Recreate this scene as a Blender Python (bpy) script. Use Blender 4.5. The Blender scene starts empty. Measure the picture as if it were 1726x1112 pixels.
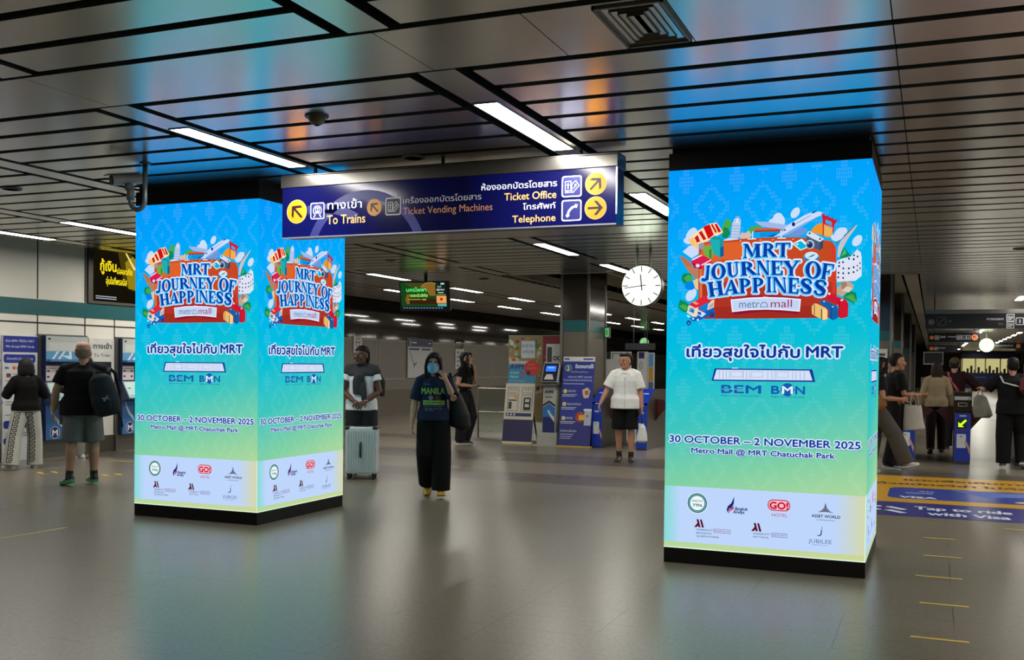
import bpy, bmesh, math, random
from mathutils import Vector, Matrix
from mathutils.bvhtree import BVHTree
random.seed(7)
SC = bpy.context.scene
COL = SC.collection
rad = math.radians
V = Vector

# ---------------------------------------------------------------- camera, world, exposure
# world axes: X along the row of display pillars, Y down the hall, Z up; camera stands at the origin, 1.55 m above the floor
F_PX, YAW, PITCH, ROLL, SHIFT_PX, EYE = 1722.34, -0.391085, -0.016357, 0.01138, 87.57, 1.55
fw = V((math.sin(YAW) * math.cos(PITCH), math.cos(YAW) * math.cos(PITCH), math.sin(PITCH)))
rt0 = V((math.cos(YAW), -math.sin(YAW), 0)); up0 = rt0.cross(fw)
rt = rt0 * math.cos(ROLL) + up0 * math.sin(ROLL); up = -rt0 * math.sin(ROLL) + up0 * math.cos(ROLL)
cam_data = bpy.data.cameras.new('camera'); cam = bpy.data.objects.new('camera', cam_data); COL.objects.link(cam)
cam_data.sensor_fit = 'HORIZONTAL'; cam_data.sensor_width = 36.0
cam_data.lens = 36.0 * F_PX / 1726.0
cam_data.shift_y = SHIFT_PX / 1726.0
cam_data.clip_start = 0.05; cam_data.clip_end = 300
m = Matrix((rt, up, -fw)).transposed().to_4x4(); m.translation = V((0, 0, EYE)); cam.matrix_world = m
SC.camera = cam
world = bpy.data.worlds.new('world'); SC.world = world; world.use_nodes = True
world.node_tree.nodes['Background'].inputs[0].default_value = (0.55, 0.52, 0.47, 1)
world.node_tree.nodes['Background'].inputs[1].default_value = 0.04
SC.view_settings.view_transform = 'Standard'; SC.view_settings.look = 'None'
SC.view_settings.gamma = 1.0; SC.view_settings.use_curve_mapping = False
SC.view_settings.exposure = 0.0
SC.cycles.use_denoising = True; SC.cycles.use_adaptive_sampling = False
SC.cycles.max_bounces = 8; SC.cycles.diffuse_bounces = 4; SC.cycles.glossy_bounces = 4
SC.cycles.sample_clamp_indirect = 6.0; SC.cycles.caustics_reflective = False; SC.cycles.caustics_refractive = False
LAMP = 46.0           # brightness of the ceiling strip diffusers

# ---------------------------------------------------------------- materials
def lin(c):
    r = []
    for v in c[:3]:
        v /= 255.0
        r.append(v / 12.92 if v <= 0.04045 else ((v + 0.055) / 1.055) ** 2.4)
    return (*r, 1.0)
MATS = {}
def M(name, col, rough=0.5, metal=0.0, spec=0.5, var=0.12, scale=9.0, bump=0.0, coat=0.0):
    """plain surface with a little procedural variation"""
    if name in MATS: return MATS[name]
    mt = bpy.data.materials.new(name); mt.use_nodes = True; MATS[name] = mt
    nt = mt.node_tree; b = nt.nodes['Principled BSDF']
    b.inputs['Roughness'].default_value = rough; b.inputs['Metallic'].default_value = metal
    b.inputs['Specular IOR Level'].default_value = spec; b.inputs['Coat Weight'].default_value = coat
    tc = nt.nodes.new('ShaderNodeTexCoord'); no = nt.nodes.new('ShaderNodeTexNoise')
    no.inputs['Scale'].default_value = scale; no.inputs['Detail'].default_value = 3
    nt.links.new(tc.outputs['Object'], no.inputs['Vector'])
    mx = nt.nodes.new('ShaderNodeMix'); mx.data_type = 'RGBA'
    c = lin(col); mx.inputs[6].default_value = tuple(v * (1 - var) for v in c[:3]) + (1,); mx.inputs[7].default_value = tuple(min(1, v * (1 + var)) for v in c[:3]) + (1,)
    nt.links.new(no.outputs['Fac'], mx.inputs[0]); nt.links.new(mx.outputs[2], b.inputs['Base Color'])
    if bump:
        bp = nt.nodes.new('ShaderNodeBump'); bp.inputs['Strength'].default_value = bump; bp.inputs['Distance'].default_value = 0.01
        nt.links.new(no.outputs['Fac'], bp.inputs['Height']); nt.links.new(bp.outputs['Normal'], b.inputs['Normal'])
    return mt
def E(col, strength=1.0, sampled=False):
    """something that gives off light: a screen, a lamp, a backlit panel"""
    key = ('E', tuple(col), strength, sampled)
    if key in MATS: return MATS[key]
    mt = bpy.data.materials.new('glow_%d_%d_%d' % tuple(col[:3])); mt.use_nodes = True; MATS[key] = mt
    nt = mt.node_tree; nt.nodes.clear()
    o = nt.nodes.new('ShaderNodeOutputMaterial'); e = nt.nodes.new('ShaderNodeEmission')
    e.inputs[0].default_value = lin(col); e.inputs[1].default_value = strength
    nt.links.new(e.outputs[0], o.inputs[0])
    if not sampled: mt.cycles.emission_sampling = 'NONE'
    return mt
def ink(col, glow=0.0):
    """printed colour, optionally on a backlit panel"""
    key = ('ink', tuple(col), glow)
    if key in MATS: return MATS[key]
    mt = M('ink_%d_%d_%d_%d' % (*col[:3], int(glow * 100)), col, 0.45, var=0.04)
    if glow:
        b = mt.node_tree.nodes['Principled BSDF']; b.inputs['Emission Color'].default_value = lin(col); b.inputs['Emission Strength'].default_value = glow
        mt.cycles.emission_sampling = 'NONE'
    MATS[key] = mt
    return mt

# ---------------------------------------------------------------- mesh builder
TXT = {}
class MB:
    def __init__(s, T=None):
        s.v = []; s.f = []; s.mi = []; s.mats = []; s.cur = 0; s.T = T or Matrix()
    def mat(s, m):
        if m not in s.mats: s.mats.append(m)
        s.cur = s.mats.index(m); return s
    def add(s, vs, fs):
        n = len(s.v); s.v += [s.T @ V(p) for p in vs]
        s.f += [tuple(i + n for i in f) for f in fs]; s.mi += [s.cur] * len(fs)
        return s
    def box(s, x0, x1, y0, y1, z0, z1, R=None):
        p = [(x, y, z) for z in (z0, z1) for y in (y0, y1) for x in (x0, x1)]
        if R: p = [R @ V(q) for q in p]
        return s.add(p, [(0, 2, 3, 1), (4, 5, 7, 6), (0, 1, 5, 4), (2, 6, 7, 3), (0, 4, 6, 2), (1, 3, 7, 5)])
    def poly(s, pts, z=0.0):
        return s.add([(x, y, z) for x, y in pts], [tuple(range(len(pts)))])
    def rect(s, x0, y0, x1, y1, z=0.0): return s.poly([(x0, y0), (x1, y0), (x1, y1), (x0, y1)], z)
    def rrect(s, x0, y0, x1, y1, r, z=0.0, n=5):
        p = []
        for cx, cy, a in ((x1 - r, y1 - r, 0), (x0 + r, y1 - r, 90), (x0 + r, y0 + r, 180), (x1 - r, y0 + r, 270)):
            p += [(cx + r * math.cos(rad(a + 90 * k / n)), cy + r * math.sin(rad(a + 90 * k / n))) for k in range(n + 1)]
        return s.poly(p, z)
    def disc(s, cx, cy, r, z=0.0, n=32, ry=None):
        return s.poly([(cx + r * math.cos(2 * math.pi * k / n), cy + (ry or r) * math.sin(2 * math.pi * k / n)) for k in range(n)], z)
    def ring(s, cx, cy, r0, r1, z=0.0, n=40, a0=0, a1=360, e0=None, e1=None):
        st = []
        for k in range(n + 1):
            a = rad(a0 + (a1 - a0) * k / n)
            st.append((cx + r0 * math.cos(a), cy + (e0 or r0) * math.sin(a), z)); st.append((cx + r1 * math.cos(a), cy + (e1 or r1) * math.sin(a), z))
        return s.add(st, [(2 * k, 2 * k + 1, 2 * k + 3, 2 * k + 2) for k in range(n)])
    def line(s, pts, w, z=0.0, closed=False):
        pts = [V((p[0], p[1])) for p in pts]
        if closed: pts.append(pts[0])
        for a, b in zip(pts, pts[1:]):
            d = b - a
            if d.length < 1e-6: continue
            d = d.normalized() * w / 2; q = V((-d.y, d.x)); a2, b2 = a - d, b + d
            s.poly([tuple(a2 - q), tuple(b2 - q), tuple(b2 + q), tuple(a2 + q)], z)
        return s
    def fat(s, pts, d, z=0.0):
        """the polygon grown outward by d"""
        s.poly(pts, z); n = len(pts)
        for k in range(n):
            a, b = V(pts[k]), V(pts[(k + 1) % n]); e = b - a
            s.poly([(a.x + d * math.cos(rad(45 * j)), a.y + d * math.sin(rad(45 * j))) for j in range(8)], z)
            if e.length < 1e-6: continue
            q = V((-e.y, e.x)).normalized() * d
            s.poly([tuple(a - q), tuple(b - q), tuple(b + q), tuple(a + q)], z)
        return s
    def text(s, st, x, y, h, z=0.0, width=None, align='L', off=0.0, shear=0.0, maxw=None):
        """lettering in the local XY plane; h = height of a capital letter"""
        if off > 0:          # heavier strokes: the lettering drawn over itself, slightly shifted
            for k, (dx, dy) in enumerate(((-1, 0), (1, 0), (0, 1), (0, -1))): s.text(st, x + dx * off, y + dy * off, h, z + k * 2e-5, width, align, 0, shear, maxw)
            return s
        key = (st, shear)
        if key not in TXT:
            c = bpy.data.curves.new('lettering', 'FONT'); c.body = st; c.resolution_u = 3; c.shear = shear
            o = bpy.data.objects.new('lettering', c); me = bpy.data.meshes.new_from_object(o)
            TXT[key] = ([tuple(v.co) for v in me.vertices], [tuple(p.vertices) for p in me.polygons])
            bpy.data.objects.remove(o); bpy.data.meshes.remove(me); bpy.data.curves.remove(c)
        vs, fs = TXT[key]
        if not vs: return s
        x0 = min(v[0] for v in vs); x1 = max(v[0] for v in vs); k = h / 0.73; kx = k
        if width: kx = width / (x1 - x0)
        elif maxw and (x1 - x0) * k > maxw: kx = maxw / (x1 - x0)
        sh = {'L': 0, 'C': -(x1 - x0) * kx / 2, 'R': -(x1 - x0) * kx}[align]
        return s.add([(x + (v[0] - x0) * kx + sh, y + v[1] * k, z) for v in vs], fs)
    def tube(s, pts, r, n=12, ry=None, side=None, cap=True):
        """swept round or oval section; r, ry: number or list; side: direction that r is measured along"""
        pts = [V(p) for p in pts]; m_ = len(pts)
        r = list(r) if hasattr(r, '__len__') else [r] * m_
        ry = r if ry is None else (list(ry) if hasattr(ry, '__len__') else [ry] * m_)
        vs = []; prev = None
        for i, p in enumerate(pts):
            t = (pts[min(i + 1, m_ - 1)] - pts[max(i - 1, 0)])
            t = t.normalized() if t.length > 1e-9 else V((0, 0, 1))
            u = V(side) if side is not None else (prev if prev is not None else (V((1, 0, 0)) if abs(t.x) < 0.9 else V((0, 1, 0))))
            u = (u - t * u.dot(t)).normalized(); prev = u; w = t.cross(u)
            vs += [p + u * (r[i] * math.cos(2 * math.pi * k / n)) + w * (ry[i] * math.sin(2 * math.pi * k / n)) for k in range(n)]
        fs = [(i * n + k, i * n + (k + 1) % n, (i + 1) * n + (k + 1) % n, (i + 1) * n + k) for i in range(m_ - 1) for k in range(n)]
        if cap: fs += [tuple(range(n - 1, -1, -1)), tuple(range((m_ - 1) * n, m_ * n))]
        return s.add(vs, fs)
    def rings(s, rs, n=None):
        n = len(rs[0]); vs = [p for r in rs for p in r]; m_ = len(rs)
        fs = [(i * n + k, i * n + (k + 1) % n, (i + 1) * n + (k + 1) % n, (i + 1) * n + k) for i in range(m_ - 1) for k in range(n)]
        fs += [tuple(range(n - 1, -1, -1)), tuple(range((m_ - 1) * n, m_ * n))]
        return s.add(vs, fs)
    def ball(s, c, rx, ry=None, rz=None, n=14, m_=8, R=None):
        ry = ry or rx; rz = rz or rx; c = V(c); rs = []
        for i in range(m_ + 1):
            a = -math.pi / 2 + math.pi * i / m_; q = max(math.cos(a), 0.02)
            rs.append([c + ((R @ V((rx * q * math.cos(2 * math.pi * k / n), ry * q * math.sin(2 * math.pi * k / n), rz * math.sin(a)))) if R else V((rx * q * math.cos(2 * math.pi * k / n), ry * q * math.sin(2 * math.pi * k / n), rz * math.sin(a)))) for k in range(n)])
        return s.rings(rs)
    def prism(s, pts, z0, z1):
        n = len(pts)
        a = sum(pts[i][0] * pts[(i + 1) % n][1] - pts[(i + 1) % n][0] * pts[i][1] for i in range(n))
        if a < 0: pts = pts[::-1]
        return s.add([(x, y, z0) for x, y in pts] + [(x, y, z1) for x, y in pts],
                     [tuple(range(n - 1, -1, -1)), tuple(range(n, 2 * n))] + [(k, (k + 1) % n, n + (k + 1) % n, n + k) for k in range(n)])
    def build(s, name, m_=None, parent=None, smooth=False, bevel=0.0, label=None, kind=None, flip=False):
        me = bpy.data.meshes.new(name); me.from_pydata([tuple(v) for v in s.v], [], s.f)
        for mm in (s.mats or [m_]): me.materials.append(mm)
        if s.mats: me.polygons.foreach_set('material_index', s.mi)
        me.update()
        if bevel:
            bm = bmesh.new(); bm.from_mesh(me); bmesh.ops.remove_doubles(bm, verts=bm.verts, dist=1e-5)
            ed = [e for e in bm.edges if len(e.link_faces) == 2 and e.calc_face_angle(0) > 0.5]
            bmesh.ops.bevel(bm, geom=ed, offset=bevel, segments=2, affect='EDGES', profile=0.6, clamp_overlap=True); bm.to_mesh(me); bm.free()
        if smooth: me.polygons.foreach_set('use_smooth', [True] * len(me.polygons))
        o = bpy.data.objects.new(name, me); COL.objects.link(o)
        if parent: o.parent = parent
        if label: o['label'] = label
        if kind: o['kind'] = kind
        return o
def frame(o, ux, uy):
    ux, uy = V(ux).normalized(), V(uy).normalized(); n = ux.cross(uy)
    t = Matrix((ux, uy, n)).transposed().to_4x4(); t.translation = V(o); return t
def thing(name, label, cat, loc=(0, 0, 0), rz=0.0, group=None):
    o = bpy.data.objects.new(name, None); COL.objects.link(o); o.location = loc; o.rotation_euler = (0, 0, rz); o.empty_display_size = 0.1
    return tag(o, label, cat, group)
def tag(o, label, cat, group=None):
    o['label'] = label; o['category'] = cat
    if group: o['group'] = group
    return o
def struct(o): o['kind'] = 'structure'; return o
def dup(o, loc=None, rz=None, label=None, parent=None):
    c = o.copy(); COL.objects.link(c)
    if parent: c.parent = parent
    if loc is not None: c.location = loc
    if rz is not None: c.rotation_euler = (0, 0, rz)
    if label: c['label'] = label
    for ch in list(o.children): dup(ch, parent=c)
    return c

# ---------------------------------------------------------------- setting: floor, ceiling, walls
CZ = 3.27
def floor_material():
    mt = bpy.data.materials.new('vinyl_tile_floor'); mt.use_nodes = True; nt = mt.node_tree; b = nt.nodes['Principled BSDF']; L = nt.links.new
    def nd(t, **k):
        n = nt.nodes.new('ShaderNode' + t)
        for a, v in k.items(): setattr(n, a, v)
        return n
    def math_(op, a, bb=None, c=None):
        n = nd('Math', operation=op)
        for i, x in enumerate((a, bb, c)):
            if x is None: continue
            if isinstance(x, (int, float)): n.inputs[i].default_value = x
            else: L(x, n.inputs[i])
        return n.outputs[0]
    tc = nd('TexCoord'); sep = nd('SeparateXYZ'); L(tc.outputs['Object'], sep.inputs[0]); X, Y = sep.outputs[0], sep.outputs[1]
    n1 = nd('TexNoise'); n1.inputs['Scale'].default_value = 30; n1.inputs['Detail'].default_value = 6; n1.inputs['Roughness'].default_value = 0.75; L(tc.outputs['Object'], n1.inputs['Vector'])
    n2 = nd('TexNoise'); n2.inputs['Scale'].default_value = 0.7; n2.inputs['Detail'].default_value = 4; L(tc.outputs['Object'], n2.inputs['Vector'])
    n3 = nd('TexVoronoi'); n3.inputs['Scale'].default_value = 26; L(tc.outputs['Object'], n3.inputs['Vector'])
    mx = nd('Mix', data_type='RGBA'); mx.inputs[6].default_value = lin((96, 89, 76)); mx.inputs[7].default_value = lin((129, 121, 106)); 
    mr = nd('MapRange'); mr.inputs[1].default_value = 0.33; mr.inputs[2].default_value = 0.67; L(n1.outputs['Fac'], mr.inputs[0]); L(mr.outputs[0], mx.inputs[0])
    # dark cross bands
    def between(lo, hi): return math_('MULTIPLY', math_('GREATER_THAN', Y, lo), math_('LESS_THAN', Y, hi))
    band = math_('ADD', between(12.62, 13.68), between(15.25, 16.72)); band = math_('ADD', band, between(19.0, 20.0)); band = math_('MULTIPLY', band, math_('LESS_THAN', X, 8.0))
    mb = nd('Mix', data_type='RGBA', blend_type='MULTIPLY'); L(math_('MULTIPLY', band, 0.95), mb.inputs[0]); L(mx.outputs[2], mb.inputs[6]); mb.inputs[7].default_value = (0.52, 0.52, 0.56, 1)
    # flecks
    fl = nd('MapRange'); fl.inputs[1].default_value = 0.035; fl.inputs[2].default_value = 0.09; fl.inputs[3].default_value = 0.28; fl.inputs[4].default_value = 0.0; L(n3.outputs['Distance'], fl.inputs[0])
    mf = nd('Mix', data_type='RGBA'); L(fl.outputs[0], mf.inputs[0]); L(mb.outputs[2], mf.inputs[6]); mf.inputs[7].default_value = lin((88, 80, 68))
    # tile joints, broken up so that only some show
    def joint(c, step, o):
        fr = math_('FRACT', math_('DIVIDE', math_('ADD', c, o + 100 * step), step)); d = math_('MINIMUM', fr, math_('SUBTRACT', 1.0, fr))
        return math_('LESS_THAN', math_('MULTIPLY', d, step), 0.003)
    jo = math_('MAXIMUM', joint(X, 0.64, 0.5), joint(Y, 0.3225, -0.09))
    jn = nd('TexNoise'); jn.inputs['Scale'].default_value = 1.1; L(tc.outputs['Object'], jn.inputs['Vector'])
    jm = nd('MapRange'); jm.inputs[1].default_value = 0.47; jm.inputs[2].default_value = 0.6; jm.inputs[4].default_value = 0.95; L(jn.outputs['Fac'], jm.inputs[0])
    mj = nd('Mix', data_type='RGBA'); L(math_('MULTIPLY', jo, jm.outputs[0]), mj.inputs[0]); L(mf.outputs[2], mj.inputs[6]); mj.inputs[7].default_value = lin((48, 44, 40))
    # broad wear
    mw = nd('Mix', data_type='RGBA', blend_type='MULTIPLY'); mw.inputs[0].default_value = 0.35; L(mj.outputs[2], mw.inputs[6])
    cr = nd('ValToRGB'); cr.color_ramp.elements[0].position = 0.35; cr.color_ramp.elements[0].color = (0.72, 0.72, 0.72, 1); cr.color_ramp.elements[1].position = 0.65; L(n2.outputs['Fac'], cr.inputs[0]); L(cr.outputs[0], mw.inputs[7])
    L(mw.outputs[2], b.inputs['Base Color'])
    rr = nd('MapRange'); rr.inputs[1].default_value = 0.3; rr.inputs[2].default_value = 0.7; rr.inputs[3].default_value = 0.27; rr.inputs[4].default_value = 0.31; L(n2.outputs['Fac'], rr.inputs[0]); L(rr.outputs[0], b.inputs['Roughness'])
    b.inputs['Specular IOR Level'].default_value = 0.72
    bp = nd('Bump'); pass
    return mt
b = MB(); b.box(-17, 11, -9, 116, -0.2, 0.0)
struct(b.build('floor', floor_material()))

slat_m = M('brushed_ceiling_slat', (206, 201, 192), 0.23, 1.0, var=0.06, scale=3.0)
dark_m = M('ceiling_void', (14, 14, 14), 0.9, spec=0.1)
gap_m = M('shadow_gap_rail', (52, 52, 52), 0.6, 0.3)
BANDS = [-11.68, -10.03, -7.6, -5.18, -2.73]             # lines of lamps running down the hall
BW = 0.12
def slat_rows():
    rows = []
    for k in range(-24, 1): rows.append((4.625 + (k - 1) * 0.4165 + 0.0435, 4.625 + k * 0.4165 - 0.0435))
    rows.append((4.66, 5.375))
    for k in range(16): rows.append((5.46 + k * 0.4165, 5.46 + k * 0.4165 + 0.33))
    rows.append((12.12, 12.76))
    for k in range(7): rows.append((12.84 + k * 0.4165, 12.84 + k * 0.4165 + 0.33))
    rows.append((15.75, 16.3))
    for k in range(4): rows.append((16.38 + k * 0.4165, 16.38 + k * 0.4165 + 0.33))
    y = 18.05; far = []
    while y < 112:
        for k in range(16): far.append((y + k * 0.4165, y + k * 0.4165 + 0.345))
        far.append((y + 6.68, y + 7.3)); y += 7.38
    return rows, far
near_rows, far_rows = slat_rows()
sl = MB()
def slat(x0, x1, y0, y1):
    # shallow pan with turned-up edges
    z = CZ; sl.add([(x0, y0, z), (x1, y0, z), (x1, y1, z), (x0, y1, z), (x0, y0, z + 0.07), (x1, y0, z + 0.07), (x1, y1, z + 0.07), (x0, y1, z + 0.07)],
                   [(0, 3, 2, 1), (0, 1, 5, 4), (1, 2, 6, 5), (2, 3, 7, 6), (3, 0, 4, 7)])
segs = []
xs = [-11.95] + [x for c in BANDS for x in (c - BW - 0.085, c + BW + 0.085)] + [9.0]
for i in range(0, len(xs), 2): segs.append((xs[i], xs[i + 1]))
for y0, y1 in near_rows:
    wide = y1 - y0 > 0.5
    for x0, x1 in segs:
        if wide: x0 -= 0.085 + BW if x0 > -11 else 0; x1 += 0.085 + BW if x1 < 8 else 0
        cuts = [x0] + [c for c in (-0.215, 4.5) if x0 < c < x1] + [x1]
        if wide and x0 < -1.2 < x1: cuts = [x0, -1.9, -1.19, -0.215, 4.5, x1]
        for a, c in zip(cuts, cuts[1:]): slat(a + 0.003, c - 0.003, y0, y1)
for y0, y1 in far_rows:
    wide = y1 - y0 > 0.5
    for x0, x1 in segs + [(9.0, 9.0)]:
        lo = -13.75 if x0 == -11.95 else x0
        if x0 >= 8.9: continue
        parts = [(lo, x1)]
        if x1 > -5.5 and x0 < -7: parts = [(x0, -7.5)]
        elif x0 > -7.5 and x1 < -5: parts = [(max(x0, -7.4), -7.5)] if False else [(-5.6, x1)]
        elif x1 > 8: parts = [(x0, -2.2), (-0.26, x1)] if y0 > 19.5 else [(x0, -0.215), (-0.215, x1)]
        for a, c in parts:
            if c - a > 0.05: slat(a, c, y0, y1)
for i, c in enumerate(BANDS):          # plain strips that carry the lamps
    for y0, y1 in [(-5.5, 4.62), (5.40, 12.08), (12.80, 15.71), (16.34, 18.0)]: slat(c - BW, c + BW, y0, y1)
    if c not in (-7.6,): slat(c - BW, c + BW, 18.05, 112)
struct(sl.build('ceiling', slat_m))
b = MB(); b.box(-13.9, 9.2, -9, 18.1, CZ + 0.16, CZ + 0.3).box(-15.6, -7.5, 18.1, 116, CZ + 0.16, CZ + 0.3).box(-5.6, -2.2, 18.1, 116, CZ + 0.16, CZ + 0.3).box(-2.2, -0.56, 18.1, 19.4, CZ + 0.16, CZ + 0.3).box(-0.56, 9.2, 18.1, 116, CZ + 0.16, CZ + 0.3)
struct(b.build('ceiling', dark_m))
rec_m = M('recess_panel', (172, 166, 156), 0.5)
b = MB(); b.box(-7.56, -7.5, 18.1, 60, CZ, 4.0).box(-5.6, -5.54, 18.1, 60, CZ, 4.0).box(-7.5, -5.6, 18.02, 18.1, CZ, 4.0).box(-7.5, -5.6, 18.1, 60, 4.0, 4.06)
for k in range(12): b.box(-7.498, -7.492, 19.2 + k * 3.0, 19.215 + k * 3.0, CZ + 0.02, 3.98)
b.box(-2.26, -2.2, 19.55, 112, CZ, 3.9).box(-0.56, -0.52, 19.55, 112, CZ - 0.03, 3.9).box(-2.2, -0.56, 19.5, 19.56, CZ, 3.9).box(-2.2, -0.56, 19.5, 112, 3.9, 3.96).box(-0.56, -0.29, 19.5, 112, CZ - 0.03, CZ + 0.05)
struct(b.build('ceiling', rec_m))

wall_m = M('enamel_wall_panel', (228, 224, 212), 0.38, var=0.07, scale=2.0)
seam_m = M('panel_joint', (42, 40, 36), 0.7)
teal_m = M('teal_enamel', (22, 92, 96), 0.3)
gran_m = M('speckled_granite', (104, 96, 86), 0.3, var=0.28, scale=70)
steel_m = M('brushed_steel', (150, 148, 144), 0.33, 1.0, var=0.08, scale=30)
black_m = M('matt_black', (9, 9, 10), 0.55, spec=0.3)
white_m = M('white_enamel', (206, 206, 202), 0.4)
WX = -13.02
b = MB(); b.box(WX - 0.2, WX, 6, 17.9, 0.0, 3.9); struct(b.build('wall_left', wall_m))
b = MB()
for y in (10.2, 10.7, 11.27, 12.0, 12.97, 13.63, 14.5, 15.4, 16.3): b.box(WX, WX + 0.004, y - 0.011, y + 0.011, 0.3, 2.27).box(WX, WX + 0.004, y - 0.011, y + 0.011, 2.51, 3.9)
b.box(WX, WX + 0.004, 6, 17.9, 2.12, 2.145); struct(b.build('trim_1', seam_m))
b = MB(); b.box(WX, WX + 0.02, 6, 17.9, 2.26, 2.5); struct(b.build('trim_2', teal_m))
b = MB(); b.box(WX, WX + 0.012, 6, 17.9, 0.0, 0.28); struct(b.build('baseboard_left', M('skirting', (62, 58, 50), 0.4)))
b = MB(); b.box(-15.7, WX, 17.9, 18.1, 0, 3.9); struct(b.build('wall_left', gran_m))
# far side wall: dark polished band above, pale panels, granite below
FX = -15.45
b = MB(); b.box(FX - 0.2, FX, 18.1, 116, 2.3, 3.9); struct(b.build('wall_far_left', M('dark_polished_panel', (66, 60, 52), 0.05, 0.0, spec=0.9, var=0.04)))
b = MB(); b.box(FX - 0.2, FX + 0.01, 18.1, 116, 1.06, 2.3).box(FX - 0.2, FX + 0.02, 18.1, 116, 0.75, 1.06); struct(b.build('wall_far_left', M('grey_panel', (122, 117, 108), 0.4, var=0.06)))
b = MB(); b.box(FX - 0.2, FX + 0.012, 18.1, 116, 0.0, 0.75); struct(b.build('wall_far_left', gran_m))
b = MB(); b.box(FX, FX + 0.016, 18.1, 116, 0.76, 1.04); struct(b.build('trim_3', M('dark_granite', (72, 68, 60), 0.3, var=0.2, scale=60)))
b = MB()
for k in range(20):
    y = 24.0 + k * 2.9; b.box(FX, FX + 0.02, y, y + 0.02, 1.1, 2.26).box(FX, FX + 0.02, y + 2.7, y + 2.72, 1.1, 2.26).box(FX, FX + 0.02, y, y + 2.72, 1.08, 1.1).box(FX, FX + 0.02, y, y + 2.72, 2.25, 2.27)
struct(b.build('trim_4', M('panel_edge', (168, 164, 154), 0.4)))
b = MB(); b.box(-15.6, -11.9, 18.02, 18.1, CZ, 3.9); struct(b.build('ceiling', rec_m))
b = MB(); b.box(9.0, 9.2, -9, 116, 0, 3.9); struct(b.build('wall_right', wall_m))
b = MB(); b.box(-17, 9.2, -9.2, -9, 0, 3.9); struct(b.build('wall_near', wall_m))
b = MB(); b.box(-17, 9.2, 112, 112.2, 0, 3.9); struct(b.build('wall_back', M('far_wall', (84, 80, 72), 0.5)))
b = MB(); b.box(WX - 0.2, WX, -9, 6, 0, 3.9); struct(b.build('wall_left', wall_m))

# ---------------------------------------------------------------- ceiling lamps
def make_lamp():
    t = thing('ceiling_light', 'long strip lamp recessed in the slatted ceiling', 'ceiling light')
    b = MB(); b.rect(-0.078, 0, 0.078, 1.5); b.T = Matrix()
    b2 = MB(Matrix.Translation((0, 0, -0.004))); b2.add([(-0.082, 0, 0), (-0.082, 1.52, 0), (0.082, 1.52, 0), (0.082, 0, 0)], [(0, 1, 2, 3)])
    b2.build('diffuser', E((255, 250, 240), LAMP, True), t)
    h = MB()
    for x in (-0.094, 0.082): h.box(x, x + 0.012, -0.012, 1.532, -0.006, 0.02)
    h.box(-0.094, 0.094, -0.014, 0.0, -0.006, 0.02).box(-0.094, 0.094, 1.52, 1.534, -0.006, 0.02)
    h.build('frame', M('lamp_frame', (150, 148, 142), 0.4, 0.6), t)
    return t
lamp0 = make_lamp(); first = [True]
def put_lamp(x, y, label):
    o = lamp0 if first[0] else dup(lamp0); first[0] = False
    o.location = (x, y, CZ - 0.0); o['label'] = label; o['group'] = 'strip lamps in the ceiling'
    return o
put_lamp(-5.18, 6.06, 'lit strip lamp over the hanging direction sign, ahead of the left display pillar')
put_lamp(-2.75, 6.16, 'lit strip lamp above the right end of the hanging direction sign')
put_lamp(-2.75, 9.87, 'lit strip lamp cut off by the left edge of the right display pillar')
put_lamp(-5.18, 13.5, 'lit strip lamp in front of the granite column, nearer of two in its line')
put_lamp(-5.18, 16.58, 'lit strip lamp beside the top of the granite column, farther of two in its line')
put_lamp(-10.03, 9.66, 'lit strip lamp running behind the left edge of the left display pillar')
put_lamp(-11.68, 9.5, 'lit strip lamp at the ceiling edge over the ticket machines')
FARLAMP = 'strip lamp far down the hall, one of a long row over the side wall'
for x, ys in ((-10.0, (17.06, 20.7, 24.1, 27.6, 31.2, 34.8, 38.4, 42.0, 45.6)), (-11.75, (20.8, 24.05, 27.5, 31.0, 34.6, 38.2, 41.8, 45.4))):
    for y in ys: put_lamp(x, y, {(-10.0, 17.06): 'strip lamp just above the hanging television', (-10.0, 20.7): 'strip lamp to the right of the hanging television, upper of two', (-11.75, 24.05): 'strip lamp to the right of the hanging television, lower of two', (-11.75, 20.8): 'strip lamp half hidden behind the hanging television'}.get((x, y), FARLAMP))
CORR = 'strip lamp in the distant corridor beyond the ticket gates'
for x, ys in ((1.88, (26.2, 44.5, 47.2, 49.9, 52.6, 55.3, 58.0, 66, 70, 74, 78, 90)), (3.55, (50.5, 54, 57.5, 61, 64.5, 68, 71.5, 78, 84, 96))):
    for y in ys: put_lamp(x, y, CORR)
HID = 'unseen strip lamp added behind the right display pillar to brighten the mid hall'
for y in (13.5, 16.5, 18.6, 20.7, 22.5, 24.3, 26.1, 27.9, 29.7, 31.5, 33.3, 35.1): put_lamp(-2.75, y, HID)  # lamps added out of sight to brighten the middle of the hall
OUT = 'unseen strip lamp over the concourse, added to light the hall'
for x, ys in ((-2.75, (-5.0,)), (-7.6, (9.8,)), (-11.68, (5.8, 13.0, 14.8, 16.4)), (-10.03, (13.4,)), (2.4, (-5, 0.4, 4.1, 6.0, 7.9, 9.8, 11.6)), (5.0, (-1.4, 2.3, 6, 9.8, 13.5, 17)), (2.4, (13.4, 15.2, 17.0, 18.8)), (3.55, (24.0, 27.6, 31.2, 34.8, 38.4, 42.0)), (5.6, (22.0, 29.0, 36.0))):
    for y in ys: put_lamp(x, y, OUT)  # unseen rest of the hall's lamps, with extras added to brighten it
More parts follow.
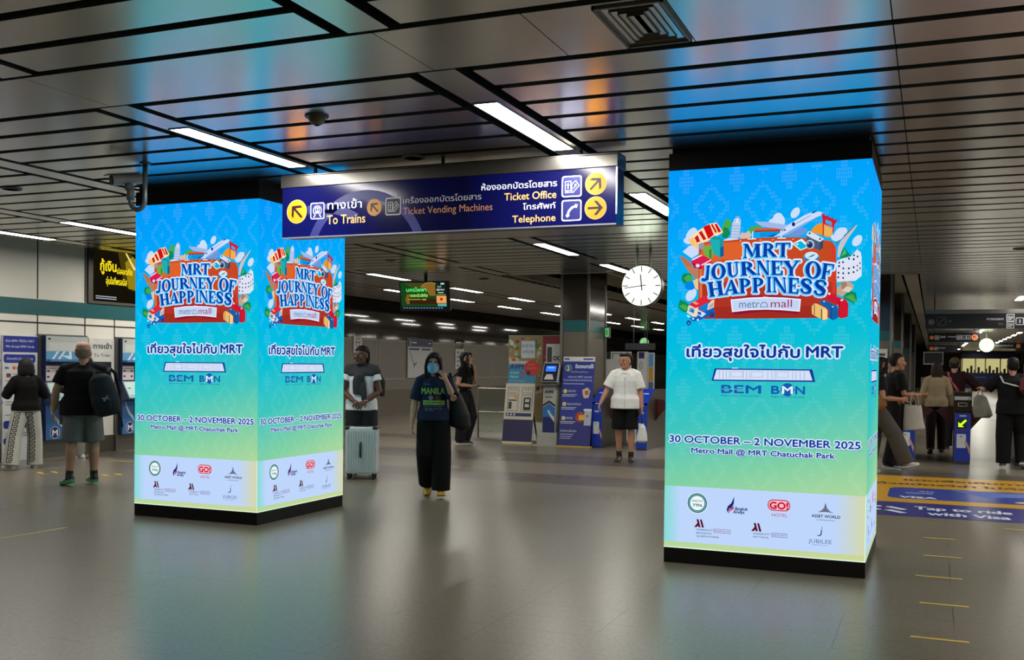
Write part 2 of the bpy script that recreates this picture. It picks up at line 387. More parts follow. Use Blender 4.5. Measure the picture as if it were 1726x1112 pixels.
ART = [
((205,222,250),[(0.226,2.443),(0.214,2.424),(0.199,2.409),(0.183,2.4),(0.167,2.399),(0.154,2.406),(0.146,2.419),(0.142,2.438),(0.144,2.459),(0.151,2.481),(0.163,2.5),(0.178,2.515),(0.195,2.524),(0.21,2.525),(0.223,2.518),(0.232,2.505),(0.236,2.487),(0.234,2.465)]),
((205,222,250),[(0.202,2.415),(0.198,2.407),(0.19,2.401),(0.179,2.397),(0.166,2.397),(0.153,2.4),(0.141,2.406),(0.132,2.413),(0.127,2.422),(0.126,2.431),(0.129,2.439),(0.137,2.445),(0.148,2.448),(0.161,2.449),(0.174,2.446),(0.186,2.44),(0.196,2.432),(0.201,2.424)]),
((205,222,250),[(0.891,2.55),(0.885,2.533),(0.876,2.519),(0.863,2.51),(0.849,2.506),(0.836,2.509),(0.823,2.519),(0.815,2.533),(0.81,2.55),(0.81,2.568),(0.816,2.586),(0.825,2.6),(0.838,2.609),(0.852,2.612),(0.866,2.609),(0.878,2.6),(0.886,2.586),(0.891,2.568)]),
((205,222,250),[(0.856,2.535),(0.854,2.523),(0.847,2.513),(0.837,2.506),(0.825,2.503),(0.812,2.503),(0.799,2.508),(0.789,2.516),(0.782,2.527),(0.779,2.539),(0.781,2.55),(0.788,2.56),(0.798,2.567),(0.81,2.571),(0.824,2.57),(0.836,2.565),(0.846,2.557),(0.853,2.546)]),
((205,222,250),[(0.903,2.547),(0.902,2.534),(0.898,2.522),(0.892,2.514),(0.884,2.51),(0.876,2.51),(0.868,2.515),(0.862,2.524),(0.857,2.536),(0.856,2.549),(0.857,2.563),(0.861,2.574),(0.867,2.582),(0.875,2.587),(0.883,2.586),(0.891,2.581),(0.897,2.572),(0.901,2.56)]),
((205,222,250),[(1.001,2.588),(0.991,2.577),(0.979,2.569),(0.968,2.566),(0.957,2.567),(0.949,2.573),(0.944,2.583),(0.943,2.596),(0.947,2.61),(0.954,2.624),(0.964,2.635),(0.976,2.643),(0.987,2.646),(0.998,2.644),(1.006,2.638),(1.011,2.628),(1.011,2.615),(1.008,2.601)]),
((205,222,250),[(1.449,2.36),(1.438,2.349),(1.426,2.342),(1.414,2.339),(1.403,2.341),(1.395,2.348),(1.39,2.359),(1.39,2.372),(1.394,2.386),(1.402,2.4),(1.413,2.411),(1.425,2.418),(1.437,2.421),(1.448,2.419),(1.456,2.412),(1.46,2.401),(1.46,2.388),(1.456,2.374)]),
((205,222,250),[(0.221,1.978),(0.208,1.964),(0.194,1.954),(0.179,1.95),(0.166,1.951),(0.156,1.958),(0.15,1.97),(0.149,1.986),(0.153,2.003),(0.163,2.019),(0.175,2.033),(0.19,2.043),(0.205,2.048),(0.218,2.046),(0.228,2.039),(0.234,2.027),(0.234,2.012),(0.23,1.995)]),
((0,135,235),[(0.223,2.072),(0.221,2.059),(0.214,2.048),(0.203,2.04),(0.189,2.036),(0.174,2.037),(0.16,2.041),(0.149,2.05),(0.141,2.061),(0.139,2.074),(0.141,2.087),(0.148,2.098),(0.159,2.106),(0.173,2.11),(0.188,2.109),(0.202,2.104),(0.213,2.096),(0.221,2.085)]),
((70,170,80),[(0.426,2.521),(0.45,2.58),(0.474,2.583),(0.505,2.552),(0.49,2.508),(0.457,2.44),(0.422,2.442)]),
((20,135,85),[(0.427,2.442),(0.441,2.521),(0.476,2.509),(0.491,2.469),(0.467,2.43)]),
((70,170,80),[(0.614,2.473),(0.648,2.516),(0.72,2.522),(0.735,2.507),(0.672,2.49),(0.644,2.452)]),
((20,135,85),[(0.114,2.144),(0.128,2.167),(0.18,2.17),(0.204,2.132),(0.167,2.101),(0.129,2.086),(0.117,2.116)]),
((70,170,80),[(0.133,2.13),(0.166,2.161),(0.204,2.137),(0.204,2.109),(0.157,2.101)]),
((20,135,85),[(0.089,1.908),(0.103,1.963),(0.15,1.944),(0.179,1.92),(0.166,1.87),(0.137,1.861),(0.099,1.889)]),
((70,170,80),[(0.094,1.912),(0.136,1.926),(0.179,1.902),(0.147,1.874)]),
((20,135,85),[(1.306,2.252),(1.315,2.299),(1.336,2.336),(1.364,2.293),(1.383,2.273),(1.347,2.256)]),
((60,190,140),[(1.315,2.266),(1.337,2.327),(1.351,2.289)]),
((20,135,85),[(1.332,1.971),(1.38,2.011),(1.424,1.995),(1.43,1.944),(1.411,1.914),(1.376,1.935),(1.342,1.945)]),
((70,170,80),[(1.342,1.966),(1.4,1.985),(1.425,1.939),(1.416,1.919),(1.381,1.945)]),
((195,165,140),[(1.287,2.029),(1.349,2.099),(1.408,2.051),(1.399,2.021),(1.351,1.996),(1.332,1.969),(1.283,1.988)]),
((225,205,185),[(1.35,2.048),(1.399,2.031),(1.375,1.999),(1.321,2.012)]),
((160,130,110),[(1.311,2.069),(1.349,2.096),(1.36,2.047),(1.326,2.017)]),
((20,110,200),[(1.361,2.114),(1.398,2.108),(1.388,2.083),(1.374,2.073)]),
((20,120,210),[(1.412,2.123),(1.46,2.149),(1.45,2.132),(1.422,2.112)]),
((222,228,246),[(1.284,2.234),(1.324,2.252),(1.383,2.264),(1.413,2.3),(1.426,2.316),(1.454,2.29),(1.459,2.214),(1.461,2.12),(1.417,2.084),(1.287,2.078)]),
((222,228,246),[(1.281,2.229),(1.405,2.24),(1.458,2.264),(1.46,2.149),(1.398,2.103),(1.283,2.098)]),
((30,35,70),[(1.307,2.22),(1.306,2.216),(1.303,2.213),(1.299,2.213),(1.295,2.216),(1.294,2.221),(1.295,2.226),(1.298,2.228),(1.303,2.228),(1.306,2.225)]),
((30,35,70),[(1.334,2.224),(1.333,2.219),(1.33,2.216),(1.325,2.216),(1.322,2.219),(1.321,2.224),(1.322,2.229),(1.325,2.232),(1.329,2.232),(1.333,2.228)]),
((30,35,70),[(1.375,2.249),(1.374,2.244),(1.371,2.241),(1.366,2.241),(1.363,2.244),(1.362,2.249),(1.363,2.254),(1.366,2.257),(1.37,2.257),(1.374,2.254)]),
((30,35,70),[(1.409,2.243),(1.408,2.238),(1.405,2.235),(1.401,2.235),(1.397,2.238),(1.396,2.243),(1.397,2.248),(1.4,2.251),(1.405,2.25),(1.408,2.247)]),
((30,35,70),[(1.307,2.195),(1.306,2.19),(1.302,2.187),(1.298,2.187),(1.295,2.19),(1.293,2.195),(1.294,2.2),(1.298,2.203),(1.302,2.203),(1.306,2.2)]),
((30,35,70),[(1.338,2.177),(1.336,2.173),(1.333,2.17),(1.329,2.17),(1.325,2.173),(1.324,2.178),(1.325,2.183),(1.328,2.185),(1.333,2.185),(1.336,2.182)]),
((30,35,70),[(1.377,2.176),(1.375,2.171),(1.372,2.169),(1.368,2.169),(1.364,2.172),(1.363,2.177),(1.364,2.181),(1.368,2.184),(1.372,2.184),(1.375,2.181)]),
((30,35,70),[(1.41,2.184),(1.409,2.179),(1.406,2.176),(1.402,2.176),(1.398,2.179),(1.397,2.184),(1.398,2.189),(1.401,2.192),(1.406,2.192),(1.409,2.189)]),
((30,35,70),[(1.433,2.194),(1.433,2.19),(1.431,2.187),(1.428,2.187),(1.426,2.19),(1.425,2.195),(1.425,2.199),(1.428,2.202),(1.43,2.202),(1.433,2.199)]),
((30,35,70),[(1.452,2.213),(1.452,2.208),(1.45,2.205),(1.447,2.206),(1.445,2.209),(1.444,2.213),(1.444,2.218),(1.447,2.221),(1.449,2.221),(1.451,2.218)]),
((30,35,70),[(1.304,2.146),(1.303,2.141),(1.299,2.138),(1.295,2.139),(1.291,2.142),(1.29,2.147),(1.291,2.151),(1.295,2.154),(1.299,2.154),(1.302,2.151)]),
((30,35,70),[(1.337,2.141),(1.336,2.136),(1.333,2.133),(1.328,2.134),(1.325,2.137),(1.324,2.141),(1.325,2.146),(1.328,2.149),(1.332,2.149),(1.336,2.146)]),
((30,35,70),[(1.376,2.142),(1.375,2.137),(1.372,2.134),(1.367,2.134),(1.364,2.137),(1.363,2.142),(1.364,2.147),(1.367,2.15),(1.371,2.149),(1.375,2.146)]),
((30,35,70),[(1.41,2.148),(1.409,2.143),(1.406,2.141),(1.401,2.141),(1.398,2.144),(1.396,2.149),(1.398,2.153),(1.401,2.156),(1.405,2.156),(1.409,2.153)]),
((30,35,70),[(1.433,2.16),(1.432,2.155),(1.43,2.152),(1.428,2.152),(1.425,2.155),(1.424,2.16),(1.425,2.165),(1.427,2.168),(1.43,2.168),(1.432,2.165)]),
((30,35,70),[(1.453,2.175),(1.452,2.17),(1.45,2.167),(1.448,2.167),(1.445,2.17),(1.444,2.175),(1.445,2.18),(1.447,2.183),(1.45,2.183),(1.452,2.18)]),
((30,35,70),[(1.302,2.111),(1.301,2.107),(1.297,2.104),(1.293,2.104),(1.29,2.107),(1.288,2.112),(1.289,2.116),(1.293,2.119),(1.297,2.119),(1.301,2.116)]),
((30,35,70),[(1.337,2.106),(1.336,2.102),(1.333,2.099),(1.329,2.099),(1.325,2.102),(1.324,2.107),(1.325,2.111),(1.328,2.114),(1.332,2.114),(1.336,2.111)]),
((30,35,70),[(1.412,2.272),(1.41,2.268),(1.407,2.265),(1.403,2.265),(1.4,2.268),(1.398,2.273),(1.399,2.277),(1.403,2.28),(1.407,2.28),(1.41,2.277)]),
((30,35,70),[(1.436,2.262),(1.435,2.258),(1.432,2.255),(1.428,2.255),(1.424,2.258),(1.423,2.262),(1.424,2.267),(1.427,2.269),(1.432,2.269),(1.435,2.266)]),
((30,35,70),[(1.376,2.248),(1.375,2.243),(1.372,2.241),(1.368,2.241),(1.364,2.244),(1.363,2.248),(1.364,2.252),(1.367,2.255),(1.371,2.255),(1.375,2.252)]),
((30,35,70),[(1.41,2.244),(1.409,2.24),(1.405,2.237),(1.401,2.237),(1.398,2.24),(1.396,2.245),(1.398,2.249),(1.401,2.252),(1.405,2.251),(1.409,2.249)]),
((200,195,200),[(1.291,2.338),(1.309,2.38),(1.406,2.489),(1.428,2.497),(1.362,2.401),(1.319,2.318),(1.302,2.262),(1.286,2.263)]),
((90,110,130),[(1.353,2.444),(1.41,2.493),(1.421,2.5),(1.362,2.439),(1.282,2.362),(1.273,2.367)]),
((185,115,80),[(0.093,2.309),(0.119,2.303),(0.177,2.266),(0.198,2.225),(0.224,2.179),(0.178,2.17),(0.141,2.222)]),
((120,60,45),[(0.147,2.222),(0.157,2.221),(0.193,2.185),(0.178,2.18)]),
((190,125,90),[(0.141,2.222),(0.212,2.22),(0.245,2.191),(0.246,2.127),(0.223,2.123),(0.179,2.179)]),
((235,200,140),[(0.204,2.109),(0.246,2.127),(0.247,2.035),(0.224,2.049)]),
((205,220,250),[(0.119,2.339),(0.175,2.387),(0.246,2.384),(0.247,2.319),(0.192,2.286)]),
((245,200,130),[(0.158,2.433),(0.235,2.48),(0.246,2.384),(0.242,2.354),(0.195,2.386)]),
((255,225,180),[(0.164,2.433),(0.234,2.495),(0.325,2.551),(0.35,2.552),(0.385,2.558),(0.436,2.481),(0.407,2.463),(0.297,2.407),(0.241,2.395),(0.199,2.452)]),
((200,20,20),[(0.212,2.446),(0.237,2.468),(0.258,2.416),(0.233,2.405)]),
((200,20,20),[(0.245,2.485),(0.267,2.499),(0.306,2.432),(0.284,2.422)]),
((210,15,20),[(0.279,2.528),(0.33,2.547),(0.364,2.464),(0.322,2.431)]),
((200,20,20),[(0.339,2.543),(0.352,2.549),(0.389,2.483),(0.376,2.476)]),
((205,20,25),[(0.368,2.544),(0.383,2.551),(0.421,2.487),(0.399,2.478)]),
((255,190,90),[(0.179,2.412),(0.199,2.436),(0.216,2.391)]),
((190,205,235),[(0.492,2.424),(0.507,2.552),(0.529,2.566),(0.571,2.549),(0.565,2.48),(0.551,2.422)]),
((225,235,250),[(0.571,2.565),(0.569,2.559),(0.565,2.554),(0.558,2.55),(0.549,2.549),(0.539,2.549),(0.531,2.552),(0.523,2.556),(0.518,2.561),(0.517,2.567),(0.518,2.573),(0.523,2.578),(0.53,2.582),(0.539,2.583),(0.548,2.583),(0.557,2.58),(0.564,2.576),(0.569,2.571)]),
((70,95,150),[(0.534,2.566),(0.533,2.561),(0.53,2.559),(0.527,2.561),(0.526,2.567),(0.527,2.572),(0.53,2.575),(0.533,2.572)]),
((70,95,150),[(0.563,2.565),(0.562,2.56),(0.559,2.557),(0.556,2.56),(0.554,2.565),(0.555,2.571),(0.558,2.573),(0.562,2.571)]),
((150,175,225),[(0.563,2.589),(0.562,2.585),(0.559,2.583),(0.555,2.581),(0.549,2.58),(0.543,2.58),(0.537,2.581),(0.533,2.584),(0.53,2.587),(0.529,2.59),(0.53,2.594),(0.533,2.597),(0.537,2.599),(0.543,2.599),(0.549,2.599),(0.554,2.598),(0.559,2.595),(0.562,2.592)]),
((110,140,195),[(0.502,2.53),(0.569,2.523),(0.569,2.52),(0.503,2.527)]),
((110,140,195),[(0.5,2.508),(0.566,2.501),(0.566,2.498),(0.5,2.505)]),
((110,140,195),[(0.498,2.486),(0.562,2.479),(0.562,2.476),(0.498,2.483)]),
((110,140,195),[(0.496,2.464),(0.558,2.457),(0.559,2.454),(0.496,2.461)]),
((110,140,195),[(0.494,2.441),(0.555,2.435),(0.555,2.432),(0.494,2.438)]),
((205,222,250),[(0.442,2.421),(0.477,2.435),(0.551,2.422),(0.561,2.406),(0.447,2.409)]),
((215,190,170),[(0.556,2.446),(0.575,2.47),(0.609,2.468),(0.633,2.487),(0.654,2.452),(0.639,2.423),(0.571,2.426)]),
((0,150,230),[(0.718,2.468),(0.876,2.466),(0.877,2.432),(0.718,2.429)]),
((197,74,36),[(0.244,2.276),(0.252,2.377),(0.293,2.409),(0.481,2.415),(0.639,2.427),(0.872,2.426),(1.005,2.421),(1.174,2.395),(1.247,2.382),(1.276,2.336),(1.282,2.133),(1.29,1.878),(1.282,1.811),(1.009,1.81),(0.624,1.808),(0.262,1.81),(0.25,2.026)]),
((222,98,44),[(0.261,2.275),(0.273,2.369),(0.306,2.395),(0.587,2.403),(0.589,2.284),(0.537,2.266),(0.437,2.269),(0.289,2.234)]),
((176,52,38),[(0.25,2.12),(0.42,2.089),(0.787,2.133),(1.129,2.098),(1.283,2.069),(1.29,1.878),(1.282,1.812),(0.262,1.813),(0.25,1.959)]),
((160,44,34),[(0.251,1.891),(0.556,1.907),(1.008,1.901),(1.289,1.903),(1.282,1.812),(0.262,1.813)]),
((225,120,60),[(0.256,2.242),(0.275,2.248),(0.279,1.985),(0.26,1.958)]),
((214,58,40),[(1.242,2.363),(1.266,2.343),(1.279,1.993),(1.254,1.993)]),
((240,180,130),[(0.577,2.409),(0.575,2.405),(0.571,2.404),(0.566,2.405),(0.564,2.409),(0.566,2.413),(0.571,2.414),(0.575,2.413)]),
((240,180,130),[(0.728,2.409),(0.726,2.405),(0.721,2.404),(0.717,2.406),(0.715,2.41),(0.716,2.413),(0.721,2.415),(0.726,2.413)]),
((240,180,130),[(0.821,2.408),(0.819,2.405),(0.815,2.403),(0.81,2.405),(0.808,2.409),(0.81,2.413),(0.815,2.414),(0.819,2.412)]),
((240,180,130),[(0.971,2.407),(0.969,2.403),(0.964,2.402),(0.96,2.403),(0.958,2.407),(0.96,2.411),(0.964,2.412),(0.969,2.41)]),
((205,95,55),[(0.676,2.5),(0.761,2.5),(0.861,2.495),(0.883,2.48),(0.876,2.468),(0.761,2.471),(0.679,2.47),(0.671,2.485)]),
((150,55,35),[(0.679,2.482),(0.876,2.48),(0.876,2.468),(0.761,2.471),(0.679,2.47)]),
((235,240,250),[(0.87,2.478),(0.879,2.478),(0.88,2.422),(0.871,2.423)]),
((235,240,250),[(0.848,2.423),(0.911,2.42),(0.911,2.413),(0.848,2.416)]),
((235,240,250),[(0.658,2.478),(0.665,2.478),(0.666,2.422),(0.659,2.422)]),
((235,240,250),[(0.625,2.424),(0.688,2.423),(0.688,2.416),(0.625,2.417)]),
((160,185,235),[(0.673,2.554),(0.76,2.547),(0.918,2.517),(0.89,2.485),(0.732,2.512)]),
((110,150,220),[(0.919,2.44),(1.026,2.493),(1.068,2.481),(1.046,2.444),(0.99,2.427)]),
((205,220,250),[(0.899,2.494),(0.918,2.512),(1.043,2.583),(1.099,2.604),(1.154,2.607),(1.175,2.598),(1.173,2.579),(1.127,2.564),(1.017,2.498),(0.919,2.44),(0.819,2.432),(0.89,2.47)]),
((135,170,230),[(0.951,2.477),(1.044,2.525),(1.155,2.575),(1.173,2.579),(1.127,2.56),(1.026,2.498),(0.924,2.44),(0.881,2.437)]),
((30,50,130),[(1.092,2.594),(1.108,2.608),(1.131,2.612),(1.136,2.609),(1.11,2.596)]),
((15,35,120),[(0.978,2.519),(0.978,2.514),(0.976,2.509),(0.972,2.506),(0.968,2.504),(0.964,2.505),(0.96,2.507),(0.956,2.51),(0.954,2.515),(0.953,2.52),(0.954,2.526),(0.956,2.53),(0.959,2.533),(0.963,2.535),(0.968,2.535),(0.972,2.533),(0.975,2.529),(0.978,2.524)]),
((15,35,120),[(0.909,2.479),(0.909,2.477),(0.908,2.475),(0.906,2.473),(0.904,2.472),(0.902,2.473),(0.9,2.473),(0.898,2.475),(0.897,2.477),(0.896,2.48),(0.897,2.482),(0.898,2.484),(0.899,2.485),(0.902,2.486),(0.904,2.486),(0.906,2.485),(0.908,2.483),(0.909,2.481)]),
((40,60,130),[(0.984,2.526),(1.09,2.583),(1.092,2.581),(0.986,2.523)]),
((0,90,180),[(0.771,2.434),(0.829,2.451),(0.857,2.452),(0.819,2.432)]),
((235,150,45),[(1.087,2.456),(1.119,2.498),(1.16,2.522),(1.248,2.482),(1.249,2.416),(1.213,2.41),(1.166,2.434)]),
((205,30,50),[(1.167,2.596),(1.177,2.586),(1.281,2.535),(1.279,2.523),(1.263,2.505),(1.257,2.449),(1.248,2.444),(1.25,2.489),(1.186,2.511),(1.187,2.423),(1.178,2.424),(1.178,2.533)]),
((60,170,235),[(1.199,2.546),(1.242,2.525),(1.243,2.497),(1.197,2.52)]),
((235,180,90),[(1.19,2.502),(1.248,2.473),(1.247,2.416),(1.189,2.428)]),
((60,70,190),[(1.19,2.583),(1.188,2.579),(1.184,2.577),(1.18,2.579),(1.179,2.583),(1.18,2.587),(1.184,2.589),(1.188,2.587)]),
((60,70,190),[(1.221,2.568),(1.22,2.564),(1.216,2.562),(1.212,2.564),(1.21,2.568),(1.212,2.572),(1.216,2.574),(1.22,2.572)]),
((60,70,190),[(1.252,2.553),(1.251,2.549),(1.247,2.547),(1.243,2.549),(1.242,2.553),(1.243,2.557),(1.247,2.559),(1.251,2.557)]),
((60,70,190),[(1.284,2.538),(1.282,2.534),(1.278,2.532),(1.274,2.534),(1.273,2.538),(1.274,2.542),(1.278,2.544),(1.282,2.542)]),
((205,222,250),[(1.327,2.411),(1.315,2.397),(1.301,2.388),(1.287,2.384),(1.275,2.386),(1.265,2.394),(1.259,2.406),(1.258,2.421),(1.262,2.438),(1.27,2.454),(1.282,2.468),(1.296,2.477),(1.31,2.481),(1.322,2.479),(1.332,2.471),(1.338,2.459),(1.339,2.444),(1.335,2.427)]),
((205,222,250),[(1.3,2.393),(1.295,2.386),(1.288,2.382),(1.278,2.38),(1.268,2.382),(1.257,2.386),(1.248,2.393),(1.242,2.401),(1.239,2.41),(1.239,2.418),(1.244,2.425),(1.251,2.429),(1.261,2.431),(1.272,2.429),(1.282,2.425),(1.291,2.418),(1.297,2.41),(1.3,2.401)]),
((205,222,250),[(1.355,2.454),(1.353,2.445),(1.349,2.437),(1.343,2.432),(1.335,2.429),(1.326,2.429),(1.318,2.433),(1.311,2.439),(1.307,2.447),(1.305,2.456),(1.306,2.465),(1.31,2.472),(1.317,2.478),(1.325,2.48),(1.334,2.48),(1.342,2.477),(1.349,2.471),(1.353,2.463)]),
((240,245,255),[(0.956,2.373),(1.028,2.409),(1.089,2.346),(1.02,2.32)]),
((0,185,220),[(0.97,2.372),(1.021,2.392),(1.071,2.347),(1.022,2.327)]),
((190,240,250),[(1.006,2.368),(1.005,2.365),(1.004,2.363),(1.001,2.362),(0.998,2.361),(0.994,2.361),(0.991,2.362),(0.988,2.364),(0.986,2.366),(0.985,2.368),(0.986,2.371),(0.988,2.373),(0.99,2.374),(0.994,2.375),(0.997,2.375),(1.001,2.374),(1.003,2.372),(1.005,2.37)]),
((215,222,240),[(1.06,2.436),(1.073,2.462),(1.092,2.458),(1.187,2.404),(1.185,2.39),(1.158,2.372)]),
((72,92,120),[(1.06,2.429),(1.16,2.379),(1.157,2.317),(1.122,2.335),(1.063,2.366)]),
((52,70,100),[(1.16,2.379),(1.185,2.395),(1.183,2.333),(1.157,2.317)]),
((190,205,230),[(1.121,2.362),(1.119,2.35),(1.114,2.34),(1.105,2.332),(1.095,2.329),(1.084,2.329),(1.074,2.334),(1.065,2.342),(1.06,2.352),(1.057,2.364),(1.059,2.376),(1.064,2.386),(1.073,2.393),(1.083,2.397),(1.094,2.397),(1.104,2.392),(1.113,2.384),(1.118,2.373)]),
((60,85,120),[(1.111,2.36),(1.11,2.35),(1.106,2.343),(1.099,2.337),(1.091,2.334),(1.083,2.334),(1.075,2.338),(1.069,2.344),(1.064,2.352),(1.063,2.362),(1.064,2.371),(1.068,2.379),(1.074,2.384),(1.082,2.387),(1.09,2.387),(1.098,2.383),(1.105,2.377),(1.109,2.369)]),
((25,40,80),[(1.102,2.358),(1.101,2.352),(1.098,2.347),(1.094,2.344),(1.09,2.342),(1.084,2.342),(1.08,2.344),(1.076,2.348),(1.073,2.353),(1.072,2.359),(1.073,2.364),(1.075,2.369),(1.079,2.373),(1.084,2.374),(1.089,2.374),(1.094,2.372),(1.098,2.368),(1.101,2.363)]),
((235,245,255),[(1.081,2.37),(1.079,2.367),(1.076,2.366),(1.073,2.368),(1.071,2.371),(1.073,2.374),(1.076,2.375),(1.079,2.373)]),
((60,75,110),[(1.093,2.446),(1.09,2.441),(1.084,2.439),(1.078,2.442),(1.076,2.447),(1.078,2.453),(1.084,2.455),(1.09,2.452)]),
((60,75,110),[(1.17,2.401),(1.167,2.396),(1.161,2.394),(1.156,2.396),(1.153,2.402),(1.155,2.407),(1.161,2.409),(1.167,2.407)]),
((30,165,215),[(1.158,2.267),(1.154,2.256),(1.145,2.246),(1.129,2.239),(1.111,2.236),(1.09,2.236),(1.071,2.241),(1.056,2.249),(1.045,2.259),(1.042,2.271),(1.045,2.282),(1.055,2.292),(1.07,2.299),(1.089,2.302),(1.109,2.302),(1.128,2.297),(1.144,2.289),(1.154,2.279)]),
((10,130,195),[(1.156,2.255),(1.153,2.245),(1.144,2.237),(1.129,2.231),(1.112,2.228),(1.094,2.229),(1.076,2.233),(1.062,2.24),(1.052,2.249),(1.049,2.259),(1.052,2.269),(1.061,2.277),(1.075,2.283),(1.093,2.286),(1.111,2.285),(1.129,2.281),(1.143,2.274),(1.152,2.265)]),
((205,235,250),[(1.149,2.277),(1.146,2.267),(1.138,2.258),(1.125,2.252),(1.11,2.249),(1.093,2.25),(1.077,2.254),(1.064,2.261),(1.055,2.27),(1.052,2.28),(1.055,2.29),(1.063,2.299),(1.076,2.305),(1.092,2.308),(1.109,2.308),(1.125,2.303),(1.138,2.296),(1.146,2.287)]),
((70,110,140),[(1.07,2.263),(1.104,2.283),(1.125,2.29),(1.127,2.285),(1.107,2.271)]),
((25,150,160),[(0.337,2.436),(0.372,2.457),(0.437,2.426),(0.444,2.297),(0.415,2.283),(0.349,2.325)]),
((30,175,180),[(0.342,2.43),(0.412,2.423),(0.414,2.288),(0.349,2.325)]),
((15,95,150),[(0.416,2.363),(0.443,2.372),(0.444,2.297),(0.417,2.287)]),
((110,175,70),[(0.285,2.348),(0.297,2.377),(0.333,2.381),(0.358,2.345),(0.359,2.285),(0.339,2.276),(0.288,2.313)]),
((60,135,60),[(0.328,2.346),(0.348,2.355),(0.349,2.28),(0.332,2.286)]),
((150,150,160),[(0.293,2.377),(0.292,2.368),(0.288,2.36),(0.283,2.354),(0.276,2.351),(0.269,2.351),(0.262,2.355),(0.256,2.361),(0.252,2.37),(0.25,2.379),(0.252,2.389),(0.255,2.397),(0.261,2.403),(0.268,2.406),(0.275,2.405),(0.282,2.402),(0.288,2.395),(0.292,2.387)]),
((215,30,80),[(0.192,2.276),(0.273,2.308),(0.355,2.265),(0.34,2.231),(0.27,2.198),(0.219,2.209),(0.192,2.245)]),
((170,20,60),[(0.192,2.251),(0.269,2.223),(0.27,2.198),(0.213,2.21)]),
((245,225,240),[(0.192,2.276),(0.268,2.311),(0.278,2.305),(0.202,2.268)]),
((245,225,240),[(0.269,2.233),(0.344,2.272),(0.35,2.266),(0.274,2.225)]),
((225,225,245),[(0.258,2.226),(0.257,2.221),(0.254,2.217),(0.25,2.214),(0.244,2.212),(0.239,2.213),(0.233,2.214),(0.229,2.218),(0.226,2.222),(0.225,2.227),(0.226,2.232),(0.229,2.236),(0.233,2.239),(0.238,2.24),(0.244,2.24),(0.249,2.238),(0.254,2.235),(0.257,2.231)]),
((15,95,185),[(0.185,1.814),(0.32,1.877),(0.375,1.895),(0.378,1.849),(0.312,1.822),(0.256,1.795),(0.205,1.791)]),
((15,65,150),[(0.195,1.779),(0.194,1.772),(0.191,1.767),(0.186,1.762),(0.18,1.76),(0.174,1.76),(0.168,1.762),(0.163,1.767),(0.16,1.773),(0.159,1.779),(0.16,1.786),(0.163,1.792),(0.167,1.796),(0.173,1.798),(0.179,1.798),(0.185,1.796),(0.19,1.792),(0.193,1.786)]),
((120,130,170),[(0.185,1.777),(0.184,1.771),(0.179,1.768),(0.174,1.768),(0.17,1.772),(0.168,1.777),(0.17,1.782),(0.174,1.786),(0.179,1.786),(0.183,1.782)]),
((10,130,215),[(0.264,1.905),(0.333,1.941),(0.329,1.882),(0.306,1.868),(0.264,1.878)]),
((255,205,160),[(0.328,1.923),(0.356,1.955),(0.376,1.959),(0.373,1.899),(0.322,1.877)]),
((150,175,200),[(0.338,1.914),(0.37,1.941),(0.368,1.909),(0.331,1.886)]),
((215,225,245),[(0.25,1.882),(0.278,1.868),(0.313,1.85),(0.279,1.822),(0.237,1.85)]),
((15,80,170),[(0.248,1.869),(0.274,1.859),(0.274,1.836),(0.246,1.85)]),
((240,220,190),[(0.161,1.86),(0.174,1.916),(0.25,1.896),(0.242,1.827),(0.218,1.825)]),
((110,170,215),[(0.173,1.87),(0.184,1.902),(0.222,1.89),(0.218,1.851)]),
((15,120,195),[(0.187,1.869),(0.198,1.888),(0.217,1.881),(0.213,1.855)]),
((225,35,60),[(0.174,1.925),(0.249,1.965),(0.309,1.992),(0.355,1.968),(0.319,1.941),(0.25,1.901),(0.226,1.894)]),
((250,160,110),[(0.202,1.939),(0.226,1.947),(0.254,1.929),(0.235,1.92)]),
((15,80,170),[(0.385,1.84),(0.384,1.831),(0.38,1.824),(0.373,1.818),(0.365,1.815),(0.356,1.815),(0.348,1.818),(0.341,1.824),(0.336,1.832),(0.334,1.84),(0.336,1.849),(0.34,1.856),(0.347,1.862),(0.355,1.865),(0.364,1.865),(0.372,1.862),(0.379,1.856),(0.384,1.848)]),
((90,40,70),[(0.375,1.837),(0.373,1.829),(0.368,1.823),(0.36,1.821),(0.353,1.823),(0.347,1.829),(0.345,1.838),(0.347,1.846),(0.352,1.852),(0.36,1.854),(0.367,1.852),(0.373,1.846)]),
((190,225,250),[(0.157,1.837),(0.171,1.842),(0.19,1.828),(0.176,1.819)]),
((220,235,250),[(0.22,1.811),(0.217,1.805),(0.212,1.803),(0.205,1.806),(0.203,1.811),(0.205,1.817),(0.211,1.82),(0.217,1.817)]),
((220,235,250),[(0.258,1.802),(0.256,1.796),(0.249,1.794),(0.242,1.796),(0.24,1.802),(0.242,1.808),(0.249,1.81),(0.256,1.808)]),
((205,25,50),[(1.209,1.963),(1.228,1.989),(1.253,1.983),(1.352,1.945),(1.372,1.914),(1.369,1.817),(1.32,1.805),(1.3,1.818),(1.299,1.905),(1.219,1.947)]),
((165,15,40),[(1.301,1.936),(1.308,1.941),(1.308,1.818),(1.3,1.823)]),
((245,225,235),[(1.313,1.941),(1.327,1.951),(1.337,1.943),(1.32,1.933)]),
((245,225,235),[(1.243,1.991),(1.24,1.984),(1.233,1.982),(1.226,1.985),(1.223,1.991),(1.226,1.998),(1.233,2.0),(1.24,1.997)]),
((20,95,165),[(1.16,1.923),(1.179,1.943),(1.204,1.943),(1.289,1.9),(1.299,1.874),(1.3,1.813),(1.266,1.792),(1.236,1.808),(1.235,1.87)]),
((10,65,130),[(1.245,1.885),(1.251,1.888),(1.252,1.803),(1.246,1.805)]),
((200,220,245),[(1.19,1.935),(1.199,1.94),(1.205,1.931),(1.195,1.927)]),
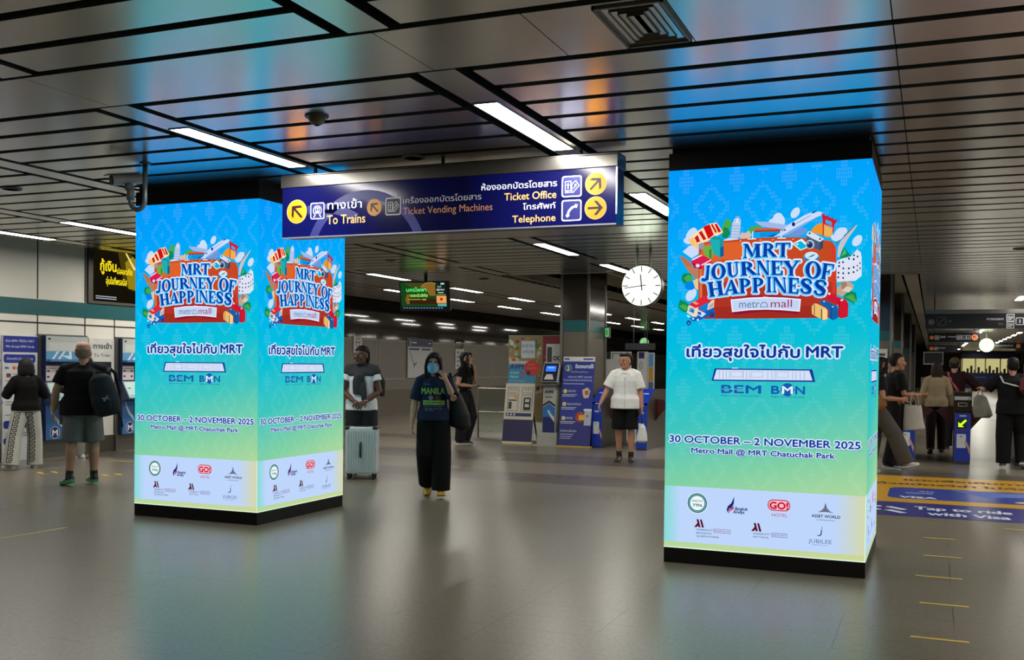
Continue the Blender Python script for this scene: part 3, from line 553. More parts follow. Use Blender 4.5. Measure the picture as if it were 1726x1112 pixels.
((200,220,245),[(1.252,1.893),(1.262,1.9),(1.269,1.893),(1.26,1.888)]),
((235,190,115),[(1.108,1.897),(1.127,1.92),(1.145,1.918),(1.208,1.886),(1.225,1.865),(1.224,1.803),(1.197,1.793),(1.137,1.824),(1.111,1.84)]),
((75,45,25),[(1.125,1.91),(1.13,1.915),(1.131,1.831),(1.126,1.834)]),
((75,45,25),[(1.177,1.878),(1.184,1.878),(1.185,1.798),(1.178,1.801)]),
((250,210,150),[(1.186,1.878),(1.21,1.881),(1.221,1.865),(1.219,1.8),(1.189,1.798)]),
((140,20,50),[(0.515,1.968),(0.647,1.982),(0.77,1.986),(0.892,1.979),(1.032,1.962),(1.032,1.952),(1.018,1.849),(1.009,1.843),(0.772,1.865),(0.537,1.841),(0.517,1.854)]),
((190,20,50),[(0.791,1.971),(0.789,1.965),(0.785,1.96),(0.779,1.956),(0.772,1.954),(0.764,1.954),(0.756,1.957),(0.75,1.96),(0.746,1.966),(0.744,1.972),(0.745,1.977),(0.749,1.982),(0.756,1.986),(0.763,1.988),(0.771,1.988),(0.779,1.986),(0.785,1.982),(0.789,1.977)]),
((245,235,250),[(0.502,1.958),(0.647,1.971),(0.771,1.973),(0.893,1.968),(1.029,1.955),(1.022,1.859),(0.894,1.871),(0.772,1.877),(0.649,1.874),(0.514,1.86)]),
((193,214,247),[(0.513,1.949),(0.647,1.96),(0.771,1.963),(0.893,1.958),(1.02,1.946),(1.013,1.869),(0.894,1.88),(0.772,1.885),(0.649,1.883),(0.523,1.869)]),
]
TITLE = [
('M',[(0.594,2.272),(0.727,2.275),(0.722,2.378),(0.595,2.383)]),
('R',[(0.733,2.278),(0.843,2.275),(0.831,2.383),(0.738,2.384)]),
('T',[(0.843,2.275),(0.938,2.27),(0.946,2.379),(0.838,2.381)]),
('J',[(0.267,2.1),(0.342,2.115),(0.347,2.225),(0.282,2.221)]),
('O',[(0.352,2.108),(0.463,2.125),(0.457,2.239),(0.346,2.229)]),
('U',[(0.476,2.125),(0.572,2.139),(0.563,2.248),(0.464,2.242)]),
('R',[(0.575,2.137),(0.696,2.143),(0.675,2.249),(0.57,2.245)]),
('N',[(0.7,2.142),(0.8,2.138),(0.795,2.251),(0.695,2.251)]),
('E',[(0.805,2.138),(0.893,2.136),(0.888,2.244),(0.801,2.249)]),
('Y',[(0.909,2.131),(0.998,2.128),(1.014,2.243),(0.891,2.244)]),
('O',[(1.057,2.11),(1.169,2.101),(1.173,2.225),(1.058,2.239)]),
('F',[(1.169,2.101),(1.246,2.089),(1.269,2.206),(1.183,2.22)]),
('H',[(0.337,1.977),(0.451,1.992),(0.433,2.103),(0.318,2.092)]),
('A',[(0.448,1.992),(0.564,2.001),(0.549,2.113),(0.46,2.105)]),
('P',[(0.571,2.001),(0.663,2.006),(0.658,2.12),(0.562,2.116)]),
('P',[(0.669,2.007),(0.76,2.006),(0.756,2.124),(0.664,2.12)]),
('I',[(0.767,2.008),(0.818,2.007),(0.813,2.126),(0.767,2.124)]),
('N',[(0.822,2.007),(0.933,1.998),(0.919,2.117),(0.816,2.123)]),
('E',[(0.933,1.999),(1.009,1.991),(1.014,2.109),(0.931,2.116)]),
('S',[(1.016,1.995),(1.113,1.986),(1.114,2.102),(1.02,2.111)]),
('S',[(1.116,1.977),(1.212,1.972),(1.222,2.09),(1.12,2.099)]),
]
# ---------------------------------------------------------------- LED display pillars
def gradient_material(name, gain=1.0, add=0.0):
    mt = bpy.data.materials.new(name); mt.use_nodes = True; nt = mt.node_tree; nt.nodes.clear(); L = nt.links.new
    o = nt.nodes.new('ShaderNodeOutputMaterial'); e = nt.nodes.new('ShaderNodeEmission'); L(e.outputs[0], o.inputs[0])
    tc = nt.nodes.new('ShaderNodeTexCoord'); sp = nt.nodes.new('ShaderNodeSeparateXYZ'); L(tc.outputs['Object'], sp.inputs[0])
    ma = nt.nodes.new('ShaderNodeMath'); ma.operation = 'MULTIPLY_ADD'; ma.inputs[1].default_value = -0.23; L(sp.outputs[0], ma.inputs[0]); L(sp.outputs[1], ma.inputs[2])
    mr = nt.nodes.new('ShaderNodeMapRange'); mr.inputs[1].default_value = -0.35; mr.inputs[2].default_value = 2.98; L(ma.outputs[0], mr.inputs[0])
    cr = nt.nodes.new('ShaderNodeValToRGB'); el = cr.color_ramp.elements; L(mr.outputs[0], cr.inputs[0])
    st = [(0.0, (205, 214, 150)), (0.14, (176, 216, 158)), (0.25, (128, 208, 165)), (0.38, (62, 198, 190)), (0.52, (8, 192, 214)), (0.66, (0, 184, 236)), (0.82, (0, 168, 250)), (1.0, (0, 152, 250))]
    while len(el) < len(st): el.new(0.5)
    for k, (p, c) in enumerate(st):
        el[k].position = p; c = lin(c); el[k].color = tuple(v * gain + add for v in c[:3]) + (1,)
    L(cr.outputs[0], e.inputs[0]); return mt
screen_m = gradient_material('led_screen_gradient')
pat_m = gradient_material('led_pattern_gradient', 1.0, 0.035); pat_m.cycles.emission_sampling = 'NONE'
PW, PH = 1.52, 2.98
def glyph(g):
    """serif capital in a unit box: list of polygons"""
    P = []
    r = lambda x0, y0, x1, y1: P.append([(x0, y0), (x1, y0), (x1, y1), (x0, y1)])
    def stem(x0, x1, lo=True, hi=True, s=0.07):
        r(x0, 0, x1, 1)
        if lo: P.append([(x0 - s, 0), (x1 + s, 0), (x1 + s, 0.045), (x1, 0.11), (x0, 0.11), (x0 - s, 0.045)])
        if hi: P.append([(x0 - s, 1), (x0 - s, 0.955), (x0, 0.89), (x1, 0.89), (x1 + s, 0.955), (x1 + s, 1)])
    def arc(cx, cy, ax, ay, bx, by, a0, a1, n=12):
        for k in range(n):
            t0, t1 = rad(a0 + (a1 - a0) * k / n), rad(a0 + (a1 - a0) * (k + 1) / n)
            P.append([(cx + ax * math.cos(t0), cy + ay * math.sin(t0)), (cx + ax * math.cos(t1), cy + ay * math.sin(t1)), (cx + bx * math.cos(t1), cy + by * math.sin(t1)), (cx + bx * math.cos(t0), cy + by * math.sin(t0))])
    def stroke(pts, ws):
        for (a, b), (w0, w1) in zip(zip(pts, pts[1:]), zip(ws, ws[1:])):
            d = V((b[0] - a[0], b[1] - a[1])).normalized(); q = V((-d.y, d.x))
            P.append([(a[0] - q.x * w0, a[1] - q.y * w0), (b[0] - q.x * w1, b[1] - q.y * w1), (b[0] + q.x * w1, b[1] + q.y * w1), (a[0] + q.x * w0, a[1] + q.y * w0)])
        for a, w in zip(pts, ws): P.append([(a[0] + w * math.cos(rad(30 * k)), a[1] + w * math.sin(rad(30 * k))) for k in range(12)])
    if g == 'M': stem(0.07, 0.14); stem(0.72, 0.94); P.append([(0.02, 1), (0.26, 1), (0.56, 0.2), (0.48, 0.02)]); P.append([(0.48, 0.02), (0.54, 0.1), (0.86, 1), (0.74, 1)])
    elif g == 'R': stem(0.1, 0.36); arc(0.34, 0.74, 0.5, 0.26, 0.24, 0.19, -90, 90); P.append([(0.36, 0.5), (0.62, 0.52), (1.06, 0.0), (0.76, 0.0)])
    elif g == 'T': stem(0.37, 0.63, hi=False); r(0.0, 0.9, 1.0, 1.0); P.append([(0, 1), (0.1, 0.95), (0.05, 0.68), (-0.02, 0.7)]); P.append([(0.9, 0.95), (1, 1), (1.02, 0.7), (0.95, 0.68)])
    elif g == 'J': stem(0.5, 0.8, lo=False); stroke([(0.65, 0.3), (0.58, 0.1), (0.38, 0.03), (0.16, 0.12)], [0.15, 0.13, 0.08, 0.1])
    elif g == 'O': arc(0.5, 0.5, 0.5, 0.52, 0.24, 0.44, 0, 360, 24)
    elif g == 'U': r(0.08, 0.3, 0.34, 1); r(0.74, 0.3, 0.84, 1); P.append([(0.0, 0.93), (0.42, 0.93), (0.42, 1), (0.0, 1)]); P.append([(0.62, 0.93), (0.96, 0.93), (0.96, 1), (0.62, 1)]); arc(0.46, 0.32, 0.38, 0.34, 0.13, 0.25, 180, 270); arc(0.46, 0.32, 0.38, 0.34, 0.28, 0.25, 270, 360)
    elif g == 'N': stem(0.08, 0.16, hi=False); stem(0.8, 0.88, lo=False); P.append([(0.0, 1), (0.3, 1), (0.9, 0.0), (0.72, 0.0)])
    elif g in 'EF':
        stem(0.1, 0.4); r(0.1, 0.91, 0.94, 1); P.append([(0.82, 0.95), (0.96, 1), (0.98, 0.7), (0.9, 0.7)]); r(0.4, 0.46, 0.64, 0.54); P.append([(0.58, 0.5), (0.66, 0.66), (0.7, 0.66), (0.7, 0.34), (0.66, 0.34)])
        if g == 'E': r(0.1, 0, 0.95, 0.09); P.append([(0.82, 0.05), (0.9, 0.32), (1.0, 0.32), (0.98, 0.0)])
    elif g == 'Y': stem(0.38, 0.64, hi=False); P[-2] = [(0.38, 0), (0.64, 0), (0.64, 0.48), (0.38, 0.48)]; P.append([(0.02, 1), (0.32, 1), (0.64, 0.44), (0.4, 0.42)]); P.append([(0.84, 1), (0.96, 1), (0.62, 0.42), (0.52, 0.44)]); r(-0.06, 0.94, 0.42, 1); r(0.7, 0.94, 1.06, 1)
    elif g == 'H': stem(0.08, 0.33); stem(0.67, 0.92); r(0.3, 0.45, 0.7, 0.54)
    elif g == 'A': P.append([(0.08, 0), (0.18, 0), (0.56, 0.92), (0.46, 1)]); P.append([(0.66, 0), (0.96, 0), (0.58, 1), (0.42, 1)]); r(0.22, 0.26, 0.76, 0.34); r(-0.03, 0, 0.3, 0.06); r(0.56, 0, 1.05, 0.06)
    elif g == 'P': stem(0.1, 0.37); arc(0.35, 0.71, 0.55, 0.29, 0.28, 0.21, -90, 90)
    elif g == 'I': stem(0.3, 0.7, s=0.14)
    elif g == 'S': stroke([(0.83, 0.76), (0.74, 0.9), (0.5, 0.95), (0.26, 0.88), (0.2, 0.72), (0.34, 0.58), (0.6, 0.46), (0.78, 0.32), (0.76, 0.14), (0.52, 0.05), (0.27, 0.09), (0.16, 0.24)], [0.1, 0.06, 0.055, 0.09, 0.13, 0.14, 0.15, 0.14, 0.1, 0.055, 0.06, 0.1])
    return P
def bil(q, p):
    (a, b, c, d), (x, y) = q, p
    return tuple((a[i] * (1 - x) + b[i] * x) * (1 - y) + (d[i] * (1 - x) + c[i] * x) * y for i in (0, 1))

ew = lambda c, s=1.0: E(c, s)
def screen_parts():
    """meshes of one screen in its own plane: x across, y up, z out of the glass"""
    out = {}
    b = MB(); b.rect(0, 0, PW, PH); out['screen'] = b.build('screen', screen_m)
    # woven motifs: diamonds of little upright dashes
    b = MB(); w, h = 0.010, 0.021
    def dash(x, y):
        if 0.012 < x < PW - 0.02 and 0.5 < y < PH - 0.02: b.rect(x, y, x + w, y + h, 0.0006)
    def cells(cx, cy, f):
        for i in range(-8, 9):
            for j in range(-6, 7):
                if f(i, j): dash(cx + i * 0.0165, cy + j * 0.028)
    dia = lambda i, j: 5.2 <= abs(i) * 0.75 + abs(j) * 1.1 <= 7.3 or abs(i) * 0.75 + abs(j) * 1.1 < 1.2
    cross = lambda i, j: (abs(i) <= 1 and abs(j) <= 3) or (abs(i) <= 3 and abs(j) <= 1)
    for row in range(7):
        for c in range(5):
            cells(-0.02 + c * 0.395 - 0.04, 0.62 + row * 0.41, dia)
            cells(0.175 + c * 0.395 - 0.04, 0.62 + 0.205 + row * 0.41, cross)
    out['woven_pattern'] = b.build('woven_pattern', pat_m)
    b = MB(); z = 0.001
    for k, (c, pts) in enumerate(ART):
        b.mat(ew(c)); b.poly(pts, z + k * 0.00003)
    # signboard on the suitcase
    b.mat(ew((96, 118, 150))).text('metr', 0.568, 1.893, 0.062, 0.0085, width=0.155, off=-0.002)
    b.ring(0.757, 1.897, 0.024, 0.030, 0.0085, a0=0, a1=180, e0=0.034, e1=0.04, n=12); b.rect(0.728, 1.895, 0.787, 1.900, 0.0085)
    b.mat(ew((165, 25, 75))).text('mall', 0.807, 1.894, 0.062, 0.0085, width=0.157)
    b.mat(ew((240, 225, 240))).text('by', 0.753, 1.966, 0.016, 0.0085, width=0.028)
    out['suitcase_picture'] = b.build('suitcase_picture')
    b = MB()
    for layer, (c, d, zz, sh) in enumerate((((228, 236, 255), 0.0165, 0.0088, 0), ((96, 200, 255), 0.0075, 0.0094, -0.003), ((8, 58, 160), 0.0, 0.0100, 0.0015))):
        b.mat(ew(c))
        for k, (g, q) in enumerate(TITLE):
            for p in glyph(g):
                pts = [bil(q, t) for t in p]; pts = [(x + sh, y + sh) for x, y in pts]
                if d: b.fat(pts, d, zz + k * 1e-5)
                else: b.poly(pts, zz + k * 1e-5)
    out['title_lettering'] = b.build('title_lettering')
    def halo(b, st, x, y, h, width, o1, c1=(214, 234, 252), c2=(8, 52, 150), align='L', bold=0.0):
        # measured width belongs to the inner letters; the pale rim is the same lettering grown outward
        b.mat(ew((4, 120, 175))); [b.text(st, x + 0.004 + dx * o1, y - 0.005 + dy * o1, h, 0.0012, width, align=align) for dx, dy in ((.8, 0), (-.8, 0), (.4, -.9), (-.4, -.9))]
        b.mat(ew(c1))
        for dx, dy in ((0, 0), (1, 0), (-1, 0), (0, 1), (0, -1), (.7, .7), (-.7, .7), (.7, -.7), (-.7, -.7)): b.text(st, x + dx * o1, y + dy * o1, h, 0.0015 + (dx + dy) * 1e-5, width, off=bold, align=align)
        b.mat(ew(c2)).text(st, x, y, h, 0.0021, width, off=bold, align=align)
    b = MB(); halo(b, 'เที่ยวสุขใจไปกับ', 0.165, 1.513, 0.083, 0.86, 0.0125, bold=0.004); halo(b, 'MRT', 1.075, 1.516, 0.086, 0.262, 0.0125, bold=0.004)
    out['slogan_lettering'] = b.build('slogan_lettering')
    b = MB(); b.mat(ew((16, 60, 150))).poly([(0.362, 1.327), (1.142, 1.33), (1.12, 1.425), (0.385, 1.424)], 0.001)
    b.mat(ew((214, 224, 248))).poly([(0.378, 1.337), (1.122, 1.341), (1.098, 1.415), (0.4, 1.414)], 0.0014); b.rect(0.52, 1.424, 0.565, 1.431, 0.0014)
    b.mat(ew((150, 170, 215)))
    for x in (0.42, 0.45, 0.475, 0.5, 0.605, 0.63, 0.655, 0.79, 0.82, 0.845, 0.975, 1.0, 1.03, 1.06): b.rect(x, 1.345, x + 0.004, 1.41, 0.0018)
    for x in (0.515, 0.67, 0.86): b.line([(x, 1.36), (x + 0.085, 1.36), (x + 0.085, 1.402), (x, 1.402)], 0.003, 0.0018, True)
    out['train_picture'] = b.build('train_picture')
    b = MB(); b.mat(ew((20, 92, 175))).text('BEM', 0.441, 1.236, 0.062, 0.0012, width=0.3, off=0.003)
    b.mat(ew((120, 190, 225))).rect(0.445, 1.262, 0.62, 1.267, 0.0016)
    b.mat(ew((18, 96, 120))).text('Bangkok Expressway and Metro', 0.441, 1.210, 0.013, 0.0012, width=0.3)
    b.mat(ew((20, 92, 175))).text('B', 0.821, 1.236, 0.062, 0.0012, width=0.06, off=0.003); b.text('N', 1.0, 1.236, 0.062, 0.0012, width=0.066, off=0.003); b.disc(0.94, 1.268, 0.05, 0.0014)
    b.mat(ew((225, 240, 255))).text('M', 0.902, 1.238, 0.058, 0.0018, width=0.076, off=0.003)
    b.mat(ew((12, 60, 110))).text('Bangkok Metro Networks Limited', 0.821, 1.208, 0.014, 0.0012, width=0.244)
    out['operator_logos'] = b.build('operator_logos')
    b = MB(); halo(b, '30 OCTOBER – 2 NOVEMBER 2025', 0.036, 0.838, 0.056, 1.436, 0.0085, bold=0.002); halo(b, 'Metro Mall @ MRT Chatuchak Park', 0.212, 0.759, 0.041, 1.08, 0.006, bold=0.0018)
    out['date_lettering'] = b.build('date_lettering')
    b = MB(); b.mat(ew((190, 214, 252))).rect(0.13, 0.05, 1.30, 0.49, 0.0006)
    n = 10
    for k in range(n):       # the panel melts into the gradient at both sides
        t = (k + 0.5) / n
        b.mat(ew(tuple(int(a + (c - a) * t) for a, c in zip((132, 220, 212), (190, 214, 252))))).rect(0.13 * k / n, 0.05, 0.13 * (k + 1) / n, 0.49, 0.0006)
        b.mat(ew(tuple(int(a + (c - a) * t) for a, c in zip((214, 216, 170), (190, 214, 252))))).rect(PW - 0.22 * k / n, 0.05, PW - 0.22 * (k + 1) / n, 0.49, 0.0006)
    z = 0.001; T = (16, 96, 110); N = (16, 40, 110); R_ = (190, 10, 45); D = (90, 12, 40); K = (30, 44, 70)
    b.mat(ew((235, 250, 250))).disc(0.264, 0.364, 0.082, z); b.mat(ew(T)).ring(0.264, 0.364, 0.057, 0.077, z + .0004); b.mat(ew((150, 215, 215))).ring(0.264, 0.364, 0.064, 0.068, z + .0008)
    b.mat(ew((20, 70, 90))).text('สธทท', 0.264, 0.372, 0.022, z + .0004, width=0.082, align='C'); b.text('TTPA', 0.266, 0.336, 0.022, z + .0004, width=0.076, align='C', off=0.001)
    b.mat(ew(N)).poly([(0.551, 0.434), (0.549, 0.375), (0.535, 0.35), (0.513, 0.335), (0.508, 0.31), (0.52, 0.302), (0.505, 0.304), (0.494, 0.326), (0.503, 0.355), (0.53, 0.38)], z)
    b.mat(ew((205, 60, 110))).poly([(0.549, 0.362), (0.548, 0.333), (0.53, 0.326), (0.517, 0.308), (0.513, 0.322), (0.522, 0.34)], z + .0004)
    b.mat(ew(N)).text('Bangkok', 0.558, 0.328, 0.026, z, width=0.098, shear=0.25, off=0.001); b.text('Airways', 0.543, 0.303, 0.025, z, width=0.088, shear=0.25, off=0.001)
    b.mat(ew(R_)); b.rrect(0.806, 0.342, 0.974, 0.428, 0.04, z); b.mat(ew((250, 190, 205))); b.rrect(0.813, 0.349, 0.967, 0.421, 0.034, z + .0003)
    b.mat(ew((195, 8, 40))).text('GO!', 0.823, 0.358, 0.053, z + .0006, width=0.134, off=0.003); b.text('HOTEL', 0.839, 0.298, 0.025, z, width=0.115)
    b.mat(ew((96, 116, 140))).poly([(1.231, 0.427), (1.243, 0.385), (1.262, 0.365), (1.292, 0.352), (1.233, 0.358), (1.174, 0.352), (1.203, 0.367), (1.22, 0.387)], z)
    b.mat(ew((150, 60, 90))).poly([(1.197, 0.355), (1.233, 0.366), (1.272, 0.355), (1.233, 0.359)], z + .0004)
    b.mat(ew(K)).text('ASSET WORLD', 1.132, 0.313, 0.022, z, width=0.206, off=0.0008); b.text('CORPORATION', 1.168, 0.290, 0.010, z, width=0.13)
    for x0, y0 in ((0.241, 0.174), (0.684, 0.175)):
        b.mat(ew(D)).poly([(x0, y0), (x0 + .02, y0), (x0 + .04, y0 + .02), (x0 + .035, y0 + .045)], z); b.poly([(x0 + .018, y0 + .063), (x0 + .035, y0 + .063), (x0 + .052, y0), (x0 + .036, y0)], z); b.poly([(x0 + .045, y0 + .063), (x0 + .06, y0 + .063), (x0 + .079, y0), (x0 + .062, y0)], z)
    b.mat(ew(K)).text('MARRIOTT', 0.26, 0.149, 0.015, z, width=0.13); b.text('BANGKOK', 0.26, 0.124, 0.015, z, width=0.122); b.text("QUEEN'S PARK", 0.26, 0.099, 0.015, z, width=0.18); b.text('MARRIOTT', 0.701, 0.15, 0.015, z, width=0.128); b.text('PATTAYA', 0.701, 0.125, 0.015, z, width=0.116)
    b.mat(ew((140, 70, 120))).line([(0.398, 0.141), (0.525, 0.141), (0.525, 0.17), (0.398, 0.17)], 0.003, z, True); b.text('MARQUIS', 0.403, 0.148, 0.015, z, width=0.117)
    b.mat(ew((110, 60, 110))).line([(0.841, 0.142), (0.953, 0.142), (0.953, 0.171), (0.841, 0.171)], 0.003, z, True); b.text('RESORT', 0.847, 0.149, 0.015, z, width=0.1)
    b.mat(ew((90, 112, 145))).text('JUBILEE', 1.112, 0.119, 0.030, z, width=0.168, off=-0.001); b.text('PRESTIGE HOTELS', 1.14, 0.102, 0.008, z, width=0.11)
    b.mat(ew((60, 78, 110))).poly([(1.207, 0.246), (1.211, 0.246), (1.207, 0.185), (1.196, 0.172), (1.178, 0.174), (1.172, 0.18), (1.19, 0.18), (1.199, 0.19), (1.201, 0.215), (1.206, 0.222)], z)
    b.mat(ew((228, 252, 235))).rect(0, 0, PW, 0.008, z); b.rect(PW - 0.006, 0, PW, 0.5, z)
    out['sponsor_strip'] = b.build('sponsor_strip')
    return out
def led_pillar(parts, x0, y0, label, wdt, first):
    t = thing('led_display_pillar', label, 'display pillar', (x0, y0, 0), 0, 'square pillars clad in LED screens')
    d = 1.52; e = 0.012
    MB().box(e + .01, wdt - e - .01, e + .01, d - e - .01, 0.0, CZ + 0.15).build('core', black_m, t)
    MB().box(0, wdt, 0, d, 0.0, 0.118).build('plinth', black_m, t, bevel=0.004)
    c = MB(); c.box(0, wdt, 0, d, 3.102, CZ - 0.035).box(0.03, wdt - 0.03, 0.03, d - 0.03, CZ - 0.035, CZ + 0.05); c.build('top_band', black_m, t, bevel=0.003)
    for k, (o, ux) in enumerate((((0, 0, 0.12), (1, 0, 0)), ((wdt, 0, 0.12), (0, 1, 0)), ((wdt, d, 0.12), (-1, 0, 0)), ((0, d, 0.12), (0, -1, 0)))):
        s = parts['screen'] if (first and k == 0) else parts['screen'].copy()
        if not (first and k == 0): COL.objects.link(s)
        s.parent = t; s.matrix_local = frame(o, ux, (0, 0, 1)) @ Matrix.Diagonal(((wdt if k % 2 == 0 else d) / PW, 1, 1, 1))
        if k > 1: continue                      # the two faces that can be seen carry the artwork
        for n_, p in parts.items():
            if n_ == 'screen': continue
            q = p if (first and k == 0) else p.copy()
            if not (first and k == 0): COL.objects.link(q)
            q.parent = s
    return t
sp = screen_parts()
led_pillar(sp, -7.41, 8.04, 'tall square pillar of blue and green LED screens, under the ceiling camera and behind the hanging direction sign', 1.49, True)
led_pillar(sp, -1.963, 7.97, 'tall square pillar of blue and green LED screens standing beside the yellow floor tape marks', 1.52, False)

# ---------------------------------------------------------------- hanging direction signs
def arrow(b, cx, cy, r, ang, col, ink_m, z):
    b.mat(ink_m[0]).disc(cx, cy, r, z, 40); b.mat(ink_m[1]).disc(cx, cy, r * 0.95, z + .0006, 40); b.mat(ink_m[2])
    ca, sa = math.cos(ang), math.sin(ang); R = lambda x, y: (cx + r * (x * ca - y * sa), cy + r * (x * sa + y * ca))
    b.line([R(-0.62, 0), R(0.5, 0)], 0.2 * r, z + .0012); b.poly([R(0.68, 0), R(0.12, 0.62), R(-0.16, 0.62), R(0.36, 0.02)], z + .0014); b.poly([R(0.68, 0), R(0.36, -0.02), R(-0.16, -0.62), R(0.12, -0.62)], z + .0014)
def pict_frame(b, cx, cy, s, z): 
    h = s / 2; w = s * 0.055; r = s * 0.12
    b.rrect(cx - h, cy - h, cx + h, cy + h, r, z)
def pictogram(b, kind, cx, cy, s, z, white, blue):
    b.mat(white); pict_frame(b, cx, cy, s, z); b.mat(blue); h = s / 2 - s * 0.06; b.rrect(cx - h, cy - h, cx + h, cy + h, s * 0.09, z + .0005)
    b.mat(white); zz = z + .001; S = lambda x, y: (cx + x * s, cy + y * s)
    if kind == 'train':
        b.ring(cx, cy + s * .02, s * .26, s * .31, zz, a0=-50, a1=230, n=24); b.rrect(cx - s * .16, cy - s * .16, cx + s * .16, cy + s * .22, s * .08, zz)
        b.mat(blue).rrect(cx - s * .12, cy - s * .02, cx - s * .02, cy + s * .16, s * .03, zz + .0004); b.rrect(cx + s * .02, cy - s * .02, cx + s * .12, cy + s * .16, s * .03, zz + .0004)
        b.mat(white).poly([S(-.16, -.2), S(-.1, -.2), S(-.2, -.38), S(-.3, -.38)], zz); b.poly([S(.1, -.2), S(.16, -.2), S(.3, -.38), S(.2, -.38)], zz)
    elif kind == 'ticket':
        b.line([S(-.32, -.2), S(-.04, -.2), S(-.04, .24), S(-.32, .24)], s * .035, zz, True); b.line([S(-.32, -.28), S(.0, -.28)], s * .035, zz)
        b.line([S(.02, -.28), S(-.0, .1), S(.2, .26), S(.37, .02), S(.06, -.3)], s * .035, zz, False)
        b.line([S(-.18, -.1), S(-.18, .12)], s * .04, zz); b.poly([S(-.26, .06), S(-.1, .06), S(-.18, .17)], zz); b.line([S(.1, -.1), S(.2, .06)], s * .04, zz); b.poly([S(.24, .13), S(.12, .07), S(.23, -.02)], zz)
    elif kind == 'phone':
        b.line([S(-.2, -.22), S(-.12, -.02), S(.02, .12), S(.2, .2)], s * .1, zz); b.poly([S(-.3, -.24), S(-.2, -.34), S(-.08, -.24), S(-.16, -.14)], zz); b.poly([S(.12, .14), S(.2, .3), S(.32, .26), S(.26, .1)], zz)
    else:
        b.text(kind, cx, cy - s * .22, s * .44, zz, align='C')
t = thing('direction_sign', 'long dark blue backlit direction sign hanging in front of the left display pillar', 'sign', (-5.42, 7.7, 2.67), 0)
SW, SH = 3.11, 0.44
b = MB(); b.box(0, SW, 0, 0.2, 0, SH); b.build('panel', M('sign_case_blue', (16, 20, 72), 0.35), t)
b = MB(); b.box(-0.012, SW + 0.012, -0.012, 0.212, SH, SH + 0.1); b.box(-0.012, SW + 0.012, -0.004, 0.204, SH + 0.1, SH + 0.115); b.build('housing', M('sign_housing', (128, 126, 122), 0.3, 0.8, var=0.1), t, bevel=0.006)
b = MB(); b.box(0, SW, -0.006, 0.0, -0.012, 0.0).box(SW - 0.006, SW + 0.008, -0.006, 0.0, 0.07, SH); b.build('edge_trim', M('sign_edge', (190, 192, 205), 0.3, 0.6), t)
for k, x in enumerate((0.28, 1.55, 2.78)): MB().tube([(x, 0.1, SH + 0.1), (x, 0.1, 0.76)], 0.016).build('hanger', M('hanger_black', (18, 18, 18), 0.4), t)
def sign_face_material():
    # backlit acrylic: the tubes behind the two ends work, the middle one is dim
    mt = bpy.data.materials.new('backlit_blue_acrylic'); mt.use_nodes = True; nt = mt.node_tree; p = nt.nodes['Principled BSDF']; L = nt.links.new
    p.inputs['Base Color'].default_value = lin((14, 15, 52)); p.inputs['Roughness'].default_value = 0.16; p.inputs['Emission Color'].default_value = lin((18, 30, 170))
    tc = nt.nodes.new('ShaderNodeTexCoord'); sx = nt.nodes.new('ShaderNodeSeparateXYZ'); L(tc.outputs['Object'], sx.inputs[0])
    cr = nt.nodes.new('ShaderNodeValToRGB'); el = cr.color_ramp.elements; mr = nt.nodes.new('ShaderNodeMapRange'); mr.inputs[2].default_value = SW; L(sx.outputs[0], mr.inputs[0]); L(mr.outputs[0], cr.inputs[0])
    while len(el) < 6: el.new(0.5)
    for k, (q, v) in enumerate(((0, .3), (.18, .32), (.34, .06), (.58, .02), (.72, .2), (1, .32))): el[k].position = q; el[k].color = (v, v, v, 1)
    L(cr.outputs[0], p.inputs['Emission Strength']); return mt
tf = Matrix(); b = MB(); b.rect(0, 0, SW, SH); f = b.build('face', sign_face_material(), t); f.matrix_local = frame((0, -0.001, 0), (1, 0, 0), (0, 0, 1))
b = MB(frame((0, -0.002, 0), (1, 0, 0), (0, 0, 1)))
blue = ink((24, 30, 120), 0.2); W_ = ink((235, 240, 250), 0.75); Wd = ink((200, 204, 208), 0.12); O_ = ink((255, 190, 110), 0.75); Od = ink((214, 150, 96), 0.08)
Y_ = (ink((250, 205, 130), .4), ink((236, 152, 22), 0.5), ink((40, 16, 34), 0.0)); Yd = (ink((205, 160, 110), .1), ink((208, 145, 62), 0.14), ink((36, 14, 30), 0.0)); dk = ink((18, 20, 60), 0.03)
b.mat(ink((46, 52, 128), 0.16)); b.ring(0.85, -0.22, 0.52, 0.6, 0.0002, a0=22, a1=158, n=40); b.ring(0.4, -0.5, 0.7, 0.78, 0.0002, a0=60, a1=100, n=20)
arrow(b, 0.155, 0.225, 0.105, rad(135), None, Y_, 0.0005)
pictogram(b, 'train', 0.37, 0.222, 0.145, 0.0005, W_, blue)
b.mat(W_).text('ทางเข้า', 0.475, 0.23, 0.072, 0.0006, width=0.345, off=0.001); b.mat(O_).text('To Trains', 0.47, 0.10, 0.082, 0.0006, width=0.385, off=0.001)
arrow(b, 0.945, 0.225, 0.073, rad(135), None, Yd, 0.0005)
pictogram(b, 'ticket', 1.13, 0.225, 0.15, 0.0005, Wd, dk)
b.mat(Wd).text('เครื่องออกบัตรโดยสาร', 1.225, 0.243, 0.05, 0.0006, width=0.73); b.mat(Od).text('Ticket Vending Machines', 1.225, 0.15, 0.063, 0.0006, width=0.83)
b.mat(W_).text('ห้องออกบัตรโดยสาร', 2.615, 0.315, 0.05, 0.0006, width=0.66, align='R', off=0.0006); b.mat(O_).text('Ticket Office', 2.61, 0.222, 0.062, 0.0006, width=0.45, align='R', off=0.0006)
b.mat(W_).text('โทรศัพท์', 2.605, 0.14, 0.046, 0.0006, width=0.28, align='R', off=0.0006); b.mat(O_).text('Telephone', 2.605, 0.038, 0.06, 0.0006, width=0.372, align='R', off=0.0006)
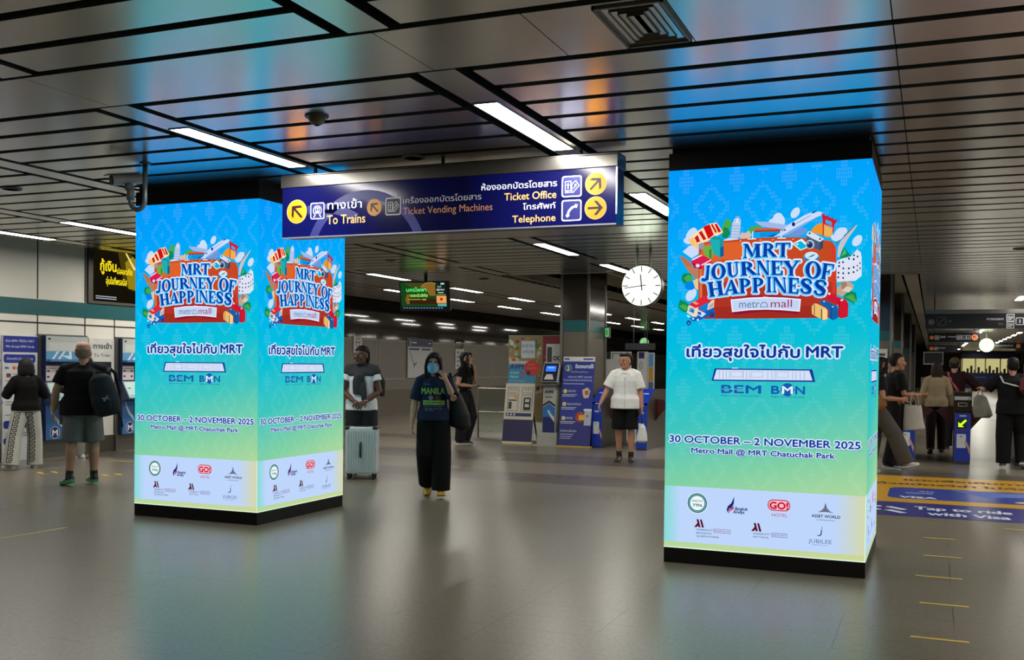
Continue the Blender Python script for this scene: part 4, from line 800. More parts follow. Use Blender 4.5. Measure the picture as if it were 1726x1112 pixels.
pictogram(b, 'ticket', 2.74, 0.305, 0.168, 0.0005, W_, blue); pictogram(b, 'phone', 2.74, 0.115, 0.168, 0.0005, W_, blue)
arrow(b, 2.94, 0.315, 0.088, rad(45), None, Y_, 0.0005); arrow(b, 2.94, 0.125, 0.09, 0, None, Y_, 0.0005)
b.build('lettering', None, t)

def far_sign(x, y, z, w, h, label, items):
    t = thing('direction_sign', label, 'sign', (x, y, z), 0, 'direction signs over the distant corridor')
    MB().box(0, w, 0, 0.2, 0, h).build('panel', M('sign_case_dark', (14, 15, 26), 0.3), t)
    MB().box(-0.01, w + 0.01, -0.01, 0.21, h, h + 0.1).build('housing', MATS['sign_housing'], t)
    for xx in (0.2, w - 0.2): MB().tube([(xx, 0.1, h + 0.1), (xx, 0.1, CZ + 0.02 - z)], 0.016).build('hanger', MATS['hanger_black'], t)
    b = MB(frame((0, -0.002, 0), (1, 0, 0), (0, 0, 1))); 
    for it in items: it(b, h)
    b.build('lettering', None, t)
    return t
wd, od, gd, dk2 = ink((205, 206, 205), 0.25), (ink((205, 160, 110), .1), ink((220, 105, 50), 0.35), ink((60, 16, 14))), ink((120, 120, 122), 0.02), ink((16, 18, 34))
far_sign(-0.2, 27.0, 2.56, 2.75, 0.36, 'dark direction sign with exits 3 and 2 over the corridor beyond the gates', [
    lambda b, h: pictogram(b, 'phone', 0.36, h / 2, 0.2, .0005, gd, dk2), lambda b, h: (b.mat(gd).disc(0.13, 0.16, 0.07, .0005), b.text('Lift', 0.5, 0.16, 0.05, .0005)),
    lambda b, h: (b.mat(wd).text('ทางออก', 1.72, 0.2, 0.06, .0005, width=0.36, align='R'), b.mat(gd).text('Exit', 1.72, 0.09, 0.05, .0005, align='R')),
    lambda b, h: (pictogram(b, 'ticket', 1.87, 0.255, 0.17, .0005, wd, dk2), pictogram(b, 'ticket', 1.87, 0.085, 0.16, .0005, wd, dk2), pictogram(b, '3', 2.07, 0.17, 0.17, .0005, wd, dk2), pictogram(b, '2', 2.27, 0.17, 0.17, .0005, wd, dk2)),
    lambda b, h: arrow(b, 2.52, 0.18, 0.125, rad(90), None, od, .0005)])
far_sign(-0.22, 46.0, 2.72, 1.95, 0.38, 'dark direction sign over the corridor, second of the row beyond the gates', [
    lambda b, h: (arrow(b, 0.13, 0.18, 0.075, rad(135), None, od, .0005), pictogram(b, 'ticket', 0.33, 0.18, 0.17, .0005, wd, dk2)), lambda b, h: b.mat(wd).text('ลิฟต์', 0.46, 0.17, 0.08, .0005),
    lambda b, h: (b.mat(wd).text('ทางออก', 1.05, 0.19, 0.06, .0005, width=0.3, align='R'), pictogram(b, 'ticket', 1.17, 0.19, 0.19, .0005, wd, dk2), pictogram(b, '1', 1.36, 0.19, 0.16, .0005, wd, dk2), pictogram(b, '2', 1.53, 0.19, 0.16, .0005, wd, dk2), arrow(b, 1.76, 0.19, 0.12, rad(135), None, od, .0005))])
far_sign(-0.3, 68.0, 2.68, 1.55, 0.4, 'dark direction sign over the corridor, farthest of the row of three', [
    lambda b, h: (arrow(b, 0.16, 0.2, 0.11, rad(135), None, od, .0005), b.mat(wd).text('ทางออก', 0.95, 0.2, 0.08, .0005, width=0.5, align='R'), pictogram(b, 'ticket', 0.42, 0.2, 0.2, .0005, wd, dk2))])
far_sign(3.2, 70.0, 2.92, 2.2, 0.34, 'dark direction sign at the frame edge, past the round corridor clock', [
    lambda b, h: (b.mat(wd).text('ประชาสัมพันธ์', 0.3, 0.16, 0.08, .0005, width=1.0), arrow(b, 1.6, 0.17, 0.12, 0, None, od, .0005))])
# ---------------------------------------------------------------- ceiling fittings
t = thing('air_vent', 'square louvred air vent set in the plain ceiling panel', 'air vent', (-1.55, 4.70, CZ))
VW, VD = 0.35, 0.64
b = MB(); b.box(0, VW, 0, VD, 0.10, 0.12); b.build('duct', M('duct_dark', (16, 14, 12), 0.8), t)
vm = M('vent_frame', (122, 112, 98), 0.5, var=0.15)
def vring(b, i, z0, z1, w):
    for a in ((i, VW - i, i, i + w), (i, VW - i, VD - i - w, VD - i), (i, i + w, i, VD - i), (VW - i - w, VW - i, i, VD - i)): b.box(*a, z0, z1)
b = MB(); vring(b, 0.0, -0.012, 0.03, 0.014); b.build('outer_frame', vm, t)
for k in range(4):
    i = 0.028 + k * 0.034; o = 0.03; b = MB()
    q = lambda d, z: [(d, d * 1.15, z), (VW - d, d * 1.15, z), (VW - d, VD - d * 1.15, z), (d, VD - d * 1.15, z)]
    b.add(q(i, -0.006 - k * 0.002) + q(i + o * 0.7, 0.055), [(0, 1, 5, 4), (1, 2, 6, 5), (2, 3, 7, 6), (3, 0, 4, 7)]); b.build('louvre', vm, t)
b = MB(); d = 0.16; b.box(d, VW - d, d * 1.1, VD - d * 1.1, 0.0, 0.01); b.build('centre_plate', vm, t)
t = thing('smoke_detector', 'domed smoke detector on the slats between the two near strip lamps', 'smoke detector', (-4.0, 6.08, CZ))
sm = M('aged_plastic', (128, 118, 94), 0.5)
MB().tube([(0, 0, 0), (0, 0, -0.012)], [0.085, 0.08], 28).build('base', M('detector_base', (84, 84, 80), 0.5), t, smooth=False)
MB().tube([(0, 0, -0.012), (0, 0, -0.03), (0, 0, -0.05), (0, 0, -0.062)], [0.058, 0.056, 0.046, 0.03], 28).build('body', sm, t)
MB().tube([(0, 0, -0.062), (0, 0, -0.07)], [0.022, 0.012], 16).build('sensor_tip', black_m, t)
def round_plate(name, x, y, r, label, cat, group, mm):
    t = thing(name, label, cat, (x, y, CZ), 0, group)
    MB().tube([(0, 0, 0.0), (0, 0, -0.006), (0, 0, -0.012)], [r, r, r * 0.93], 30).build('rim', mm, t)
    b = MB()
    for k in range(5): b.tube([(0, 0, -0.0125), (0, 0, -0.0145)], [r * (0.8 - k * 0.15)] * 2, 26)
    b.build('grille', M('speaker_grille', (70, 66, 60), 0.6), t)
    return t
spk = M('speaker_rim', (104, 100, 92), 0.45)
G = 'round ceiling speakers'
round_plate('ceiling_speaker', -4.02, 7.55, 0.1, 'round ceiling speaker just above the hanging direction sign', 'speaker', G, spk)
round_plate('ceiling_speaker', -4.02, 11.9, 0.1, 'round ceiling speaker seen below the right end of the direction sign', 'speaker', G, spk)
round_plate('ceiling_speaker', -8.6, 7.6, 0.1, 'round ceiling speaker at the far left over the ticket machines', 'speaker', G, spk)
round_plate('ceiling_speaker', 1.32, 12.0, 0.1, 'round ceiling speaker past the top right corner of the right display pillar', 'speaker', G, spk)
round_plate('ceiling_speaker', 1.1, 16.0, 0.1, 'round ceiling speaker over the corridor, farther from the display pillar', 'speaker', G, spk)
round_plate('ceiling_speaker', -8.35, 14.9, 0.1, 'round ceiling speaker to the left above the hanging television', 'speaker', G, spk)
round_plate('ceiling_speaker', -8.3, 18.6, 0.1, 'round ceiling speaker left of the granite column', 'speaker', G, spk)
# cameras
def dome_camera(x, y, label):
    t = thing('dome_camera', label, 'camera', (x, y, CZ))
    MB().tube([(0, 0, 0), (0, 0, -0.03)], 0.07, 24).build('base', white_m, t); MB().ball((0, 0, -0.03), 0.055).build('dome', M('smoked_dome', (120, 140, 150), 0.1), t, smooth=True)
dome_camera(-4.95, 11.4, 'small dome camera hanging just under the lower edge of the direction sign')
t = thing('security_camera', 'white security camera on a hooked pipe by the left display pillar', 'camera', (-6.37, 7.02, CZ))
pm = M('camera_pipe', (120, 132, 136), 0.35, 0.4)
pts = [(0, 0, 0), (0, 0, -0.32)] + [(-0.08 + 0.08 * math.cos(rad(a)), 0, -0.32 - 0.08 * math.sin(rad(a))) for a in range(20, 181, 20)] + [(-0.16, 0, -0.29)]
MB().tube(pts, 0.021, 14).build('pipe', pm, t, smooth=True)
MB().tube([(0, 0, 0.0), (0, 0, -0.012)], 0.05, 20).build('flange', pm, t)
b = MB(); b.tube([(-0.16, 0, -0.31), (-0.16, 0, -0.2)], [0.035, 0.03], 14); b.ball((-0.175, 0, -0.2), 0.042); b.build('bracket', M('camera_grey', (116, 124, 130), 0.4), t, smooth=True)
R = Matrix.Rotation(rad(-28), 3, 'Z') @ Matrix.Rotation(rad(10), 3, 'X')
b = MB(Matrix.Translation((-0.20, 0.02, -0.125)) @ R.to_4x4()); b.tube([(0, -0.15, 0), (0, -0.13, 0), (0, 0.12, 0)], [0.052, 0.055, 0.05], 16, ry=[0.045, 0.048, 0.045]); b.build('housing', M('camera_white', (150, 156, 160), 0.4), t, smooth=False)
b = MB(b.T); b.box(-0.062, 0.062, -0.19, 0.1, 0.046, 0.054); b.build('sun_shield', M('camera_white', (150, 156, 160), 0.4), t)
b = MB(b.T); b.tube([(0, -0.156, 0), (0, -0.148, 0)], 0.044, 18); b.build('lens_window', black_m, t)
# hanging television
t = thing('hanging_television', 'black television showing a green picture, hung from the ceiling over the masked woman', 'television', (-9.1, 17.6, 2.86), rad(12))
MB().tube([(0, 0.06, 0.0), (0, 0.06, CZ - 2.86)], 0.035).build('pole', black_m, t); b = MB(); b.box(-0.15, 0.15, 0.04, 0.08, -0.12, 0.14); b.build('mount', black_m, t)
tv = MB(); tv.box(-0.50, 0.50, 0.0, 0.06, -0.29, 0.29); tvo = tv.build('casing', M('tv_plastic', (10, 10, 12), 0.3), t, bevel=0.008); tvo.rotation_euler = (rad(14), 0, 0)
b = MB(frame((-0.5, -0.004, -0.29), (1, 0, 0), (0, 0, 1))); g = lambda c, s=0.8: E(c, s)
b.mat(g((26, 74, 30))).rect(0.03, 0.09, 0.72, 0.555); b.mat(g((70, 80, 28))).poly([(0.1, 0.555), (0.55, 0.555), (0.45, 0.42), (0.25, 0.45)], .0003)
b.mat(g((150, 110, 40))).poly([(0.42, 0.46), (0.5, 0.53), (0.6, 0.555), (0.72, 0.555), (0.72, 0.3), (0.6, 0.3), (0.55, 0.4)], .0006); b.mat(g((190, 160, 90))).ring(0.62, 0.32, 0.235, 0.245, .0009, a0=60, a1=140)
b.mat(g((140, 100, 36))).poly([(0.14, 0.14), (0.2, 0.14), (0.18, 0.25), (0.24, 0.33), (0.15, 0.33), (0.11, 0.22)], .0006); b.mat(g((60, 36, 14))).rect(0.2, 0.14, 0.72, 0.24, .0004)
b.mat(g((90, 235, 120), 1)).text('นครไพพา', 0.14, 0.38, 0.075, .0012, width=0.40, off=0.003); b.mat(g((150, 230, 90), 1)).text('เดอะมิวสิคัล', 0.22, 0.28, 0.06, .0012, width=0.34, off=0.003)
b.mat(g((225, 170, 90))).rect(0.17, 0.222, 0.42, 0.236, .0013); b.rect(0.45, 0.215, 0.53, 0.24, .0013)
b.mat(g((14, 44, 34))).rect(0.72, 0.09, 0.93, 0.555); b.mat(g((230, 235, 225))).text('วันนี้', 0.76, 0.46, 0.035, .0004); b.text('EMV', 0.75, 0.40, 0.036, .0004, width=0.15, off=0.002); b.rect(0.77, 0.355, 0.88, 0.37, .0004); b.rect(0.83, 0.52, 0.9, 0.55, .0004)
b.mat(g((120, 170, 90))).rect(0.735, 0.315, 0.92, 0.33, .0004); b.mat(g((240, 160, 90), 1)).rect(0.735, 0.16, 0.93, 0.30, .0004); b.mat(g((190, 60, 20))).disc(0.83, 0.235, 0.03, .0008); b.mat(g((100, 185, 165))).rect(0.75, 0.095, 0.93, 0.15, .0004)
b.mat(g((16, 22, 46))).rect(0.03, 0.03, 0.93, 0.09); b.mat(g((150, 160, 190)))
for k in range(14): b.rect(0.06 + k * 0.058, 0.055, 0.10 + k * 0.058, 0.07, .0004)
b.build('screen', None, tvo)
# clocks
def clock(x, y, z, r, label, hands, stems, tint=(236, 250, 226), glow=2.0):
    t = thing('station_clock', label, 'clock', (x, y, z), 0, 'round lit clocks hung from the ceiling')
    b = MB(); b.tube([(0, 0.07, 0), (0, -0.07, 0)], r, 48); b.build('case', M('clock_case', (28, 40, 24), 0.4), t)
    fm = frame((0, -0.072, 0), (1, 0, 0), (0, 0, 1)); b = MB(fm); b.disc(0, 0, r * 0.965, 0, 56); b.build('dial', E(tint, glow, True), t)
    b = MB(fm); b.mat(E((22, 34, 20), 0.5))
    for k in range(60):
        a = rad(k * 6); q = (0.70, 0.92, 0.05) if k % 5 == 0 else (0.88, 0.92, 0.012)
        b.line([(r * q[0] * math.sin(a), r * q[0] * math.cos(a)), (r * q[1] * math.sin(a), r * q[1] * math.cos(a))], r * q[2], 0.001)
    b.build('minute_marks', None, t)
    for nm, deg, ln, w in (('hour_hand', hands[0], 0.52, 0.06), ('minute_hand', hands[1], 0.84, 0.045)):
        b = MB(fm); a = rad(deg); b.mat(E((30, 40, 26), 0.4)).line([(-0.2 * r * math.sin(a), -0.2 * r * math.cos(a)), (ln * r * math.sin(a), ln * r * math.cos(a))], r * w, 0.002); b.build(nm, None, t)
    for sx in stems: MB().tube([(sx, 0, math.sqrt(max(0, r * r - sx * sx)) - 0.01), (sx, 0, CZ - z + 0.03)], 0.022).build('hanger', M('clock_hanger', (120, 128, 104), 0.4, 0.3), t)
    return t
clock(-3.99, 14.7, 2.74, 0.305, 'large round lit clock beside the right display pillar', (-6, 263), (-0.09, 0.11))
clock(-12.9, 48.0, 2.72, 0.23, 'small round lit clock far behind the man in the white shirt', (0, 90), (0,), (150, 220, 150), 0.9)
clock(2.2, 51.0, 2.70, 0.32, 'round lit clock in the distant corridor beyond the gates', (20, 200), (0,), (240, 255, 200), 2.2)

# ---------------------------------------------------------------- granite columns
def column(x0, x1, y0, y1, top, label, z_teal=(2.22, 2.44)):
    t = thing('granite_column', label, 'column', (x0, y0, 0), 0, 'granite columns down the hall'); w, d = x1 - x0, y1 - y0
    MB().box(0.03, w - 0.03, 0.03, d - 0.03, 0, top).build('shaft', gran_m, t)
    b = MB()
    for x in (0, w - 0.05):
        for y in (0, d - 0.05): b.box(x, x + 0.05, y, y + 0.05, 0, top)
    b.build('corner_trim', M('column_steel', (134, 130, 122), 0.3, 0.8), t)
    b = MB(); b.box(0.02, w - 0.02, 0.02, d - 0.02, z_teal[0], z_teal[1]); b.build('teal_band', teal_m, t)
    b = MB(); b.box(0.015, w - 0.015, 0.015, d - 0.015, 2.44, top); b.build('upper_panel', M('dark_polished_cladding', (52, 44, 38), 0.12, spec=0.8), t)
    return t
column(-6.72, -6.13, 18.72, 19.86, 3.98, 'granite column with a teal band behind the blue banner stand')
for k, y in enumerate((24.9, 33.6, 46.0, 57.0)):
    column(-1.95, -0.89, y, y + 1.15, 3.9, ('granite column with a teal band just past the right display pillar', 'second granite column of the row beyond the right display pillar', 'third granite column of the row beyond the right display pillar', 'last granite column of the row beyond the right display pillar')[k])
t = tag(MB(frame((-1.6, 24.89, 0), (1, 0, 0), (0, 0, 1))).mat(white_m).rect(0, 1.25, 0.62, 2.02).mat(ink((60, 66, 80))).rect(0.05, 1.86, 0.57, 1.92, .002).rect(0.05, 1.75, 0.5, 1.79, .002).rect(0.05, 1.3, 0.57, 1.7, .002).build('paper_notice'), 'white paper notice on the granite column past the right display pillar', 'notice')

# ---------------------------------------------------------------- wall posters and signs
LF = lambda y, x=WX: frame((x, y, 0), (0, 1, 0), (0, 0, 1))     # plane on the left wall: x runs down the hall, y is height
t = thing('lit_advertisement', 'black backlit advertisement with yellow Thai lettering on the wall above the machines', 'advertisement', (WX, 13.0, 2.5))
b = MB(); b.box(0, 0.05, 0, 2.6, 0, 0.98); b.build('frame', M('ad_frame', (78, 74, 66), 0.4, 0.4), t, bevel=0.006)
b = MB(frame((0.053, 0.1, 0.05), (0, 1, 0), (0, 0, 1))); b.mat(E((22, 17, 8), 1)).rect(0, 0, 2.4, 0.86)
b.mat(E((70, 58, 10))).poly([(0.55, 0.86), (0.85, 0.86), (1.6, 0.2), (1.4, 0.05), (0.7, 0.3)], .0005); b.mat(E((150, 128, 20))).poly([(0.72, 0.7), (0.9, 0.82), (1.5, 0.4), (1.45, 0.2), (0.8, 0.25)], .0008); b.mat(E((240, 225, 150))).poly([(0.72, 0.86), (0.76, 0.86), (0.98, 0.6), (0.93, 0.58)], .001)
b.mat(E((250, 225, 30), 1.1)).text('กู้เงิน', 0.15, 0.52, 0.17, .0015, width=0.36, off=0.006); b.text('ปลอดภัย', 0.53, 0.49, 0.1, .0015, width=0.36, off=0.003); b.text('อุ่นใจที่พรอมิส', 0.28, 0.30, 0.11, .0015, width=0.48, off=0.003)
b.mat(E((190, 205, 220), .8)).rect(0.05, 0.075, 0.52, 0.09, .0015); b.rect(0.05, 0.04, 0.52, 0.055, .0015)
b.build('picture', None, t)
t = thing('card_payment_board', 'tall white board on accepted cards with a dark blue head, behind the bob-haired person', 'notice board', (WX + 0.016, 11.31, 0.0))
b = MB(); b.box(0, 0.03, 0, 0.655, 0.0, 1.92); b.build('panel', M('board_white', (205, 207, 208), 0.4), t, bevel=0.004)
b = MB(frame((0.032, 0, 0), (0, 1, 0), (0, 0, 1))); nb = ink((24, 40, 140)); wt = ink((230, 232, 240))
b.mat(nb).rect(0.01, 1.665, 0.65, 1.91); b.mat(wt).text('บัตร EMV ที่ใช้กับ MRT', 0.055, 1.82, 0.035, .001, width=0.53); b.text('We Accept EMV Cards', 0.055, 1.735, 0.036, .001, width=0.53)
for y0, y1, w in ((1.50, 1.63, .61), (1.02, 1.15, .61), (0.50, 0.62, .61), (0.26, 0.36, 0.3)): b.mat(nb).rrect(0.02, y0, w, y1, 0.04)
b.mat(wt).text('บัตรเครดิต (Credit Cards)', 0.075, 1.548, 0.035, .001, width=0.49); b.text('บัตรเดบิต', 0.06, 1.065, 0.035, .001)
b.mat(ink((30, 40, 110))).text('VISA', 0.035, 1.41, 0.03, .001, off=0.002); b.mat(ink((210, 40, 40))).disc(0.21, 1.425, 0.025, .001); b.mat(ink((235, 150, 40))).disc(0.24, 1.425, 0.025, .0012); b.mat(ink((110, 50, 60))).rrect(0.07, 1.28, 0.15, 1.34, 0.01, .001)
b.mat(ink((120, 124, 135)))
for k, (x0, x1, y) in enumerate(((.2, .34, 1.32), (.2, .34, 1.29), (.05, .3, 1.22), (.05, .6, .9), (.05, .6, .86), (.05, .5, .7), (.05, .6, .42), (.05, .5, .38))): b.rect(x0, y, x1, y + 0.012, .001)
b.mat(ink((60, 100, 170))).rect(0.2, 0.1, 0.3, 0.36, .0008); b.mat(ink((30, 46, 130))).rect(0.2, 0.06, 0.3, 0.16, .001)
b.build('print', None, t)
t = thing('entrance_notice', 'white To Train notice on the wall between the two ticket machines', 'notice', (WX, 13.05, 0))
b = MB(); b.box(0, 0.012, 0, 0.57, 1.18, 1.92); b.build('sheet', white_m, t)
b = MB(frame((0.0135, 0, 0), (0, 1, 0), (0, 0, 1))); b.mat(ink((24, 24, 30))).text('ทางเข้า', 0.1, 1.75, 0.085, .0005, width=0.4, off=0.003); b.text('To Train', 0.11, 1.615, 0.055, .0005, width=0.36); b.rect(0.1, 1.2, 0.5, 1.53, .0005)
b.build('print', None, t)
def ticket_machine(y0, w, label, red=False):
    t = thing('ticket_machine', label, 'ticket machine', (WX, y0, 0.0), 0, 'ticket machines along the wall')
    b = MB(); b.box(0, 0.05, -0.05, w + 0.05, 0.0, 1.96); b.build('surround', M('machine_steel', (112, 110, 104), 0.4, 0.7), t, bevel=0.004)
    b = MB(); b.box(0.02, 0.13, 0, w, 0.28, 1.94); b.build('body', M('machine_navy', (22, 34, 74), 0.35), t, bevel=0.005)
    F = frame((0.131, 0, 0), (0, 1, 0), (0, 0, 1)); b = MB(F)
    if red: b.mat(ink((150, 40, 42))).rect(0.01, 1.3, w - 0.01, 1.93)
    else:
        b.mat(ink((178, 184, 180))).rect(0.01, 1.56, w - 0.01, 1.93); b.mat(ink((86, 150, 190))).rect(0.01, 1.56, w - 0.01, 1.69, .0005); b.mat(ink((196, 200, 196))).rect(0.07, 1.70, w - 0.02, 1.83, .0006); b.mat(ink((24, 26, 34))).rect(0.05, 1.87, 0.1, 1.9, .0006)
        b.mat(ink((215, 225, 230))); b.poly([(0.12, 1.565), (0.17, 1.565), (0.27, 1.69), (0.23, 1.69)], .001); b.poly([(0.24, 1.565), (0.29, 1.565), (0.4, 1.69), (0.36, 1.69)], .001); b.poly([(0.30, 1.63), (0.48, 1.565), (0.53, 1.565), (0.52, 1.69), (0.47, 1.69), (0.47, 1.62)], .001)
    b.build('header', None, t)
    b = MB(); b.box(0.13, 0.24, 0.0, w, 1.52, 1.555); b.build('canopy', M('machine_blue', (46, 112, 160), 0.35), t, bevel=0.01)
    b = MB(F); b.mat(ink((206, 196, 196))).rect(0.01, 1.22, 0.28, 1.46); b.mat(ink((120, 110, 120))).rect(0.0, 1.415, 0.28, 1.425, .0005); b.mat(ink((50, 40, 60)))
    for x, y in ((.03, 1.36), (.2, 1.36), (.03, 1.27), (.2, 1.27)): b.rect(x, y, x + 0.05, y + 0.03, .0006)
    b.mat(ink((120, 170, 205))).rect(0.34, 1.33, 0.55, 1.5); b.mat(ink((24, 40, 90))).text('2', 0.38, 1.38, 0.085, .0006); b.mat(ink((40, 70, 130))).rect(0.6, 1.28, 0.84, 1.48); b.build('instruction_panel', None, t)
    b = MB(); b.add([(0.13, 0.0, 1.2), (0.13, w, 1.2), (0.29, w, 0.9), (0.29, 0, 0.9), (0.13, 0, 0.85), (0.13, w, 0.85)], [(0, 3, 2, 1), (3, 4, 5, 2), (0, 4, 3), (1, 2, 5), (0, 1, 5, 4)]); b.build('sloped_shelf', M('shelf_navy', (26, 48, 88), 0.3), t)
    b = MB(frame((0.291, 0, 0.902), (0, 1, 0), (-0.16, 0, 0.3))); b.mat(ink((168, 205, 200))).rrect(0.02, 0.02, 0.3, 0.32, 0.02, .002); b.mat(ink((30, 60, 80))).rect(0.07, 0.19, 0.13, 0.21, .003); b.mat(ink((90, 170, 190))).rect(0.04, 0.04, 0.28, 0.07, .003); b.build('card_reader', None, t)
    b = MB(frame((0.291, 0, 0.902), (0, 1, 0), (-0.16, 0, 0.3))); b.mat(E((206, 220, 252), 1.0)).rrect(0.36, 0.03, 0.8, 0.32, 0.02, .002); b.mat(E((110, 140, 215), .8)).rect(0.36, 0.28, 0.8, 0.31, .003); b.line([(0.45, 0.2), (0.5, 0.23), (0.56, 0.16), (0.62, 0.2), (0.7, 0.17)], 0.012, .003); b.rect(0.44, 0.1, 0.7, 0.12, .003); b.build('touch_screen', None, t)
    b = MB(F); b.mat(ink((52, 104, 162))).rect(0.01, 0.285, w - 0.01, 0.86, .0004); b.mat(ink((186, 206, 222)))
    pts = [(0.08, 0.86), (0.1, 0.75), (0.16, 0.63), (0.27, 0.52), (0.4, 0.44), (0.52, 0.4)]
    b.add([(x, y, .0008) for x, y in pts] + [(x + 0.01 + 0.07 * k / 5, y + 0.06 * k / 5, .0008) for k, (x, y) in enumerate(pts)], [(k, k + 1, k + 7, k + 6) for k in range(5)])
    b.build('lower_front', None, t)
    b = MB(F); b.mat(ink((18, 22, 36))).rrect(0.28, 0.52, 0.6, 0.82, 0.02, .001); b.mat(ink((66, 66, 66))).rect(0.33, 0.62, 0.55, 0.64, .0015); b.rect(0.33, 0.74, 0.55, 0.755, .0015); b.build('coin_tray', None, t)
    b = MB(F); b.mat(ink((200, 208, 220))).disc(0.19, 0.4, 0.098, .001); b.mat(ink((22, 34, 90))).disc(0.19, 0.4, 0.088, .0014); b.mat(ink((225, 230, 238))).text('M', 0.193, 0.355, 0.09, .002, width=0.105, align='C', off=0.006); b.build('roundel', None, t)
    return t
ticket_machine(12.04, 0.88, 'blue ticket machine in front of the man with the backpack')
ticket_machine(13.68, 0.88, 'blue ticket machine partly hidden by the edge of the left display pillar')
ticket_machine(10.26, 0.86, 'ticket machine with a red head at the edge of the picture', True)
FF = lambda y: frame((FX + 0.025, y, 0), (0, 1, 0), (0, 0, 1))
t = thing('line_map_poster', 'white line map poster with a blue head on the side wall behind the masked woman', 'poster', (FX + 0.02, 28.65, 0))
b = MB(); b.box(0, 0.03, 0, 1.75, 1.1, 2.36); b.build('board', M('poster_frame', (150, 150, 146), 0.4), t)
b = MB(frame((0.032, 0, 0), (0, 1, 0), (0, 0, 1))); b.mat(ink((38, 48, 86))).rect(0.02, 2.12, 1.73, 2.35); b.mat(ink((190, 192, 192))).rect(0.04, 1.12, 1.71, 2.09); b.mat(ink((38, 48, 86))).rect(0.1, 2.0, 0.8, 2.06, .002); b.rect(0.95, 2.0, 1.6, 2.06, .002)
b.mat(ink((215, 220, 230))).ring(0.2, 2.26, 0.03, 0.05, .002); b.rect(0.17, 2.16, 0.23, 2.2, .002); b.rect(0.32, 2.22, 0.6, 2.26, .002); b.rect(1.45, 2.22, 1.6, 2.25, .002); b.mat(ink((70, 74, 80))).line([(0.15, 1.95), (0.35, 1.65), (0.45, 1.5)], 0.03, .002); b.poly([(0.42, 1.55), (0.62, 1.62), (0.6, 1.56), (0.5, 1.52), (0.46, 1.4)], .002); b.build('print', None, t)
t = thing('prohibition_sign', 'small white sign with a round symbol on the wall beside the woman with the suitcase', 'sign', (FX + 0.02, 25.42, 0))
b = MB(); b.box(0, 0.015, 0, 0.46, 1.86, 2.33); b.build('plate', white_m, t); b = MB(frame((0.017, 0, 0), (0, 1, 0), (0, 0, 1))); b.mat(ink((170, 60, 60))).ring(0.23, 2.16, 0.1, 0.13, .001); b.mat(ink((60, 60, 66))).rect(0.12, 2.145, 0.34, 2.175, .001); b.rect(0.1, 1.94, 0.36, 1.97, .001); b.build('symbol', None, t)
t = thing('paper_notice', 'white paper notice on the side wall behind the woman in black', 'notice', (FX + 0.02, 32.2, 0))
b = MB(); b.box(0, 0.012, 0, 0.7, 1.4, 2.1); b.build('sheet', white_m, t); b = MB(frame((0.014, 0, 0), (0, 1, 0), (0, 0, 1))); b.mat(ink((130, 130, 134)))
for i in range(2):
    for j in range(4): b.rect(0.1 + i * 0.3, 1.48 + j * 0.15, 0.3 + i * 0.3, 1.56 + j * 0.15, .001)
b.build('print', None, t)
t = thing('steel_pipe_bracket', 'curved steel bracket over the paper notice on the side wall', 'bracket', (FX + 0.02, 32.55, 2.12)); MB().tube([(0, 0, 0.28), (0.12, 0, 0.26), (0.16, 0, 0.14), (0.05, 0, 0.0)], 0.04).build('pipe', steel_m, t, smooth=True)

# ---------------------------------------------------------------- boards by the gates
def lean(o, w, h, dy):      # plane leaning back by dy over its height
    return frame(o, (1, 0, 0), (0, dy, h))
t = thing('food_poster_stand', 'tall poster of food dishes with a red side strip, behind the topping-up board', 'poster stand', (-8.06, 19.35, 0))
b = MB(); b.box(0, 1.12, 0, 0.03, 0.4, 2.16); b.build('panel', M('panel_edge_white', (190, 186, 178), 0.5), t)
for x in (0.1, 0.95): MB().box(x, x + 0.05, -0.15, 0.2, 0, 0.03).box(x, x + 0.05, 0.0, 0.03, 0.0, 0.42).build('foot', black_m, t)
b = MB(frame((0, -0.002, 0), (1, 0, 0), (0, 0, 1))); b.mat(ink((150, 132, 92))).rect(0, 0.42, 0.75, 2.15)
rnd = random.Random(3); cols = [(190, 180, 150), (70, 120, 60), (120, 50, 40), (215, 215, 205), (200, 150, 60), (90, 150, 130), (60, 60, 40), (210, 120, 50), (170, 200, 200)]
for k in range(120):
    cx, cy, r_ = rnd.uniform(0.04, 0.71), rnd.uniform(0.95, 2.11), rnd.uniform(0.015, 0.05); b.mat(ink(rnd.choice(cols))).disc(cx, cy, r_, .0006 + k * 1e-5, 10, ry=r_ * rnd.uniform(.5, 1.3))
b.mat(ink((130, 40, 36))).poly([(0.02, 1.0), (0.0, 1.5), (0.1, 1.68), (0.22, 1.6), (0.26, 1.1)], .002); b.mat(ink((225, 120, 40))).poly([(0.36, 1.1), (0.4, 1.5), (0.48, 1.55), (0.54, 1.1)], .002); b.mat(ink((205, 215, 220))).rect(0.28, 1.7, 0.58, 2.05, .002); b.mat(ink((70, 90, 160))).text('ตลาด', 0.3, 1.92, 0.07, .0025, width=0.25); b.text('อร่อย', 0.31, 1.8, 0.07, .0025, width=0.24)
b.mat(ink((140, 28, 38))).rect(0.75, 0.42, 1.12, 2.15, .001); b.mat(ink((225, 225, 225))).disc(0.94, 1.92, 0.055, .002, 7); b.mat(ink((140, 28, 38))).disc(0.94, 1.92, 0.012, .0025, 8); b.mat(ink((225, 120, 60))).text('เพื่อพี่น้อง', 0.78, 1.70, 0.07, .002, width=0.31); b.mat(ink((225, 215, 215)))
for k, w in enumerate((.12, .3, .32, .28, .3)): b.rect(0.79, 1.60 - k * 0.09, 0.79 + w, 1.63 - k * 0.09, .002)
b.build('print', None, t)
t = thing('topping_up_board', 'leaning information board, blue above and white below, left of the grey card machine', 'information board', (-7.84, 18.52, 0))
